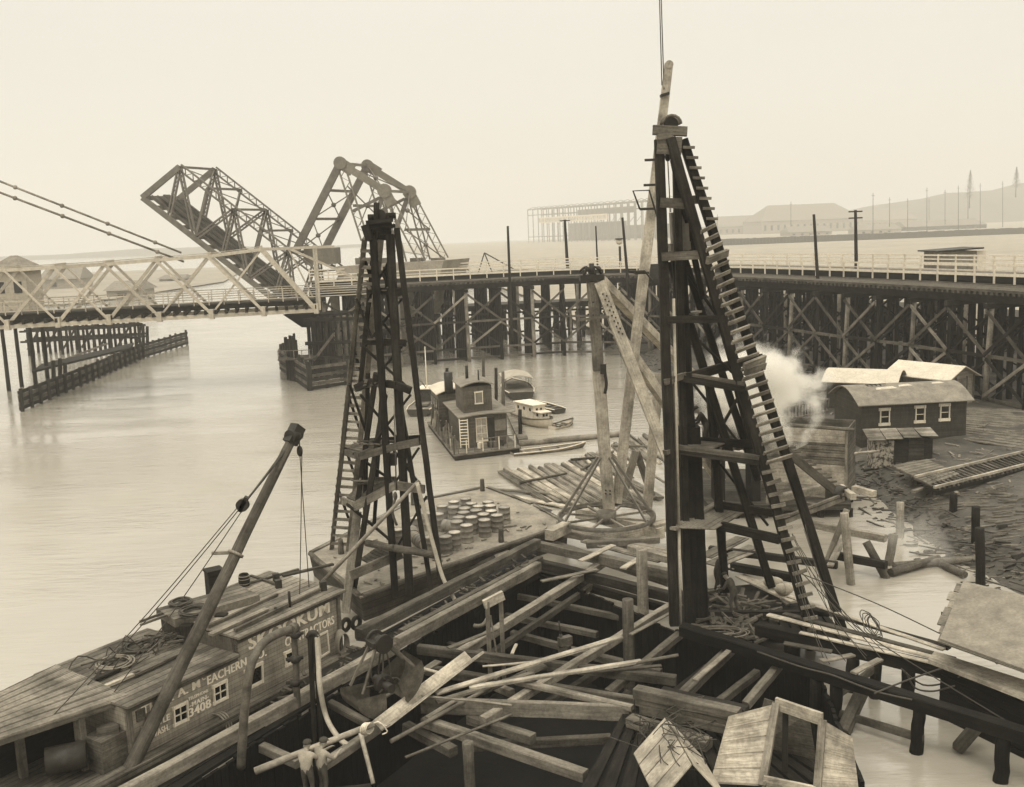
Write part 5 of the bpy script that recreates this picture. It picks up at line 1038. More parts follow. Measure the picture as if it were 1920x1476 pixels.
# ================================================================== HOUSEBOAT, BOATS AND RAFT
def houseboat():
    a, b = P(853, 853, .45), P(974, 838, .45); a.z = b.z = 0; ax = (b-a).normalized(); n = Vector((-ax.y, ax.x, 0))
    L = 14.0; bk = P(838, 702, .4); n = (Vector((bk.x, bk.y, 0))-a); Ln = n.length; n = (n.normalized()*.55+Vector((-ax.y, ax.x, 0))*.45).normalized()
    W = (b-a).length; t = Thing('houseboat', 'two-storey board houseboat on a scow with a white-framed door facing the camera', 'houseboat', a)
    X = lambda u, v, z: a+ax*u+n*v+Vector((0, 0, z))
    m = MB(); m.slab([X(0, 0, -.4), X(W, 0, -.4), X(W, L, -.4), X(0, L, -.4)], .72); t.part('scow_hull', m, M['ddeck'])
    m = MB(); m.slab([X(-.1, -.1, .325), X(W+.1, -.1, .325), X(W+.1, L, .325), X(-.1, L, .325)], .1); t.part('deck', m, M['deck'])
    def block(u0, u1, v0, v1, z0, z1, roof, ro=.25, camber=.3, nm='wall', mat=M['mside'], rn='roof', rmat=M['rooflight']):
        m = MB(); m.slab([X(u0, v0, z0), X(u1, v0, z0), X(u1, v1, z0), X(u0, v1, z0)], z1-z0); w_ = t.part(nm, m, mat)
        m = MB(); rs = []
        for k in range(7): f = k/6; rs.append((u0-ro+(u1-u0+2*ro)*f, z1+camber*math.sin(math.pi*f)+.02))
        for (p0, h0), (p1, h1) in zip(rs, rs[1:]): m.slab([X(p0, v0-ro, h0), X(p1, v0-ro, h1), X(p1, v1+ro, h1), X(p0, v1+ro, h0)], .08)
        return w_, t.part(rn, m, rmat)
    wl, _ = block(1.0, W-.55, 1.7, 8.5, .43, 2.75, 1, .4, .12, 'lower_wall', rmat=M['felt'])
    block(1.25, W-1.5, 2.5, 6.0, 2.95, 4.85, 1, .2, .3, 'upper_wall', rmat=M['felt']); 
    block(.3, W-2.2, 9.2, 13.4, .43, 3.4, 1, .2, .35, 'rear_cabin_wall')
    def pl(px, py, v): p0, p1 = X(0, v, 0), X(W, v, 0); return V(px, py, p0, p1)
    nn = -n
    quadframe(t, lambda x, y: pl(x, y, 1.7), [(892, 785), (911, 783), (914, 826), (894, 828)], Vector((ax.y, -ax.x, 0)), .1, wl, pane=M['lid'], bars=(1, 2), pname='door')
    quadframe(t, lambda x, y: pl(x, y, 2.5), [(890, 736), (904, 734), (905, 756), (891, 757)], Vector((ax.y, -ax.x, 0)), .1, None, pane=M['felt'], bars=None)
    m = MB(); q = [pl(x, y, 1.65) for x, y in ((927, 788), (948, 785), (948, 806), (928, 808))]; m.slab(q, .05, -n); t.part('notice_board', m, M['felt'])
    m = MB(); q = [pl(x, y, 1.66) for x, y in ((914, 784), (926, 782), (928, 825), (916, 827))]; m.slab(q, .03, -n); t.part('dark_doorway', m, M['iron'])
    for x in (861, 876): m = MB(); m.beam(pl(x+3, 840, .4), pl(x, 786, .4), .07, .07); t.part('ladder_rail', m, M['white'])
    for k in range(9): m = MB(); y = 834-k*5.6; m.beam(pl(863.5-.3*k, y, .38), pl(878.5-.3*k, y-1, .38), .05, .06); t.part('ladder_rung', m, M['white'])
    for k in range(8): m = MB(); p = X(.3+(W-.6)*k/7, .15, .43); m.beam(p, p+Vector((0, 0, .95)), .07, .07); t.part('rail_post', m, M['white'] if k % 2 else M['grey'])
    m = MB(); m.beam(X(W*.45, .15, 1.35), X(W-.3, .15, 1.35), .05, .07); t.part('hand_rail', m, M['grey'])
    for (u, v, z0, z1, r_) in ((2.0, 4.6, 5.0, 6.2, .12), (W-2.4, 3.0, 5.0, 6.0, .06), (1.2, 9.0, 3.5, 5.2, .35)): m = MB(); m.cyl(X(u, v, z0), X(u, v, z1), r_, n=10); t.part('stove_pipe', m, M['iron'])
    for k in range(4): m = MB(); p = X(.28, 9.6+k*1.0, 2.0); m.slab([p, p+n*.7, p+n*.7+Vector((0, 0, .9)), p+Vector((0, 0, .9))], .04, -ax); t.part('window', m, M['glass'])
    for k in range(24):
        v = .3+k*.55; m = MB(); p = X(.05+rnd(-.1, .15), v, .4); m.beam(p, p+Vector((rnd(-.1, .3), rnd(-.2, .2), rnd(.6, 1.8))), .08, rnd(.08, .3)); t.part('stacked_board', m, random.choice((M['grey'], M['mid'], M['pale'])))
    for k in range(7): m = MB(); p = X(rnd(2, W-.6), rnd(.9, 1.5), .43); m.box(p+Vector((0, 0, .2)), rnd(.2, .4), .25, rnd(.25, .5), rnd(0, 3)); t.part('deck_box', m, random.choice((M['white'], M['grey'], M['mid'])))
    for (u, v) in ((W+.4, 2.5), (W+.7, 7), (W+.5, 11), (-.8, 10.5)): pass
houseboat()
def hull(m, L, B, D, fore=.35, fine=2.2, n=12, sheer=.25, wt=0.0):
    rs = []
    for k in range(n+1):
        f = k/n; x = -L/2+L*f; wd = B/2*(1-max(0, (f-(1-fore))/fore)**fine)*(.8+.2*min(1, f*4)); sh = sheer*max(0, (f-.4))**2*2.5; wd = max(wd, .02)
        rs.append([(x, wd, D+sh), (x, wd*.9, D*.45+sh), (x-.04*L*f*f, wd*.5, .0+sh*.6), (x-.04*L*f*f, -wd*.5, 0+sh*.6), (x, -wd*.9, D*.45+sh), (x, -wd, D+sh)])
    m.rings(rs, closed=False, caps=False); 
    for e in (0, -1): m.face([Vector(p) for p in (rs[e] if e else rs[e][::-1])])
    return rs
def boat(name, label, px, py, L, B, D, ang, kind, mat):
    c = P(px, py, 0); t = Thing(name, label, 'boat', (c.x, c.y, -.12), R(ang), None, True)
    m = MB(); rs = hull(m, L, B, D, .45 if kind != 'scow' else .2, 2.0); t.part('hull', m, mat)
    m = MB()
    for s_ in (0, 5): m.tube([r_[s_] for r_ in rs], .05, 5, 1)
    t.part('gunwale', m, M['white'] if mat is not M['hullw'] else M['mid'])
    if kind in ('skiff', 'rowboat'):
        m = MB()
        for a, b in zip(rs, rs[1:]): m.face([(a[0][0], a[0][1]*.8, .14), (b[0][0], b[0][1]*.8, .14+b[0][2]-D), (b[5][0], b[5][1]*.8, .14+b[0][2]-D), (a[5][0], a[5][1]*.8, .14)])
        t.part('floor', m, M['mid'])
        for f in (.2, .45, .7): m = MB(); r_ = rs[int(f*12)]; m.beam((r_[0][0], r_[0][1], D*.8), (r_[5][0], r_[5][1], D*.8), .22, .05); t.part('thwart', m, M['grey'])
    else:
        m = MB()
        for a, b in zip(rs, rs[1:]): m.face([Vector(a[0])-Vector((0, 0, .08)), Vector(b[0])-Vector((0, 0, .08)), Vector(b[5])-Vector((0, 0, .08)), Vector(a[5])-Vector((0, 0, .08))][::-1])
        t.part('deck', m, M['grey'])
    def cab(x0, x1, wd, z0, z1, wm, rm, wins, nm='cabin'):
        m = MB(); m.slab([(x0, -wd, z0), (x1, -wd*.8, z0), (x1, wd*.8, z0), (x0, wd, z0)], z1-z0); w_ = t.part(nm, m, wm)
        m = MB(); m.slab([(x0-.15, -wd-.12, z1), (x1+.15, -wd*.8-.12, z1), (x1+.15, wd*.8+.12, z1), (x0-.15, wd+.12, z1)], .08); t.part('cabin_roof', m, rm, w_)
        for k in range(wins):
            for s_ in (-1, 1):
                f = (k+.5)/wins; x = x0+(x1-x0)*f; y = s_*(wd+(wd*.8-wd)*f+.006); m = MB(); m.beam((x-.14, y, z0+(z1-z0)*.68), (x+.14, y, z0+(z1-z0)*.68), .02, .26); t.part('window', m, M['glass'], w_)
        for y in (-wd*.35, wd*.35): m = MB(); m.beam((x0-.006, y-.1, z0+(z1-z0)*.66), (x0-.006, y+.1, z0+(z1-z0)*.66), .02, .26); t.part('window', m, M['glass'], w_); m = MB(); m.beam((x1+.006, y*.8-.1, z0+(z1-z0)*.68), (x1+.006, y*.8+.1, z0+(z1-z0)*.68), .02, .24); t.part('window', m, M['glass'], w_)
    if kind == 'launch': cab(-L*.38, L*.12, B*.34, D-.05, D+1.05, M['white'], M['white'], 3); cab(L*.12, L*.3, B*.24, D-.05, D+.55, M['white'], M['white'], 1, 'trunk')
    if kind == 'tug':
        cab(-L*.05, L*.2, B*.32, D, D+1.3, M['hulld'], M['white'], 2); m = MB(); m.cyl((L*.05, 0, D), (L*.05, 0, D+5.2), .06, .04, 7); t.part('mast', m, M['white']); m = MB(); m.beam((-L*.3, 0, D+.12), (-L*.12, 0, D+.12), 1.2, .2); t.part('hatch', m, M['grey'])
        m = MB(); m.cyl((L*.05, 0, D+1.2), (-L*.35, 0, D+2.6), .05, n=6); t.part('derrick_pole', m, M['grey'])
    if kind == 'covered':
        m = MB(); N = 6
        for k in range(N):
            f0, f1 = k/N, (k+1)/N; y0, y1 = -B*.5+B*f0, -B*.5+B*f1; z = lambda f: D+.95+.35*math.sin(math.pi*f)
            m.slab([(-L*.25, y0, z(f0)), (L*.3, y0, z(f0)), (L*.3, y1, z(f1)), (-L*.25, y1, z(f1))], .05)
        t.part('canopy', m, M['canvas'])
        for x in (-L*.22, 0, L*.27):
            for s_ in (-1, 1): m = MB(); m.cyl((x, s_*B*.42, D-.1), (x, s_*B*.42, D+1.0), .035, n=6); t.part('canopy_post', m, M['grey'])
boat('fishing_boat', 'small dark fishing boat with a mast and white rail, left of the houseboat', 801, 768, 7.5, 2.6, .8, 82, 'tug', M['hulld'])
boat('covered_launch', 'launch under a rounded canvas awning, moored behind the houseboat', 969, 738, 8.5, 3.0, .9, 96, 'covered', M['hulld'])
boat('cabin_launch', 'white cabin launch moored at the log boom beside the houseboat', 1004, 796, 5.6, 2.1, .8, -62, 'launch', M['hullw'])
boat('rowboat', 'dark open rowboat just beyond the white cabin launch', 1028, 770, 4.2, 1.5, .55, 118, 'rowboat', M['hulld'])
boat('skiff', 'small white skiff floating alone on the bright water', 1055, 800, 2.8, 1.1, .4, 48, 'skiff', M['hullw'])
boat('skiff', 'long flat weathered skiff lying by the log raft', 1030, 846, 5.8, 1.25, .32, 18, 'skiff', M['grey'])
boat('rowboat', 'half-hidden grey rowboat between the white launch and the covered launch', 986, 768, 3.6, 1.4, .5, 95, 'rowboat', M['mid'])
def landing():
    m = MB(); a, b = P(972, 832, .2), P(1160, 814, .2); m.log(a, b, .24, .2, 10, 9, .06); solo('boom_log', 'long floating boom log between the houseboat and the shore', 'log', m, M['grey'])
    pts = [P(x, y, .3) for x, y in ((938, 752), (953, 748), (990, 824), (972, 828))]; m = MB(); m.slab(pts, .15); solo('float_dock', 'narrow plank float moored along the right side of the houseboat', 'dock', m, M['deck'])
    for k, (x, yt, yb, lab) in enumerate(((930, 690, 760, 'tall mooring pile behind the upper storey of the houseboat'), (943, 697, 770, 'mooring pile by the plank float'), (975, 768, 824, 'mooring pile at the stern of the white cabin launch'), (906, 660, 730, 'slim mooring pole rising above the houseboat roof'), (838, 690, 772, 'pile between the fishing boat and the houseboat'))):
        p = P(x, yb, 0); m = MB(); m.log(p-Vector((0, 0, .8)), Q(x, yt, p.y), .17, .14, 8, 4, .05); solo('mooring_pile', lab, 'pile', m, M['mid'] if k % 2 else M['dark'], 'mooring piles round the houseboat')
landing()
def raft():
    for tier, n, (xa, ya), (xb, yb), la, lb, dx, dy in (('nearer', 27, (936, 886), (1122, 862), 8, 12, 112, 66), ('farther', 17, (1078, 862), (1236, 806), 5.5, 9, 100, 78)):
        for k in range(n):
            f = k/(n-1); x, y = xa+(xb-xa)*f+rnd(-5, 5), ya+(yb-ya)*f+rnd(-4, 4)
            a = P(x, y, .08); d = P(x+dx, y+dy, .08)-a; d.normalize(); L = rnd(la, lb); d = Matrix.Rotation(rnd(-.035, .035), 3, 'Z') @ d
            m = MB(); zo = rnd(-.08, .06)
            if k % 3: m.log(a+Vector((0, 0, zo)), a+d*L+Vector((0, 0, zo+rnd(-.05, .05))), rnd(.13, .19), rnd(.11, .17), 8, 4, .06)
            else: m.beam(a+Vector((0, 0, zo+.05)), a+d*L+Vector((0, 0, zo+.03)), rnd(.32, .42), .16, jit=.02)
            solo('raft_log', f'pale floating {"log" if k % 3 else "squared timber"}, {ORD[k]} from left in the {tier} half of the raft', 'log', m, random.choice((M['grey'], M['deck'], M['deck'], M['pale'])), 'logs of the floating raft')
    for k, (x0, y0, x1, y1, lab) in enumerate(((1070, 862, 1118, 858, 'short dark-ended plank lying across the upper raft logs'), (1090, 880, 1150, 846, 'chain-like cross pole over the middle of the log raft'), (975, 905, 1062, 888, 'thin cross pole binding the near ends of the raft logs'), (1150, 836, 1250, 838, 'pole lying on the far edge of the log raft'), (1180, 815, 1252, 870, 'plank slanting the other way at the far right of the raft'), (1160, 848, 1246, 905, 'squared pale timber behind the derrick boom on the raft'))):
        m = MB(); m.log(P(x0, y0, .35), P(x1, y1, .35), .09, .08, 7, 4, .08); solo('pole' if k != 4 else 'plank', lab, 'pole', m, M['grey' if k % 2 else 'mid'])
    # timbers standing between the raft and the derrick
    for x0, y0, x1, y1, lab in ((1192, 846, 1168, 934, 'left grey prop of the timber trestle horse behind the turning wheel'), (1194, 848, 1222, 930, 'right dark prop of the timber horse behind the turning wheel')):
        b_ = P(x1, y1, .5); m = MB(); m.beam(b_, Q(x0, y0, b_.y+.3), .4, .3, Vector((0, 1, 0))); solo('prop', lab, 'prop', m, M['grey' if x1 < 1200 else 'mid'])
    b_ = P(1212, 944, .9); m = MB(); m.beam(b_-Vector((0, 0, .6)), Q(1236, 700, b_.y+.6), .5, .45, Vector((0, 1, 0))); solo('post', 'tall pale post rising just right of the derrick boom', 'post', m, M['pale'])
raft()

# ================================================================== ROUND THE TALL DRIVER'S FOOT
def driver_base():
    b = P(1400, 1160, 1.1); t = Thing('work_platform', 'dark littered timber platform under the tall pile driver', 'platform', (b.x, b.y, 0))
    pts = [P(x, y, 1.02) for x, y in ((1268, 1108), (1420, 1092), (1560, 1160), (1600, 1210), (1430, 1216), (1276, 1182))]
    m = MB(); plank_deck(m, pts[5], pts[0], pts[2], pts[3], 16, .08); t.part('decking', m, M['dark'])
    m = MB(); m.slab([pts[0]-Vector((0, 0, .05)), pts[1]-Vector((0, 0, .05)), pts[2]-Vector((0, 0, .05)), pts[3]-Vector((0, 0, .05)), pts[5]-Vector((0, 0, .05))], -.12); t.part('underdeck', m, M['dark'])
    for x, y in ((1300, 1120), (1360, 1105), (1440, 1120), (1520, 1170), (1420, 1200), (1300, 1180), (1480, 1200)):
        m = MB(); p = P(x, y, 1); m.log(p-Vector((0, 0, 3)), p, .2, .2, 8, 3); t.part('pile', m, M['dark'])
    m = MB()
    for k in range(120):
        p = lerp(lerp(pts[5], pts[4], rnd(.1, 1)), lerp(pts[0], pts[2], rnd(.1, .8)), rnd(0, 1))+Vector((0, 0, rnd(.12, .3))); a = rnd(0, 3.14); L = rnd(.2, 1.1); m.beam(p, p+Vector((math.cos(a)*L, math.sin(a)*L, rnd(-.05, .2))), rnd(.04, .18), rnd(.03, .1))
    solo('wood_debris', 'broken boards and offcuts strewn over the platform of the tall driver', 'debris', m, M['mid'], None, 'stuff')
    m = MB(); c = P(1346, 1190, 1.3)
    for k in range(5): rr = rnd(.35, .75); m.tube([c+Vector((rr*1.5*math.cos(a)+rnd(-.1, .1), rr*.7*math.sin(a), .04*k)) for a in [6.2832*q/12 for q in range(12)]], .022, 5, 2, True)
    solo('hose_coil', 'loose loops of dark hose at the edge of the pit below the driver', 'coil', m, M['grey'])
    for lab, x0, y0, x1, y1, z, w_, h_, mt in (('pale broad board slanting past the two sacks', 1388, 1079, 1492, 1128, 1.3, .5, .08, 'pale'), ('dark beam spanning behind the workers at the tall driver', 1372, 1062, 1490, 1084, 1.6, .3, .34, 'dark'), ('long dark beam behind the sacks, reaching to the open water', 1330, 1030, 1570, 1060, 1.2, .3, .3, 'dark'),
        ('upper bright strip of the plank walkway at right', 1478, 1118, 1770, 1218, 1.75, .22, .06, 'pale'), ('second bright strip of the plank walkway at right', 1440, 1152, 1770, 1238, 1.78, .26, .06, 'pale'), ('third bright strip of the plank walkway at right', 1500, 1186, 1790, 1252, 1.78, .2, .06, 'pale'), ('dark board between the bright walkway strips', 1470, 1150, 1790, 1236, 1.72, .26, .06, 'mid'),
        ('dark outer board of the plank walkway at right', 1520, 1140, 1780, 1215, 1.7, .3, .1, 'dark'), ('white-topped beam out in the water beyond the driver', 1517, 982, 1660, 1010, 1.4, .3, .34, 'grey'), ('low dark beam in the water behind the crossed piles', 1560, 1040, 1662, 1060, .7, .3, .34, 'dark'), ('pale board leaning on the sloping pole beyond the driver', 1556, 1062, 1580, 1012, 1.3, .3, .08, 'grey'),
        ('bright loose planks under the board deck behind the driver', 1335, 1060, 1418, 1026, 1.3, .9, .06, 'deck'), ('second bright plank under the board deck behind the driver', 1322, 1044, 1392, 1008, 1.4, .7, .06, 'deck')):
        timber('beam' if 'beam' in lab else 'plank', lab, 'beam' if 'beam' in lab else 'plank', x0, y0, x1, y1, z, z, w_, h_, mt, 'timbers round the tall driver')
    for lab, x0, yt, x1, yb, z, r_, mt in (('pale square post standing in the water beyond the driver', 1583, 962, 1598, 1096, 0, .19, 'grey'), ('sloping pale pole leaning out over the water beyond the driver', 1588, 955, 1545, 1044, .8, .14, 'grey'), ('thick upper pile of the fallen pair in the water', 1624, 1016, 1676, 1086, 0, .19, 'bark'), ('thin lower pile of the fallen pair in the water', 1632, 1034, 1690, 1080, 0, .13, 'bark'), ('short post rising through the fallen pair of piles', 1676, 1002, 1662, 1060, 0, .2, 'grey')):
        b_ = P(x1, yb, z); m = MB(); m.log(b_-Vector((0, 0, .6)), Q(x0, yt, b_.y+(.9 if 'fallen' in lab and 'pair of' not in lab else .2)), r_, r_, 10, 5, .05); solo('pile' if 'pile' in lab else 'post', lab, 'pile' if 'pile' in lab else 'post', m, M[mt], 'posts in the water beyond the driver')
    for k, (x, y) in enumerate(((1450, 1092), (1470, 1104))):
        p = P(x, y, 1.6); m = MB(); m.ball(p, .36, 9, (1.15, .8, .62)); m.tube([p+Vector((0, .3*math.cos(a), .23*math.sin(a))) for a in [6.2832*q/10 for q in range(10)]], .025, 5, 1, True); solo('sack', ('upper', 'lower')[k]+' of two bulging pale sacks by the ladder of the tall driver', 'sack', m, M['canvas'], 'sacks')
    for lab, x0, y0, x1, y1, z in (('log lying from the fallen piles towards the shore pile', 1676, 1062, 1840, 1046, .15), ('second log crossing the shore log in the water', 1670, 1074, 1760, 1046, .2), ('thin log pointing out from the shore at right', 1745, 1050, 1810, 1078, .1)):
        m = MB(); m.log(P(x0, y0, z), P(x1, y1, z+.1), .2, .15, 9, 6, .08); solo('log', lab, 'log', m, M['bark'], 'logs along the shore')
    for k, (x, yt, yb, lab) in enumerate(((1688, 942, 1004, 'pale round pile at the waterline left of the brush slope'), (1788, 926, 956, 'short pile on the brush slope below the track'), (1830, 950, 1004, 'stout pile high on the brush slope near the right edge'), (1841, 990, 1098, 'tall dark leaning pile standing in the water at right'))):
        p = P(x, yb, .1 if k in (0, 3) else .9); m = MB(); m.log(p-Vector((0, 0, 1)), Q(x-(4 if k == 3 else 0), yt, p.y), .2, .19, 10, 4, .05); solo('pile', lab, 'pile', m, M['grey' if k == 0 else 'dark'], 'shore piles')
driver_base()
def under_beams():
    lo, up_ = (P(1280, 1180, 0), P(2120, 1442, 0)), None
    lo = (P(1280, 1180, 1.6), P(2120, 1442, 1.6)); up_ = (P(1420, 1178, 1.5), P(2120, 1338, 1.5))
    for ln, f, lab in ((lo, .37, 'left pile of the close pair under the lower dark beam'), (lo, .42, 'right pile of the close pair under the lower dark beam'), (lo, .61, 'stout pile under the lower dark beam near the right edge'), (lo, .78, 'pile under the lower dark beam, farthest towards the lower right'), (up_, .12, 'pile under the upper dark beam at the corner of the pit'), (up_, .3, 'pile under the upper dark beam behind the raking brace'), (up_, .37, 'second pile under the upper dark beam, next to the loose hoses'), (up_, .46, 'pile under the upper dark beam beside the crib wall')):
        p = lerp(ln[0], ln[1], f); m = MB(); r_ = rnd(.19, .25); lean = rnd(-.12, .12); m.log(Vector((p.x+lean, p.y+.05, -1)), Vector((p.x, p.y, p.z-.2)), r_*1.08, r_*.95, 11, 9, .12); solo('pile', lab, 'pile', m, M['dark' if f in (.37, .3) else 'black'], 'piles under the long beams')
    for lab, a, b in (('slanting cross brace between the piles of the two dark beams', lerp(*lo, .37)-Vector((0, 0, 1.4)), lerp(*up_, .37)-Vector((0, 0, .4))), ('low tie timber joining the piles just above the water', lerp(*lo, .4)-Vector((0, 0, 1.2)), lerp(*lo, .62)-Vector((0, 0, 1.1)))):
        m = MB(); m.rough(a, b, .12, .26, j=.01, ch=.02); solo('brace', lab, 'brace', m, M['mid'])
    for lab, x0, y0, x1, y1, z0, z1 in (('weathered raking brace under the long beams', 1582, 1372, 1622, 1284, .1, 1.2), ('dark raking brace in the lower right corner', 1795, 1404, 1840, 1352, .1, 1.1)):
        timber('brace', lab, 'brace', x0, y0, x1, y1, z0, z1, .36, .32, 'mid')
    # pile of sawn timbers at the pit edge
    for k, (x0, y0, x1, y1, z, lab) in enumerate(((1192, 1296, 1386, 1340, 1.9, 'topmost timber of the stack beside the pit'), (1196, 1310, 1382, 1352, 1.6, 'second timber of the stack, with a bright edge'), (1204, 1326, 1376, 1366, 1.4, 'split timber low on the front of the stack'), (1240, 1300, 1400, 1336, 1.5, 'timber at the back of the stack beside the pit'), (1180, 1350, 1330, 1396, 1.2, 'bottom timber of the stack, half under cables'))):
        timber('timber', lab, 'timber', x0, y0, x1, y1, z, z, .42, .3, ('mid', 'grey', 'mid', 'dark', 'mid')[k], 'timber stack by the pit')
    pts = [P(x, y, .9) for x, y in ((1170, 1340), (1420, 1370), (1600, 1400), (1640, 1500), (1080, 1500))]; m = MB(); plank_deck(m, pts[0], pts[4], pts[3], pts[1], 14, .1); solo('plank_stage', 'dark plank stage carrying the timber stack and the pale crates', 'stage', m, M['dark'])
    m = MB()
    for k in range(16):
        p = P(rnd(1180, 1330), rnd(1340, 1400), 1.5); m.tube([p+Vector((rnd(-.8, .8), rnd(-.5, .5), rnd(-.3, .5))) for q in range(5)], .018, 5, 4)
    solo('cable_tangle', 'tangle of black cable thrown over the timber stack', 'cable', m, M['wire'])
    # pale plank hopper
    b = P(1460, 1420, 1.0); t = Thing('plank_hopper', 'new pale plank hopper with sloping boarded sides and an open top', 'hopper', b)
    A, B_, Cc, D = P(1366, 1346, 2.9), P(1455, 1322, 2.9), P(1542, 1352, 2.9), P(1598, 1386, 2.7)
    Al, Bl = P(1332, 1470, 1.3), P(1428, 1475, 1.3); Cl, Dl = P(1530, 1500, 1.0), P(1612, 1500, 1.2)
    for k in range(5):
        m = MB(); f0, f1 = k/5+.008, (k+1)/5-.008; m.slab([lerp(A, Al, f0), lerp(B_, Bl, f0), lerp(B_, Bl, f1), lerp(A, Al, f1)], .06); t.part('side_board', m, M['pale'])
        m = MB(); m.slab([lerp(Cc, Cl, f0), lerp(D, Dl, f0), lerp(D, Dl, f1), lerp(Cc, Cl, f1)], .06); t.part('side_board', m, M['pale'])
    for a, c in ((B_, Bl), (Cc, Cl)): m = MB(); m.beam(a+Vector((0, -.03, .05)), c+Vector((0, -.05, .05)), .2, .16); t.part('corner_post', m, M['grey'])
    m = MB(); m.beam(B_+Vector((0, 0, .05)), Cc+Vector((0, 0, .05)), .1, .34); t.part('top_rail', m, M['pale'])
    m = MB(); m.beam(lerp(Bl, Cl, .02)+Vector((0, 0, .15)), lerp(Bl, Cl, .98)+Vector((0, 0, .2)), .1, .34); t.part('lower_rail', m, M['pale'])
    m = MB(); m.beam(lerp(B_, Cc, .3)+Vector((0, .4, -.1)), lerp(Bl, Cl, .6)+Vector((0, .9, .1)), .16, .16); t.part('inner_brace', m, M['dark'])
    m = MB(); m.slab([B_+Vector((0, 1.2, -.4)), Cc+Vector((0, 1.2, -.4)), Cc+Vector((.3, 1.4, -2)), B_+Vector((-.3, 1.4, -2))], .06, Vector((0, 1, 0))); t.part('back_wall', m, M['mid'])
    # little pale gable roof at the bottom edge
    b = P(1250, 1440, 1.0); t = Thing('gable_hatch', 'small pale gabled board cover draped with cable at the bottom edge', 'cover', b)
    ap = P(1246, 1348, 2.3); a2 = ap+Vector((.3, -2.6, .0)); l0, r0_ = P(1188, 1414, 1.5), P(1314, 1418, 1.5); l2, r2 = l0+Vector((.3, -2.6, 0)), r0_+Vector((.3, -2.6, 0))
    for q in range(4):
        m = MB(); f0, f1 = q/4+.01, (q+1)/4-.01; m.slab([lerp(ap, a2, f0), lerp(l0, l2, f0), lerp(l0, l2, f1), lerp(ap, a2, f1)], .05); t.part('roof_board', m, M['pale'])
        m = MB(); m.slab([lerp(ap, a2, f0)+Vector((.03, 0, .02)), lerp(r0_, r2, f0), lerp(r0_, r2, f1), lerp(ap, a2, f1)+Vector((.03, 0, .02))], .05); t.part('roof_board', m, M['pale'])
    m = MB(); m.slab([ap, l0, r0_], .04, Vector((0, -1, 0))); t.part('gable_end', m, M['pale'])
    m = MB()
    for k in range(12): p = lerp(ap, lerp(a2, l2, rnd(0, .8)), rnd(.1, .7)); m.tube([p+Vector((rnd(-.5, .3), rnd(-.5, .5), .15)), p+Vector((rnd(-.3, .3), rnd(-.5, .5), .22)), p+Vector((rnd(-.2, .8), rnd(-.7, .3), .1)), p+Vector((rnd(0, 1), rnd(-.9, 0), -.1))], .014, 5, 4)
    solo('cable_loops', 'thin black cable looped over the small gabled cover', 'cable', m, M['wire'])
    # tar-papered shed on its deck at the right edge
    b = P(1830, 1260, 1.7); t = Thing('deck_shed', 'low shed with a sagging tar-paper roof on a pale plank deck at the right edge', 'shed', b)
    R_ = [P(1806, 1092, 3.5), P(2010, 1140, 3.5), P(2010, 1290, 2.9), P(1762, 1200, 2.9)]; m = MB(); m.slab(R_, .05); t.part('roof', m, M['felt'])
    for k in range(7):
        f0, f1 = k/7, (k+1)/7; m = MB(); e = Vector((rnd(.02, .35), 0, 0)); m.slab([lerp(R_[0], R_[3], f0)-e-Vector((0, 0, .07)), lerp(R_[1], R_[2], f0)-Vector((0, 0, .07)), lerp(R_[1], R_[2], f1)-Vector((0, 0, .07)), lerp(R_[0], R_[3], f1)-e-Vector((0, 0, .07))], .05); t.part('roof_board', m, M['grey'])
    D_ = [P(1752, 1225, 1.9), P(2080, 1330, 1.9), P(2100, 1385, 1.9), P(1740, 1244, 1.9)]
    for k in range(4):
        f0, f1 = k/4+.01, (k+1)/4-.01; m = MB(); m.slab([lerp(D_[0], D_[3], f0), lerp(D_[1], D_[2], f0), lerp(D_[1], D_[2], f1), lerp(D_[0], D_[3], f1)], .08+.02*k); t.part('deck_board', m, M['pale'])
    m = MB(); q = [P(1772, 1205, 2.0), P(2040, 1295, 2.0), P(2040, 1295, 2.85), P(1772, 1205, 2.85)]; q = [q[0]+Vector((.1, .5, 0)), q[1]+Vector((0, .5, 0)), Vector((q[1].x, q[1].y+.5, 2.85)), Vector((q[0].x+.1, q[0].y+.5, 2.85))]; m.slab(q, .1, Vector((0, 1, 0))); t.part('wall', m, M['dark'])
    q = [Vector((p.x, p.y+.12, 0)) for p in (D_[3], D_[2])]; m = MB()
    for k in range(9): zz = -.4+k*.25; m.beam(q[0]+Vector((.5, 0, zz)), q[1]+Vector((0, 0, zz)), .14, .235, jit=.015)
    t.part('crib_wall', m, M['black'])
    for x, y in ((1776, 1212), (1870, 1244)): m = MB(); p = P(x, y, 1.9); m.beam(p, p+Vector((0, 0, .95)), .12, .12); t.part('post', m, M['dark'])
    for lab, pts_ in (('sagging cable from the driver ladder to the shed roof', (Q(1500, 1075, 35.5), P(1640, 1125, 3.2)-Vector((0, 0, .1)), P(1762, 1188, 3.0))), ('steep cable crossing the walkway to the lower right corner', (Q(1490, 1060, 35.5), P(1600, 1170, 2.6), P(1720, 1250, 2.0), P(1900, 1360, 1.7)))):
        m = MB(); m.tube(pts_, .02, 5, 4); solo('cable', lab, 'cable', m, M['wire'])
    m = MB()
    for k in range(9): a0 = Q(rnd(1470, 1510), rnd(960, 1040), 35.6); e = P(rnd(1540, 1660), rnd(1195, 1260), 1.8); m.tube([a0, lerp(a0, e, .5)-Vector((0, 0, rnd(.2, .9))), e], .014, 5, 4)
    c = P(1628, 1180, 1.95)
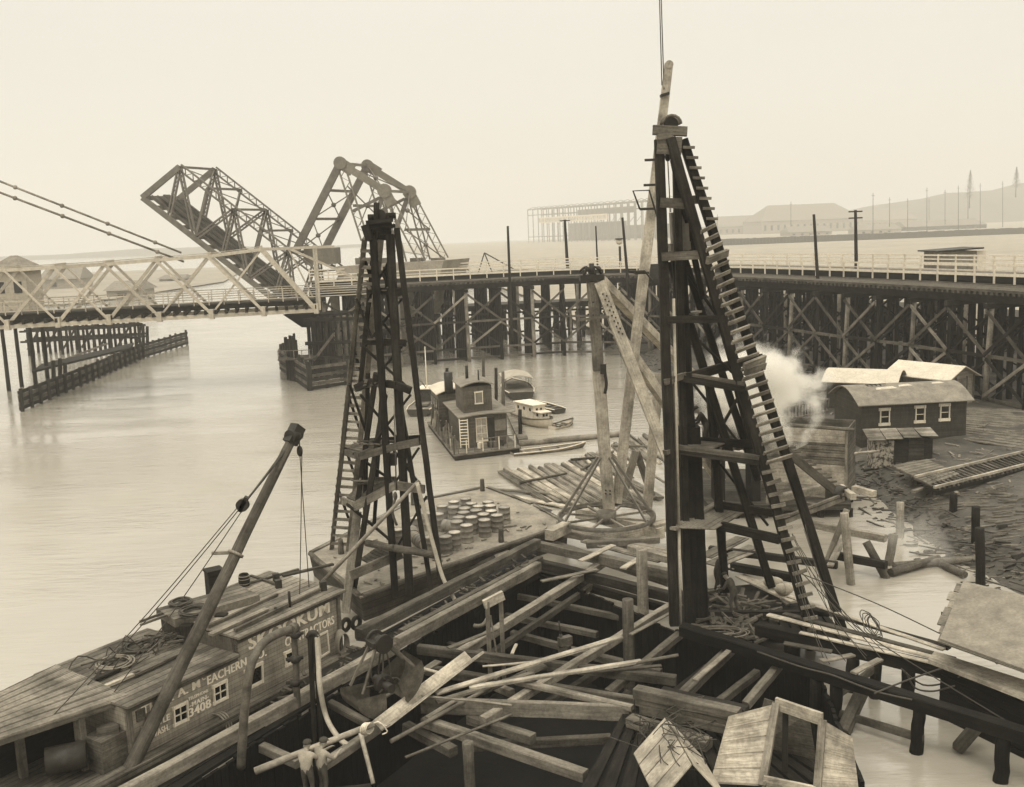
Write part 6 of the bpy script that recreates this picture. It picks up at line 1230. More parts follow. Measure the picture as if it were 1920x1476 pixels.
    for k in range(5): q0 = rnd(.15, .3); m.tube([c+Vector((q0*math.cos(a)+.06*k+rnd(-.06, .06), .5*math.sin(a)+rnd(-.08, .08), .26+q0*math.sin(a)-.05*k+rnd(-.04, .04))) for a in [6.2832*q/10 for q in range(10)]], .018, 5, 2, True)
    solo('rigging_lines', 'loose bundle of rigging lines hanging from the driver ladder to the walkway', 'rigging', m, M['wire'])
under_beams()

# ================================================================== SHORE: SHEDS, BIN, TRACK
def shed_base(px, py, z): p = P(px, py, z); return Vector((p.x, p.y, z))
def barrel_hut(name, label, a, ang, L, Dp, z0, h, rise, wall, roofm, wins, over=.35, axis='long'):
    t = Thing(name, label, 'shed', (a.x, a.y, z0)); c, s_ = math.cos(ang), math.sin(ang); X = lambda u, v, z: Vector((a.x+c*u-s_*v, a.y+s_*u+c*v, z0+z))
    N = 10; prof = [(Dp*k/N, h+rise*math.sin(math.pi*k/N)) for k in range(N+1)]
    m = MB()
    for u in (0, L): 
        pl = [X(u, 0, -.4), X(u, Dp, -.4)]+[X(u, v, z) for v, z in prof[::-1]]; m.face(pl if u else pl[::-1])
    m.face([X(0, 0, -.4), X(L, 0, -.4), X(L, 0, h), X(0, 0, h)], [(0, 0), (L, 0), (L, h), (0, h)]); m.face([X(L, Dp, -.4), X(0, Dp, -.4), X(0, Dp, h), X(L, Dp, h)])
    w_ = t.part('wall', m, wall)
    m = MB(); pr = [(-over, h-.12)]+[(v, z+.06) for v, z in prof]+[(Dp+over, h-.12)]
    for (v0, z0_), (v1, z1_) in zip(pr, pr[1:]): m.slab([X(-over, v0, z0_), X(L+over, v0, z0_), X(L+over, v1, z1_), X(-over, v1, z1_)], .06)
    r_ = t.part('roof', m, roofm)
    for (u, z) in wins:
        q = lambda x, y: X(x, 0, y); n_ = Vector((s_, -c, 0)); quadframe(t, q, [(u-.3, z+.5), (u+.3, z+.5), (u+.3, z-.5), (u-.3, z-.5)], n_, .2, w_, bars=(0, 1))
    return t, X, r_
f0 = shed_base(1614, 834, 1.3); f1 = shed_base(1806, 822, 1.3); ang = math.atan2((f1-f0).y*.6, (f1-f0).x); L = (f1-f0).length
tS, XS, rS = barrel_hut('board_shed', 'long dark clapboard shed with a curved roof and three white-framed windows', f0, ang, L, 4.6, 1.3, 2.75, .75, M['dside'], M['felt'], [(L*.22, 1.8), (L*.555, 1.85), (L*.79, 1.9)])
m = MB()
for k in range(4): m.beam(XS(1.2+.3*k, 1.8, 3.6), XS(1.2+.3*k, 2.2, 3.65), .05, .05)
m.beam(XS(1.1, 1.8, 3.7), XS(2.4, 1.8, 3.7), .05, .05); tS.part('roof_cleat', m, M['iron'], rS)
for u0, u1, v in ((1.5, 3.0, 1.2), (3.2, 4.2, 1.5), (4.0, 5.3, 2.6), (5.6, 6.5, 1.7)):
    m = MB(); N = 5; h_ = lambda v: 2.75+.75*math.sin(math.pi*v/4.6)+.125
    m.face([XS(u0, v, h_(v)), XS(u1, v+.1, h_(v+.1)), XS(u1-.2, v+.45, h_(v+.45)), XS(u0+.1, v+.3, h_(v+.3))]); tS.part('roof_patch', m, M['rooflight'], rS)
f2 = shed_base(1674, 775, 1.3); barrel_hut('curved_roof_shed', 'small shed with a pale curved roof behind the long dark shed', f2+Vector((-4.3, 2.5, 0)), R(-30), 5.0, 3.9, 1.3, 2.35, .6, M['dside'], M['rooflight'], [(2.6, 1.5)])
def gable_shed():
    a = shed_base(1776, 770, 1.3); t = Thing('gable_shed', 'board shed with a pale gabled roof and plank door at the far right', 'shed', a); an = R(33); c, s_ = math.cos(an), math.sin(an)
    W, Dp, h, r_ = 3.3, 5.2, 2.45, .75; X = lambda u, v, z: a+Vector((c*u-s_*v, s_*u+c*v, z)); sk = Vector()
    Y_ = lambda u, v, z: X(u, v, z)+sk*v
    m = MB(); m.face([Y_(0, 0, -.4), Y_(W, 0, -.4), Y_(W, 0, h), Y_(W/2, 0, h+r_), Y_(0, 0, h)]); m.face([Y_(0, Dp, -.4), Y_(0, 0, -.4), Y_(0, 0, h), Y_(0, Dp, h)]); m.face([Y_(W, 0, -.4), Y_(W, Dp, -.4), Y_(W, Dp, h), Y_(W, 0, h)]); m.face([Y_(W, Dp, -.4), Y_(0, Dp, -.4), Y_(0, Dp, h), Y_(W/2, Dp, h+r_), Y_(W, Dp, h)]); t.part('wall', m, M['side'])
    m = MB(); o = .4
    m.slab([Y_(-o, -o, h-.14), Y_(W/2, -o, h+r_+.04), Y_(W/2, Dp+o, h+r_+.04), Y_(-o, Dp+o, h-.14)], .07); m.slab([Y_(W/2, -o, h+r_+.04), Y_(W+o, -o, h-.14), Y_(W+o, Dp+o, h-.14), Y_(W/2, Dp+o, h+r_+.04)], .07); t.part('roof', m, M['rooflight'])
    m = MB(); m.slab([Y_(1.0, -.03, 0), Y_(2.3, -.03, 0), Y_(2.3, -.03, 2.3), Y_(1.0, -.03, 2.3)], .04, Vector((0, -1, 0))); d = t.part('door', m, M['grey'])
    for u in (.05, .95, 2.35, W-.05): m = MB(); m.beam(Y_(u, -.05, 0), Y_(u, -.05, h), .12, .06, Vector((0, 1, 0))); t.part('trim_board', m, M['mid'])
gable_shed()
def lean_to():
    a, b = shed_base(1636, 870, 1.0), shed_base(1748, 868, 1.0); t = Thing('lean_to_shed', 'patched lean-to shack with a crooked board roof in front of the long shed', 'shed', a)
    d = (b-a).normalized(); n_ = Vector((-d.y, d.x, 0)); W = (b-a).length; X = lambda u, v, z: a+d*u+n_*v*.6+Vector((0, 0, z)); h = 1.5
    m = MB(); m.slab([X(W*.36, 0, -.3), X(W, 0, -.3), X(W, 2.2, -.3), X(W*.36, 2.2, -.3)], h+.3); t.part('wall', m, M['dark'])
    m = MB(); m.slab([X(0, 0, -.3), X(W*.355, 0, -.3), X(W*.355, 2.2, -.3), X(0, 2.2, -.3)], h+.25); t.part('peeling_wall', m, plain('peeling_whitewash', .2, .8, 4, .8, stops=(.42, .56)), label='whitewashed wall flaking off in patches')
    for k in range(4): m = MB(); e = rnd(-.1, .15); m.slab([X(-.3+k*(W+.6)/4, -.45+e, h-.02+.08*k), X(-.34+(k+1)*(W+.6)/4, -.4+e*.5, h+.06*k), X(-.34+(k+1)*(W+.6)/4, 2.3, h+.42), X(-.3+k*(W+.6)/4, 2.3, h+.4)], .05); t.part('roof_board', m, M['deck'])
    m = MB(); m.slab([X(W*.6, -.04, 0), X(W*.85, -.04, 0), X(W*.85, -.04, 1.6), X(W*.6, -.04, 1.6)], .03, -n_); t.part('door', m, M['ddeck'])
    m = MB(); m.beam(X(W*.55, -.5, .1), X(W*1.02, -.5, .3), .1, .08); t.part('loose_batten', m, M['grey'])
lean_to()
def bin_():
    a = P(1588, 930, 1.0); b = P(1460, 920, 1.0); a.z = b.z = 0; t = Thing('plank_bin', 'big plank-walled fuel bin with pale streaked boards behind the tall driver', 'bin', (a.x, a.y, 1)); d = (b-a).normalized(); h = Q(1588, 806, a.y).z
    n_ = Vector((-d.y, d.x, 0)); n_ = n_ if n_.y > 0 else -n_; W = (b-a).length+1.0; X = lambda u, v, z: a+d*u+n_*v+Vector((0, 0, z)); N = 11
    for k in range(N):
        z0, z1 = .3+(h-.3)*k/N, .3+(h-.3)*(k+1)/N-.015; e = rnd(0, .03); m = MB(); m.slab([X(-.0, -e, z0), X(W, -e, z0), X(W, -e, z1), X(0, -e, z1)], .08, n_); t.part('wall_plank', m, random.choice((M['deck'], M['form'], M['pale'], M['pale'], M['grey'])))
    m = MB(); m.slab([X(.001, .09, .3), X(.001, 3, .3), X(.001, 3, h), X(.001, .09, h)], .08, d); m.slab([X(W, .09, .3), X(W, 3, .3), X(W, 3, h), X(W, .09, h)], -.08, d); m.slab([X(.09, 3, .3), X(W-.09, 3, .3), X(W-.09, 3, h), X(.09, 3, h)], -.08, n_); t.part('side_wall', m, M['form'])
    m = MB(); m.slab([X(.1, .1, h-.5), X(W-.1, .1, h-.5), X(W-.1, 2.9, h-.5), X(.1, 2.9, h-.5)], .05); t.part('fill', m, M['mud'])
    for u in (.06,): m = MB(); m.beam(X(u, -.1, -1.2), X(u, -.1, h), .12, .1, n_); t.part('stud', m, M['grey'])
    for u in (.2, W-.3):
        for v in (.3, 2.6): m = MB(); m.log(X(u, v, -1.5), X(u, v, .35), .2, .2, 8, 2); t.part('pile', m, M['dark'])
    m = MB(); m.log(Q(1440, 794, a.y-.4), Q(1600, 806, a.y-.3), .12, .1, 8, 4); solo('log', 'peeled log lying along the top of the plank bin', 'log', m, M['bark'])
    m = MB(); m.log(P(1586, 852, 3.0), P(1648, 846, 2.2), .08, .07, 7, 3); solo('pole', 'bright pole sticking out sideways from the plank bin', 'pole', m, M['pale'])
    # boiler and its scow
    c = Q(1382, 812, a.y+1.0); t = Thing('steam_boiler', 'dark horizontal steam boiler half hidden behind the tall driver', 'boiler', c)
    x = Vector((1, .15, 0)).normalized(); m = MB(); m.cyl(c-x*1.7, c+x*1.5, .95, n=24); t.part('shell', m, M['iron'])
    for q in (-1.2, 0, 1.1): m = MB(); m.cyl(c+x*q-x*.05, c+x*q+x*.05, .98, n=24); t.part('band', m, M['rust'])
    m = MB(); m.cyl(c-x*1.2, c-x*1.2+Vector((0, 0, 2.3)), .22, n=12); t.part('stack', m, M['iron'])
    for q in (-1.1, .9): m = MB(); m.beam(c+x*q-Vector((0, 0, .8)), Vector((c.x+x.x*q, c.y, .3)), .5, 1.4); t.part('cradle', m, M['dark'])
    p = [P(1330, 952, .7), P(1596, 948, .7)]; q0 = Vector((p[0].x, p[0].y, .45)); q1 = Vector((p[1].x, p[1].y, .45)); m = MB(); m.slab([q0, q1, q1+Vector((1, 8, 0)), q0+Vector((0, 9, 0))], .35); t = Thing('engine_stage', 'low dark timber stage under the boiler and plank bin', 'stage', q0); t.part('deck', m, M['ddeck'])
    for k in range(6):
        for v in (.3, 5): m = MB(); r_ = lerp(q0, q1, k/5)+Vector((0, v, 0)); m.log(r_-Vector((0, 0, 2)), r_, .2, .2, 8, 2); t.part('pile', m, M['dark'])
    for lab, x0, y0, x1, y1, z, w_, h_, mt in (('pale plank edging the small stage right of the ladder', 1468, 976, 1582, 932, 2.3, .12, .4, 'deck'), ('square pale block on the corner of the small stage', 1576, 914, 1600, 932, 2.5, .3, .3, 'pale'), ('white-topped timber poking out right of the small stage', 1600, 916, 1640, 926, 2.2, .3, .3, 'pale'), ('grey beam of the small stage behind the ladder', 1440, 938, 1560, 912, 2.1, .3, .4, 'grey'), ('short cross timber on the small stage', 1496, 942, 1540, 950, 2.2, .3, .2, 'mid')):
        timber('timber', lab, 'timber', x0, y0, x1, y1, z, z, w_, h_, mt, 'timbers of the small stage')
    b_ = P(1600, 915, 2.2); m = MB(); m.box(P(1568, 926, 2.4), .9, .6, .7, .4); m.cyl(P(1556, 924, 2.5), P(1580, 926, 2.5), .3, n=12); solo('winch', 'small black winch on the stage at the foot of the gangway', 'winch', m, M['iron'])
    for x, y in ((1470, 985), (1560, 950), (1590, 930)): pass
bin_()
def shore_bits():
    pts = [P(x, y, 1.55) for x, y in ((1672, 876), (1745, 912), (1800, 892), (1738, 864))]; m = MB(); plank_deck(m, pts[0], pts[3], pts[2], pts[1], 9, .1); solo('plank_landing', 'plank landing on the bank in front of the lean-to shack', 'landing', m, M['deck'])
    pts = [P(x, y, 1.45) for x, y in ((1806, 826), (1960, 850), (1960, 770), (1800, 764))]; m = MB(); plank_deck(m, pts[0], pts[1], pts[2], pts[3], 16, .08); solo('plank_walk', 'broad plank walk running right from the sheds', 'walk', m, M['deck'])
    t = Thing('narrow_track', 'narrow track of two rails on close sleepers running off to the right', 'track', P(1800, 890, 1.6))
    A0, A1, B0, B1 = P(1716, 894, 1.75), P(1990, 830, 1.75), P(1752, 914, 1.75), P(2020, 846, 1.75)
    for k in range(34): m = MB(); f = (k+.5)/34; m.beam(lerp(A0, A1, f)-Vector((.15, 0, .14)), lerp(B0, B1, f)-Vector((-.15, .1, .14)), .11, .1, jit=.02); t.part('sleeper', m, M['mid'])
    for a, b in ((A0, A1), (B0, B1)): m = MB(); m.beam(a, b, .13, .14); t.part('rail', m, M['pale'])
    for a, b in ((A0, A1), (B0, B1)): m = MB(); m.beam(a-Vector((0, 0, .3)), b-Vector((0, 0, .3)), .3, .24); t.part('bearer', m, M['dark'])
    for lab, x0, y0, x1, y1 in (('pale log lying under the end of the narrow track', 1712, 922, 1740, 912), ('thin board on the slope below the narrow track', 1770, 912, 1796, 926), ('board dropped at the right edge below the track', 1850, 895, 1880, 903)): timber('plank', lab, 'plank', x0, y0, x1, y1, 1.35, 1.2, .25, .15, 'grey', 'boards on the bank')
    # brush matting on the slope
    m = MB()
    for k in range(420):
        x, y = rnd(1650, 1920), rnd(905, 1075); p = P(x, y, .6); d = p.x-shore_x(p.y)
        if d < -.4 or d > 5.5: continue
        z = bank_z(p.x, p.y)+.05; L = rnd(.5, 1.3); a = -.35+rnd(-.2, .2); m.beam(Vector((p.x, p.y, z)), Vector((p.x+L*math.cos(a), p.y+L*math.sin(a), z+rnd(-.02, .22))), rnd(.05, .09), .05)
    solo('brush_matting', 'rows of driftwood slats and brush matting the muddy slope', 'brush', m, M['grey'], None, 'stuff')
    m = MB()
    for k in range(260):
        x, y = rnd(1480, 1920), rnd(690, 930); p = P(x, y, 1.4); d = p.x-shore_x(p.y)
        if d < .5: continue
        z = bank_z(p.x, p.y)+.03; a = rnd(0, 3.14); L = rnd(.15, .9); m.beam(Vector((p.x, p.y, z)), Vector((p.x+L*math.cos(a), p.y+L*math.sin(a), z+rnd(-.02, .1))), rnd(.04, .14), .06)
    solo('bank_litter', 'scattered wood scraps over the mud bank', 'litter', m, M['grey'], None, 'stuff')
    c = P(1540, 716, 1.4); t = Thing('root_stump', 'upturned dark root stump on the mud below the trestle', 'stump', c); m = MB(); m.log(c+Vector((-.8, 0, .2)), c+Vector((.9, .3, .9)), .55, .35, 12, 5, .3); t.part('trunk', m, M['mid'])
    for k in range(14): m = MB(); a = rnd(0, 6.28); e = c+Vector((-.6+1.5*math.cos(a)*rnd(.4, 1), rnd(-.6, .6), .4+1.1*abs(math.sin(a)))); m.tube([c+Vector((-.4, 0, .4)), lerp(c, e, .6)+Vector((0, 0, .4)), e], .07, 5, 3); t.part('root', m, M['dark'])
    m = MB(); m.log(P(1516, 736, 1.5), P(1612, 728, 1.5), .2, .16, 9, 5); solo('log', 'long peeled log on the mud left of the curved roof shed', 'log', m, M['bark'])
    m = MB(); m.log(P(1500, 738, 1.4), P(1558, 752, 1.5), .08, .07, 7, 4); solo('log', 'thin branch-like log pointing at the corner of the long shed', 'log', m, M['grey'])
    a, b = P(1478, 788, 1.3), P(1552, 772, 1.4); t = Thing('picket_rack', 'low rack of short upright pickets on the mud beside the steam', 'rack', a)
    for z in (.1, 1.0): m = MB(); m.beam(a+Vector((0, 0, z)), b+Vector((0, 0, z)), .1, .1); t.part('rail', m, M['grey'])
    for k in range(14): m = MB(); p = lerp(a, b, k/13); m.beam(p, p+Vector((rnd(-.1, .1), 0, 1.05)), .1, .06); t.part('picket', m, M['mid'])
shore_bits()

# ================================================================== POLES, FAR YARDS
def pole(x0, yt, x1, yb, Y, r_, lab, arms=0, name='utility_pole'):
    b = Q(x1, yb, Y); tp = Q(x0, yt, Y); t = Thing(name, lab, 'pole', b, group='poles along the trestle'); m = MB(); m.log(b, tp, r_, r_*.7, 9, 6, .03); t.part('shaft', m, M['dark'])
    for k in range(arms): m = MB(); p = lerp(tp, b, .02+.085*k); m.beam(p-Vector((.75, 0, 0)), p+Vector((.75, 0, 0)), .1, .14); t.part('cross_arm', m, M['dark'])
for a in ((952, 424, 960, 640, 121, .2, 'plain pole rising left of the far steel frame', 0), (1059, 412, 1065, 515, 150, .26, 'pole with one short arm in front of the far sign board', 1), (1117, 424, 1121, 512, 150, .15, 'thinnest pole, right of the one with the short arm', 0), (1167, 408, 1180, 560, 122, .2, 'leaning pole beside the street lamp', 0),
          (1526, 402, 1538, 600, 104, .2, 'bare leaning pole in front of the right part of the trestle', 0), (1604, 394, 1606, 534, 112, .22, 'upright pole with two cross arms at the right part of the trestle', 2)): pole(*a)
b = Q(1164, 520, 140); t = Thing('street_lamp', 'lamp post with a pale globe standing on the road trestle', 'lamp', b); m = MB(); m.cyl(b, Q(1162, 462, 140), .16, n=8); t.part('post', m, M['dark']); m = MB(); m.ball(Q(1161, 453, 140), .45, 8); t.part('globe', m, M['white']); m = MB(); p = Q(1161, 449, 140); m.cyl(p, p+Vector((0, 0, .15)), .6, n=10); t.part('cap', m, M['iron'])
b = Q(1240, 516, 126); m = MB(); m.box(b+Vector((0, 0, .5)), 3.5, 1.2, 1.8); solo('deck_box', 'dark box standing on the trestle behind the tall driver', 'box', m, M['dark'])
m = MB()
for k in range(6): m.beam(Q(1020+8*k, 524-k*.5, 130+.4*k), Q(1118+3*k, 521-k*.3, 130+.4*k), .3, .2)
solo('lumber_pile', 'low pile of dark lumber lying on the trestle deck by the derrick head', 'lumber', m, M['dark'])
def billboard():
    t = Thing('trestle_hut', 'low weathered hut beyond the white fence at the far right', 'hut', Q(1810, 500, 105)); a, b = Q(1762, 473, 106), Q(1832, 470, 106); m = MB(); m.slab([Vector((a.x, a.y, 1)), Vector((b.x, b.y, 1)), Vector((b.x, b.y+4, 1)), Vector((a.x, a.y+4, 1))], a.z-1); t.part('wall', m, M['side'])
    m = MB(); m.slab([Vector((a.x-.5, a.y-.5, a.z)), Vector((b.x+.5, b.y-.5, a.z+.2)), Vector((b.x+.5, b.y+4.5, a.z+.2)), Vector((a.x-.5, a.y+4.5, a.z))], .15); t.part('roof', m, M['iron'])
    m = MB(); c = Q(1848, 488, 106); m.slab([Vector((b.x+.02, b.y-.03, 1)), Vector((c.x, b.y-.03, 1)), Vector((c.x, b.y-.03, a.z)), Vector((b.x+.02, b.y-.03, a.z))], .1, Vector((0, -1, 0))); t.part('side_panel', m, M['white'])
billboard()
def far_yard():
    a, b = Q(992, 470, 1500), Q(1245, 470, 1220); a.z = b.z = 0; d = b-a; L = d.length; d.normalize(); n_ = Vector((-d.y, d.x, 0)); Hh = 48.0
    t = Thing('steel_frame_building', 'huge bare steel shipyard frame carrying a pale sign board, far across the flats', 'building', a)
    N = 22
    for k in range(N+1):
        p = a+d*(L*k/N)
        for v in (0, 22, 40): m = MB(); q = p+n_*v+d*(v*.11); m.beam(q, q+Vector((0, 0, Hh)), 1.3, 1.3); t.part('column', m, M['lsteel'])
        m = MB(); m.beam(p+Vector((0, 0, Hh)), p+n_*22+Vector((0, 0, Hh+1.5)), .7, 1.4); m.beam(p+Vector((0, 0, Hh+.5)), p+n_*11+Vector((0, 0, Hh+4)), .6, .6); m.beam(p+n_*11+Vector((0, 0, Hh+4)), p+n_*22+Vector((0, 0, Hh+.5)), .6, .6); t.part('roof_truss', m, M['lsteel'])
        if k < N and k > 2:
            for z0, z1 in ((3, 12), (22, 32)):
                if (k+z0) % 3: m = MB(); m.beam(p+n_*22+Vector((0, 0, z0)), p+n_*22+d*(L/N)+Vector((0, 0, z1)), .5, .5); t.part('brace', m, M['lsteel'])
    for v in (0, 22):
        for z in (9, 40, Hh): m = MB(); m.beam(a+n_*v+Vector((0, 0, z)), a+n_*v+d*L+Vector((0, 0, z)), .7, 1.0); t.part('girder', m, M['lsteel'])
    for f0, f1, z0, z1 in ((.22, .66, 2, 26), (.3, .72, 36, 44), (.66, 1.0, 3, 20)): m = MB(); q0, q1 = a+d*(L*f0)+n_*24, a+d*(L*f1)+n_*24; m.slab([q0+Vector((0, 0, z0)), q1+Vector((0, 0, z0)), q1+Vector((0, 0, z1)), q0+Vector((0, 0, z1))], .5, n_); t.part('cladding', m, M['felt'])
    m = MB(); s0, s1 = a+d*(L*.1), a+d*(L*.64); o = -n_*.8; m.slab([s0+o+Vector((0, 0, 28)), s1+o+Vector((0, 0, 28)), s1+o+Vector((0, 0, 36)), s0+o+Vector((0, 0, 36))], .4, -n_); sb = t.part('sign_board', m, M['white'])
    m = MB(); rr = random.Random(4); u = 2.0; LL = (s1-s0).length
    while u < LL-4:                                   # worn, unreadable lettering strokes
        wd = rr.choice((1.2, 1.6, .8)); c = s0+d*u+o-n_*.46
        m.beam(c+Vector((0, 0, 29.4)), c+Vector((0, 0, 34.4)), .5, .1, n_)
        if rr.random() < .7: m.beam(c+Vector((0, 0, 29.8+rr.choice((0, 2.2, 4.2)))), c+d*wd+Vector((0, 0, 29.8+rr.choice((0, 2.2, 4.2)))), .1, .5)
        u += wd+rr.choice((.8, .8, 2.4))
    t.part('faded_lettering', m, M['felt'], sb, kind='stuff')
    # long yard sheds
    def shed(lab, x0, x1, yt, yb, Y, dep, hip, mat, roof):
        if Y > 520: Y *= 1.85; dep *= 1.85
        p, q = Q(x0, yb, Y), Q(x1, yb, Y); zt = Q((x0+x1)/2, yt, Y).z; p.z = q.z = 0; t = Thing('yard_shed', lab, 'shed', p, group='far yard sheds'); h = zt*.45
        m = MB(); m.slab([p, q, q+Vector((0, dep, 0)), p+Vector((0, dep, 0))], h); w_ = t.part('wall', m, mat)
        m = MB(); e = min((q-p).length*hip, dep*.9); r0_, r1 = p+Vector((e, dep*.5, zt)), q+Vector((-e, dep*.5, zt)); A, B_, C_, D = [v+Vector((0, 0, h+.05)) for v in (p+Vector((-1, -1, 0)), q+Vector((1, -1, 0)), q+Vector((1, dep+1, 0)), p+Vector((-1, dep+1, 0)))]
        m.face([A, B_, r1, r0_]); m.face([B_, C_, r1]); m.face([C_, D, r0_, r1]); m.face([D, A, r0_]); t.part('roof', m, roof)
        for k in range(int((q-p).length/9)): m = MB(); c = p+Vector((5+9*k, -.15, h*.5)); m.beam(c-Vector((1.4, 0, 0)), c+Vector((1.4, 0, 0)), .1, h*.4); t.part('window', m, M['glass'])
    shed('largest far yard shed with a broad pale hipped roof', 1428, 1618, 381, 432, 760, 60, .16, M['side'], M['felt'])
    shed('low far shed left of the broad hipped one', 1345, 1440, 404, 436, 820, 40, .1, M['side'], M['felt'])
    shed('long low far shed right of the hipped one', 1600, 1720, 392, 424, 860, 40, .05, M['side'], M['felt'])
    shed('flat dark far shed near the right edge', 1700, 1850, 412, 424, 620, 30, .02, M['dside'], M['felt'])
    shed('small far shed under the leaning bare pole', 1480, 1560, 424, 440, 600, 20, .05, M['side'], M['felt'])
    shed('far cluster shed beside the two-armed pole', 1610, 1690, 420, 436, 580, 18, .05, M['conc'], M['felt'])
    a, b = Q(1320, 456, 760), Q(1960, 424, 760); a.z = b.z = .5; m = MB(); L = (b-a).length
    for k in range(int(L/2.5)): m.beam(lerp(a, b, k*2.5/L), lerp(a, b, k*2.5/L)+Vector((0, 0, 5+rnd(-.2, .2))), 2.42, .2, Vector((0, 1, 0)))
    solo('board_fence', 'long far board fence closing the back of the tide flat', 'fence', m, M['dside'])
    for k, (x, yt, Y) in enumerate(((1483, 378, 640), (1637, 362, 560), (1668, 370, 600), (1702, 372, 620), (1738, 352, 600), (1742, 372, 700), (1772, 356, 640), (1797, 348, 600), (1815, 345, 660), (1838, 344, 620), (1880, 340, 640), (1345, 402, 700))):
        Y *= 1.8; b_ = Q(x, 430, Y); b_.z = 0; m = MB(); m.cyl(b_, Q(x, yt, Y), .42, .28, 7); q = Q(x, yt+5, Y); m.beam(q-Vector((1.6, 0, 0)), q+Vector((1.6, 0, 0)), .3, .3)
        solo('far_pole', f'faint far utility pole, {ORD[k]} counted among the poles behind the board fence', 'pole', m, M['dark'], 'far utility poles')
    # far trees on the hill at right
    for k, (x, yb, hgt, Y) in enumerate(((1818, 372, 34, 1250), (1905, 352, 26, 1300))):
        b_ = Q(x, yb, Y); zb = b_.z; b_.z = zb-12; t = Thing('conifer_tree', ('tallest hazy conifer on the hill at the right', 'hazy conifer at the very edge of the hill')[k], 'tree', b_)
        m = MB(); m.cyl(b_, b_+Vector((0, 0, hgt+12)), .7, .1, 7); t.part('trunk', m, M['dark']); m = MB()
        for q in range(900):
            f = rnd(0, 1)**.8; rr = (1-f)*hgt*.3*rnd(.2, 1); an = rnd(0, 6.28); c = b_+Vector((math.cos(an)*rr, math.sin(an)*rr, 12+f*hgt*.98)); s_ = rnd(.5, 1.3); o = Vector((math.cos(an), math.sin(an), -.35))*s_; p_ = Vector((-math.sin(an), math.cos(an), 0))*s_*.6; m.face([c-o*.4-p_, c+o, c-o*.4+p_])
        t.part('crown', m, M['leaf'])
    # far river craft and shore by the left
    c = Q(908, 468, 330); c.z = 0; t = Thing('floating_crane', 'faint floating derrick on the far water beyond the counterweight', 'crane', c)
    m = MB(); m.slab([c+Vector((-9, -3, -.5)), c+Vector((16, -3, -.5)), c+Vector((16, 5, -.5)), c+Vector((-9, 5, -.5))], 2.2); t.part('hull', m, M['dside'])
    m = MB(); m.slab([c+Vector((4, -2, 1.7)), c+Vector((14, -2, 1.7)), c+Vector((14, 4, 1.7)), c+Vector((4, 4, 1.7))], 2.6); t.part('cabin', m, M['side'])
    for p, q in (((-3, 0, 1.5), (0, 0, 10)), ((3, 0, 1.5), (0, 0, 10)), ((-3, 0, 1.5), (-8, 0, 8)), ((0, 0, 10), (10, 0, 4))): m = MB(); m.beam(c+Vector(p), c+Vector(q), .4, .4); t.part('boom', m, M['dark'])
    for k, (x0, x1, yt, yb, Y, lab) in enumerate(((78, 150, 500, 545, 420, 'dim long shed seen through the left of the truss bridge'), (200, 262, 528, 552, 330, 'dim gabled shed seen through the middle of the truss bridge'), (300, 345, 516, 540, 460, 'small dim shed seen through the truss bridge by the stay bars'))):
        shed(lab, x0, x1, yt, yb, Y, 14, .02, M['side'], M['felt'])
    pts = [Q(-160, 556, 300), Q(160, 552, 300), Q(420, 530, 430), Q(470, 512, 700), Q(-160, 515, 700)]; m = MB(); m.face([Vector((p.x, p.y, .4)) for p in pts]); struct('far_bank_ground', m, M['flat'])
far_yard()

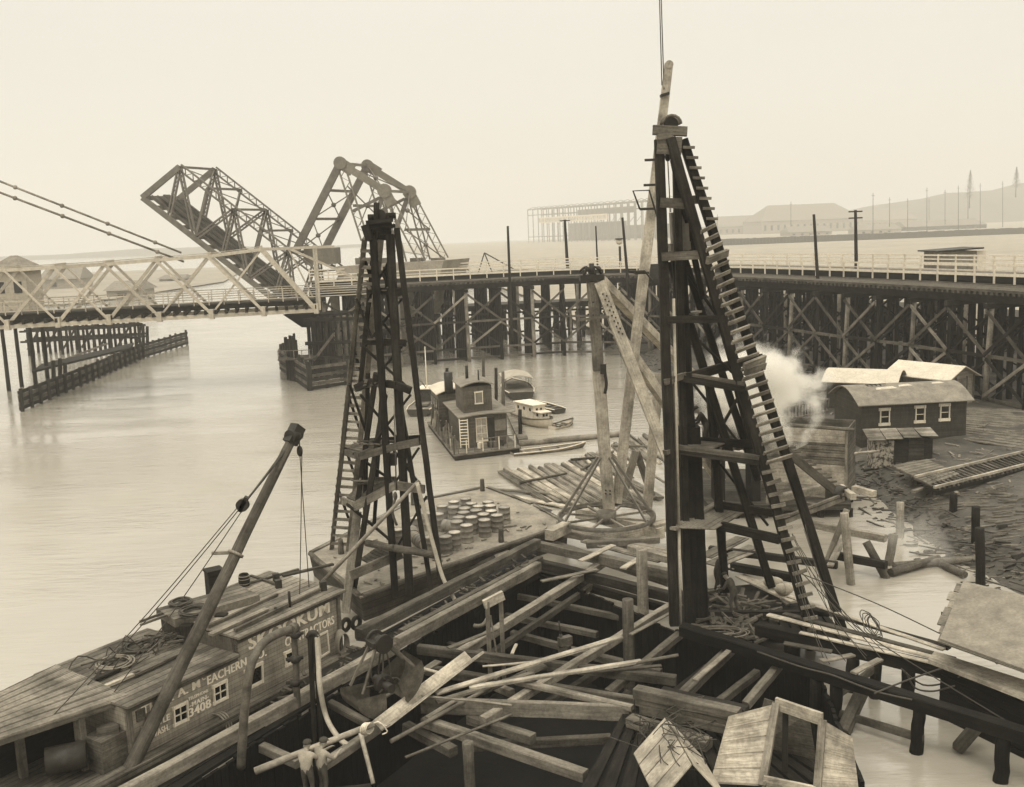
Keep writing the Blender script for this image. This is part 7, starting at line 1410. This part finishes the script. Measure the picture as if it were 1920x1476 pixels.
# ================================================================== PEOPLE
def person(label, loc, rz, J, cloth, hat='cap'):
    """J: joints in the person's own space (x right, y forward, z up); cloth: torso, arms, legs materials."""
    t = Thing('person', label, 'person', loc, rz, None, True); seg = []
    bm = bmesh.new(); sk = bm.verts.layers.skin.verify(); vv = {}
    def jv(n, p, r_): v = bm.verts.new(Vector(p)); v[sk].radius = (r_, r_); vv[n] = v; return v
    def link(a, b, mi): bm.edges.new((vv[a], vv[b])); seg.append((vv[a].co.copy(), vv[b].co.copy(), mi))
    g_ = lambda n: Vector(J[n])
    jv('pelvis', g_('pelvis'), .15); vv['pelvis'][sk].use_root = True
    jv('belly', lerp(g_('pelvis'), g_('chest'), .5), .145); jv('chest', g_('chest'), .16); jv('neck', g_('neck'), .06)
    hd = g_('head'); hu = (hd-g_('neck')).normalized(); fwd = Vector(J.get('face', (0, 1, 0))).normalized()
    jv('jaw', hd-hu*.045+fwd*.02, .078); jv('skull', hd+hu*.05, .096); jv('crown', hd+hu*.115, .06); jv('nose', hd-hu*.005+fwd*.115, .017)
    link('pelvis', 'belly', 0); link('belly', 'chest', 0); link('chest', 'neck', 0); link('neck', 'jaw', 3); link('jaw', 'skull', 3); link('skull', 'crown', 3); link('jaw', 'nose', 3)
    side = hu.cross(fwd).normalized()
    for s_, nm in ((-1, 'l'), (1, 'r')):
        jv('ear'+nm, hd+side*s_*.098+hu*.02, .022); link('skull', 'ear'+nm, 3)
        sh, el, wr = g_('sh'+nm), g_('el'+nm), g_('wr'+nm); hp, kn, an, to = g_('hip'+nm), g_('kn'+nm), g_('an'+nm), g_('to'+nm)
        jv('sh'+nm, sh, .085); jv('el'+nm, el, .055); jv('wr'+nm, wr, .038); d = (wr-el).normalized(); pl = wr+d*.08
        jv('palm'+nm, pl, .036); link('chest', 'sh'+nm, 1); link('sh'+nm, 'el'+nm, 1); link('el'+nm, 'wr'+nm, 1); link('wr'+nm, 'palm'+nm, 3)
        w_ = d.orthogonal().normalized(); curl = d.cross(w_)
        for q, (o, L) in enumerate(((-.032, .075), (-.011, .088), (.011, .082), (.032, .064))):
            a = pl+w_*o+d*.02; jv(f'fa{nm}{q}', a+d*L*.55+curl*.012, .0095); jv(f'fb{nm}{q}', a+d*L*.8+curl*.04, .008); link('palm'+nm, f'fa{nm}{q}', 3); link(f'fa{nm}{q}', f'fb{nm}{q}', 3)
        jv('tha'+nm, wr+d*.05+w_*.05+curl*.01, .011); jv('thb'+nm, wr+d*.085+w_*.066+curl*.03, .009); link('wr'+nm, 'tha'+nm, 3); link('tha'+nm, 'thb'+nm, 3)
        jv('hip'+nm, hp, .105); jv('kn'+nm, kn, .07); jv('an'+nm, an, .048); jv('to'+nm, to, .045)
        link('pelvis', 'hip'+nm, 2); link('hip'+nm, 'kn'+nm, 2); link('kn'+nm, 'an'+nm, 2); link('an'+nm, 'to'+nm, 4)
    me = bpy.data.meshes.new('person_body'); bm.to_mesh(me); bm.free(); o = bpy.data.objects.new('body_rig', me); C.objects.link(o)
    o.modifiers.new('skin', 'SKIN'); su = o.modifiers.new('sub', 'SUBSURF'); su.levels = 1; su.render_levels = 1
    dg = bpy.context.evaluated_depsgraph_get(); m2 = bpy.data.meshes.new_from_object(o.evaluated_get(dg)); bpy.data.objects.remove(o)
    m2.materials.clear()
    for m in (*cloth, M['skin'], M['boot']): m2.materials.append(m)
    for p in m2.polygons:
        c = p.center; best, bi = 9, 0
        for a, b, mi in seg:
            ab = b-a; f = max(0, min(1, (c-a).dot(ab)/max(1e-6, ab.length_squared))); dd = (c-(a+ab*f)).length
            if dd < best: best, bi = dd, mi
        p.material_index = bi; p.use_smooth = True
    b = bpy.data.objects.new('body', m2); C.objects.link(b); b.parent = t.o
    m = MB(); Mx = Matrix((side, fwd, hu)).transposed(); off = hd+hu*.085
    base = MB(); base.lathe([(.112, -.02), (.122, .03), (.105, .075), (.06, .1), (.01, .108)], (0, 0, 0), 14)
    if hat == 'cap': base.slab([(-.08, .08, 0), (.08, .08, 0), (.06, .18, -.015), (-.06, .18, -.015)], .012)
    else: base.lathe([(.2, -.03), (.2, -.02), (.11, -.01)], (0, 0, 0), 16)
    base.v = [Mx @ v + off for v in base.v]; t.part('cap', base, M['cap'])
    for s_ in (-1, 1): m = MB(); m.ball(hd+side*s_*.034+fwd*.088+hu*.03, .012, 6); t.part('eye', m, M['iron'])
    m = MB(); m.beam(hd+fwd*.1-hu*.055-side*.025, hd+fwd*.1-hu*.055+side*.025, .008, .01, fwd); t.part('mouth', m, M['rust'])
    return t
STOOP = dict(pelvis=(0, -.1, .93), chest=(0, .06, 1.27), neck=(0, .16, 1.42), head=(0, .24, 1.52), face=(0, .85, -.4), shl=(-.2, .1, 1.34), shr=(.2, .1, 1.34), ell=(-.27, .22, 1.08), elr=(.27, .26, 1.09), wrl=(-.16, .46, 1.0), wrr=(.16, .5, 1.03),
    hipl=(-.1, -.1, .91), hipr=(.1, -.1, .91), knl=(-.13, 0, .5), knr=(.14, -.1, .5), anl=(-.14, -.12, .08), anr=(.15, -.2, .08), tol=(-.15, .06, .045), tor=(.17, -.02, .045))
STAND = dict(pelvis=(0, 0, .95), chest=(0, .03, 1.32), neck=(0, .06, 1.5), head=(0, .1, 1.61), face=(.1, 1, -.15), shl=(-.2, .04, 1.4), shr=(.2, .04, 1.4), ell=(-.3, .2, 1.2), elr=(.27, .24, 1.18), wrl=(-.16, .42, 1.3), wrr=(.2, .48, 1.26),
    hipl=(-.1, 0, .92), hipr=(.1, 0, .92), knl=(-.12, .08, .5), knr=(.13, .02, .5), anl=(-.13, 0, .08), anr=(.14, -.08, .08), tol=(-.15, .16, .045), tor=(.17, .1, .045))
pb_ = Q(1320, 842, 37.6)
person('stooping worker in dark clothes on the middle stage of the tall pile driver', (pb_.x, pb_.y, pb_.z-.02), R(80), STOOP, (M['coat'], M['coat'], M['denim']))
q = P(1372, 1152, 1.12); person('stooping worker in brown overalls at the foot of the tall pile driver', (q.x, q.y, 1.11), R(55), STOOP, (M['denim'], M['denim'], M['denim']))
q = P(1352, 1128, 1.12); person('worker in a black coat standing behind the stooping one', (q.x+.1, q.y+.9, 1.11), R(-70), STOOP, (M['coat'], M['coat'], M['coat']))
def haulers():
    q = P(575, 1398, 2.1); Y0 = q.y; z0 = .42
    m = MB(); a, b = Q(470, 1400, Y0-.1), Q(690, 1400, Y0+.3); a.z = b.z = z0-.08; m.beam(a, b, 1.1, .14); solo('plank_stage', 'narrow plank stage under the two pole carriers at the bottom edge', 'stage', m, M['dark'])
    for k, (x, lab) in enumerate(((572, 'worker in pale shirt and cap, left of the two carrying a white pole'), (600, 'broader worker in pale shirt and dark cap, right of the two carrying a white pole'))):
        p = Q(x, 1400, Y0+.12*k); person(lab, (p.x, p.y, z0), R(-15-25*k), STAND, (M['shirt'], M['shirt'], M['denim']))
    m = MB(); m.log(Q(478, 1446, Y0+.2), Q(702, 1357, Y0+.95), .11, .085, 9, 5, .04); solo('pole', 'long pale pole carried across the bottom edge by two workers', 'pole', m, M['pale'], G3)
    m = MB(); c = Q(690, 1366, Y0+.9)
    for k in range(4): m.tube([c+Vector((.05*k-.1+.2*math.cos(a)*.5, .14*math.cos(a), .16*math.sin(a))) for a in [6.2832*q_/8 for q_ in range(8)]], .022, 5, 2, True)
    m.tube([c, c+Vector((.3, 0, .2)), c+Vector((.55, 0, -.1)), c+Vector((.4, 0, -.2))], .02, 5); solo('rope_lashing', 'white rope lashed round the tip of the carried pole', 'rope', m, M['lid'])
haulers()

# ================================================================== STEAM AND HAZE
def volume_mat(name, dens, col, an=0.0, shaped=None):
    k = NG(name); k.t.nodes.remove(k.b); o = [n for n in k.t.nodes if n.type == 'OUTPUT_MATERIAL'][0]; v = k.n('ShaderNodeVolumePrincipled'); v.inputs['Color'].default_value = col; v.inputs['Anisotropy'].default_value = an
    v.inputs['Density'].default_value = dens
    if shaped:
        tc = k.n('ShaderNodeTexCoord'); n1 = k.noise(tc.outputs['Object'], shaped, 5, .6)
        ln = k.n('ShaderNodeVectorMath', operation='LENGTH'); gx = k.n('ShaderNodeTexCoord'); mp_ = k.n('ShaderNodeMapping'); mp_.inputs['Location'].default_value = (-1, -1, -1); mp_.inputs['Scale'].default_value = (2, 2, 2)
        k.l(gx.outputs['Generated'], mp_.inputs[0]); k.l(mp_.outputs[0], ln.inputs[0])
        a = k.n('ShaderNodeMath', operation='SUBTRACT'); a.inputs[0].default_value = .72; k.l(ln.outputs['Value'], a.inputs[1])
        b = k.n('ShaderNodeMath', operation='MULTIPLY_ADD'); k.l(n1, b.inputs[0]); b.inputs[1].default_value = 2.6; b.inputs[2].default_value = -1.3
        c = k.n('ShaderNodeMath', operation='ADD'); k.l(a.outputs[0], c.inputs[0]); k.l(b.outputs[0], c.inputs[1])
        d = k.n('ShaderNodeMath', operation='MULTIPLY'); d.use_clamp = False; d.inputs[1].default_value = dens; k.l(c.outputs[0], d.inputs[0])
        e = k.n('ShaderNodeMath', operation='MAXIMUM'); e.inputs[1].default_value = 0; k.l(d.outputs[0], e.inputs[0]); k.l(e.outputs[0], v.inputs['Density'])
    k.l(v.outputs[0], o.inputs['Volume']); return k.m
def steam(name, lab, c, rx, ry, rz_, dens, sc):
    m = MB(); rs = []; n = 14
    for a in range(1, n):
        th = math.pi*a/n; rs.append([Vector((c.x+rx*math.sin(th)*math.cos(6.2832*k/18), c.y+ry*math.sin(th)*math.sin(6.2832*k/18), c.z-rz_*math.cos(th))) for k in range(18)])
    m.rings(rs); solo(name, lab, 'steam', m, volume_mat(name, dens, (1, .97, .9, 1), .2, sc), None, 'stuff')
steam('steam_cloud', 'bright burst of white steam beside the ladder of the tall driver', Q(1424, 735, 44), 3.5, 2.6, 2.9, 5.0, .8)
steam('steam_cloud', 'thin patch of steam drifting over the shore logs', P(1715, 1022, .9)+Vector((0, 0, .3)), 2.6, 2.4, 1.7, .5, .7)
steam('steam_cloud', 'faint veil of steam over the turning wheel and the far pit wall', P(1130, 1030, 1.6)+Vector((0, 0, .8)), 4.0, 3.2, 1.9, .025, .5)
steam('steam_cloud', 'thin veil of steam drifting over the drums and the shorter pile driver', P(800, 1010, 1.2)+Vector((0, 0, 1.4)), 5.0, 4.2, 3.2, .06, .4)
m = MB(); m.slab([(-1900, -220, -8), (1900, -220, -8), (1900, 2450, -8), (-1900, 2450, -8)], 160)
solo('haze', 'thin winter haze over the river and the far yards', 'haze', m, volume_mat('river_haze', .00052, (.80, .785, .74, 1)), None, 'stuff')

# ------------------------------------------------------------------ rubble and wrack along the waterline
m = MB(); rr = random.Random(5)
for k in range(900):
    f = rr.random(); n_ = len(SHP)-3; q = f*(n_-1); a, b = SHP[2+int(q)], SHP[3+int(q)]; p = lerp(a, b, q-int(q)); x, y = p.x+rr.gauss(.5, 1.1), p.y+rr.uniform(-.4, .4); z = max(-.02, bank_z(x, y)); c = Vector((x, y, z)); sz_ = rr.uniform(.04, .17)*(1 if rr.random() < .8 else 2)
    if k % 3: m.beam(c-Vector((sz_, rr.uniform(-.3, .3)*sz_, 0)), c+Vector((sz_, rr.uniform(-.5, .5)*sz_, rr.uniform(0, .1))), sz_*.8, sz_*.5, jit=sz_*.25)
    else: L_q = rr.uniform(.4, 1.6); a_ = rr.uniform(0, 3.14); m.beam(c, c+Vector((math.cos(a_)*L_q, math.sin(a_)*L_q, rr.uniform(0, .15))), .09, .06)
solo('shore_rubble', 'stones, clods and driftwood along the muddy waterline', 'rubble', m, M['mud'], None, 'stuff')
# ------------------------------------------------------------------ more loose boards and clutter in the pit
def lower_struts():
    for r_ in (('grey strut low in the pit below the slanting far strut', 900, 1145, 1120, 1190, -.2, -.2, .3, .3, 'mid'), ('grey strut low in the pit left of the pole gate', 800, 1200, 905, 1225, .2, .2, .3, .3, 'mid'), ('broken strut end sticking out under the bright planks', 880, 1268, 960, 1300, .4, .5, .3, .3, 'grey'), ('strut running back under the heavy cross strut towards the standing pile', 1010, 1330, 1120, 1262, .1, .3, .3, .3, 'mid'), ('strut deep in the pit beside the timber stack', 1120, 1345, 1180, 1300, -.1, .1, .3, .3, 'mid'), ('weathered strut behind the plank hopper in the shadowed pit', 1330, 1330, 1420, 1262, .3, .5, .3, .3, 'mid'), ('low waling timber along the shadowed right wall of the pit', 1320, 1200, 1520, 1262, .5, .5, .26, .3, 'mid'), ('low waling timber along the left wall of the pit', 640, 1330, 1000, 1100, -.2, -.2, .26, .3, 'mid')):
        timber('timber_strut', r_[0], 'timber', *r_[1:], G2)
lower_struts()
def ropes_right():
    rr = random.Random(8)
    for lab, pts_ in (('black hose sagging between the two long beams', ((1700, 1262, 1.7), (1716, 1290, 1.2), (1750, 1296, 1.1), (1790, 1286, 1.6))), ('second black hose drooping under the plank deck', ((1690, 1254, 1.7), (1730, 1284, 1.0), (1776, 1280, 1.2), (1800, 1268, 1.7))), ('thin rope strung from the lower beam to the shed deck', ((1640, 1300, 1.95), (1700, 1276, 1.7), (1770, 1252, 1.9))), ('loose rope trailing along the top of the lower dark beam', ((1420, 1222, 1.9), (1500, 1250, 1.9), (1560, 1266, 1.92), (1640, 1296, 1.9), (1710, 1312, 1.9)))):
        m = MB(); m.tube([P(*q) for q in pts_], .03, 6, 5); solo('hose' if 'hose' in lab else 'rope', lab, 'hose' if 'hose' in lab else 'rope', m, M['wire'])
    for k, (x0, y0, x1, y1, lab) in enumerate(((1470, 1206, 1560, 1222, 'dark offcut lying across the beams beside the ladder foot'), (1540, 1240, 1600, 1228, 'short board bridging the two long dark beams'), (1600, 1262, 1650, 1236, 'grey board bridging the two long beams near the brace'))): timber('plank', lab, 'plank', x0, y0, x1, y1, 1.85, 1.8, .24, .07, ('mid', 'grey', 'grey')[k])
ropes_right()
def more_planks():
    rr = random.Random(21)
    for lab, x0, y0, x1, y1, z, w_, h_, mt in (('pale plank laid from the wheel sill over the water to the far wale', 1095, 1014, 1240, 1052, 1.45, .5, .08, 'deck'), ('grey plank next to the pale one between wheel and far wale', 1120, 1006, 1262, 1038, 1.4, .4, .08, 'grey'), ('dark timber under the planks between wheel and far wale', 1040, 1022, 1256, 1092, 1.0, .34, .34, 'mid'), ('log lying by the tall driver at the end of the far wale', 1180, 1028, 1268, 1052, 1.6, .32, .32, 'grey'), ('short pale board across the far wale near the standing pile', 1168, 1066, 1206, 1042, 1.7, .3, .06, 'pale'), ('pale sill timber running right from the turning wheel', 1222, 990, 1330, 962, 1.5, .5, .4, 'pale'), ('loose pale plank floating near the raft end', 930, 918, 1040, 926, .15, .4, .1, 'deck'), ('second loose plank floating below the raft', 960, 930, 1060, 950, .15, .4, .1, 'pale')): timber('plank' if 'plank' in lab or 'board' in lab else 'timber', lab, 'timber', x0, y0, x1, y1, z, z, w_, h_, mt)
    rows_ = [('thin pale lath lying from the pole gate to the longest bright plank', 905, 1250, 1010, 1240, 1.5, 1.5, .1, .05, 'pale'), ('grey board lying over the far corner of the pit', 1015, 1090, 1120, 1068, 1.5, 1.5, .24, .06, 'grey'), ('pale board laid flat across the far wale under the wheel', 1088, 1052, 1150, 1022, 1.8, 1.8, .3, .06, 'pale'),
        ('narrow board on the strut end left of the standing pile', 1010, 1238, 1090, 1215, 1.3, 1.35, .12, .06, 'grey'), ('short bright offcut under the crossing planks', 960, 1226, 968, 1208, 1.4, 1.5, .12, .05, 'pale'), ('splintered grey board right of the trough', 800, 1346, 925, 1268, 1.2, 1.3, .16, .06, 'grey'),
        ('dark plank sloping into the shadow beyond the trough', 905, 1300, 1010, 1248, .8, 1.0, .2, .08, 'mid'), ('long lath from the bucket to the deep-faced cross strut', 745, 1300, 960, 1322, 1.5, 1.5, .09, .05, 'grey'), ('thin dark lath lying across the bottom struts', 760, 1420, 960, 1340, 1.2, 1.3, .1, .05, 'mid'),
        ('grey board beside the standing pile, half in shadow', 1085, 1262, 1240, 1248, 1.0, 1.1, .18, .06, 'mid'), ('pale board across the long strut near the tall driver', 1182, 1190, 1256, 1150, 1.5, 1.6, .16, .05, 'grey'), ('weathered board bridging the wale and the pole gate', 840, 1215, 930, 1180, 1.5, 1.5, .2, .06, 'grey')]
    for r_ in rows_: timber('plank', r_[0], 'plank', *r_[1:], G3)
    for k, (x, y, lab) in enumerate(((1052, 1200, 'little iron jack standing on the struts at the middle of the pit'),)):
        p = P(x, y+14, 1.1); t = Thing('screw_jack', lab, 'jack', p); m = MB(); m.cyl(p, p+Vector((0, 0, .5)), .09, .06, 8); m.cyl(p+Vector((0, 0, .5)), p+Vector((-.05, 0, 1.0)), .03, n=6); t.part('screw', m, M['iron']); m = MB(); m.box(p+Vector((.15, 0, .25)), .5, .25, .3, .5); t.part('base', m, M['rust'])
    # lengths of old deck and timber ends round the far corner
    for lab, x0, y0, x1, y1, z, w_, h_, mt in (('pale block under the turning wheel sill at the pit corner', 1030, 1004, 1062, 988, 1.7, .5, .5, 'pale'), ('grey timber behind the outer wale, by the wheel', 1100, 1022, 1236, 1012, 1.5, .3, .3, 'grey')): timber('timber', lab, 'timber', x0, y0, x1, y1, z, z, w_, h_, mt)
    m = MB(); a, b = P(690, 1120, .5), P(925, 1052, .6); m.log(a, b, .36, .34, 12, 8, .05); o = Thing('fender_log', 'long round log floating between the drum barge and the pit, with a pale sawn end', 'log', a); o.part('log', m, M['bark']); m = MB(); d = (b-a).normalized(); m.log(b-d*.02, b+d*.9, .36, .33, 12, 2, .04); o.part('pale_end', m, M['pale'])
more_planks()
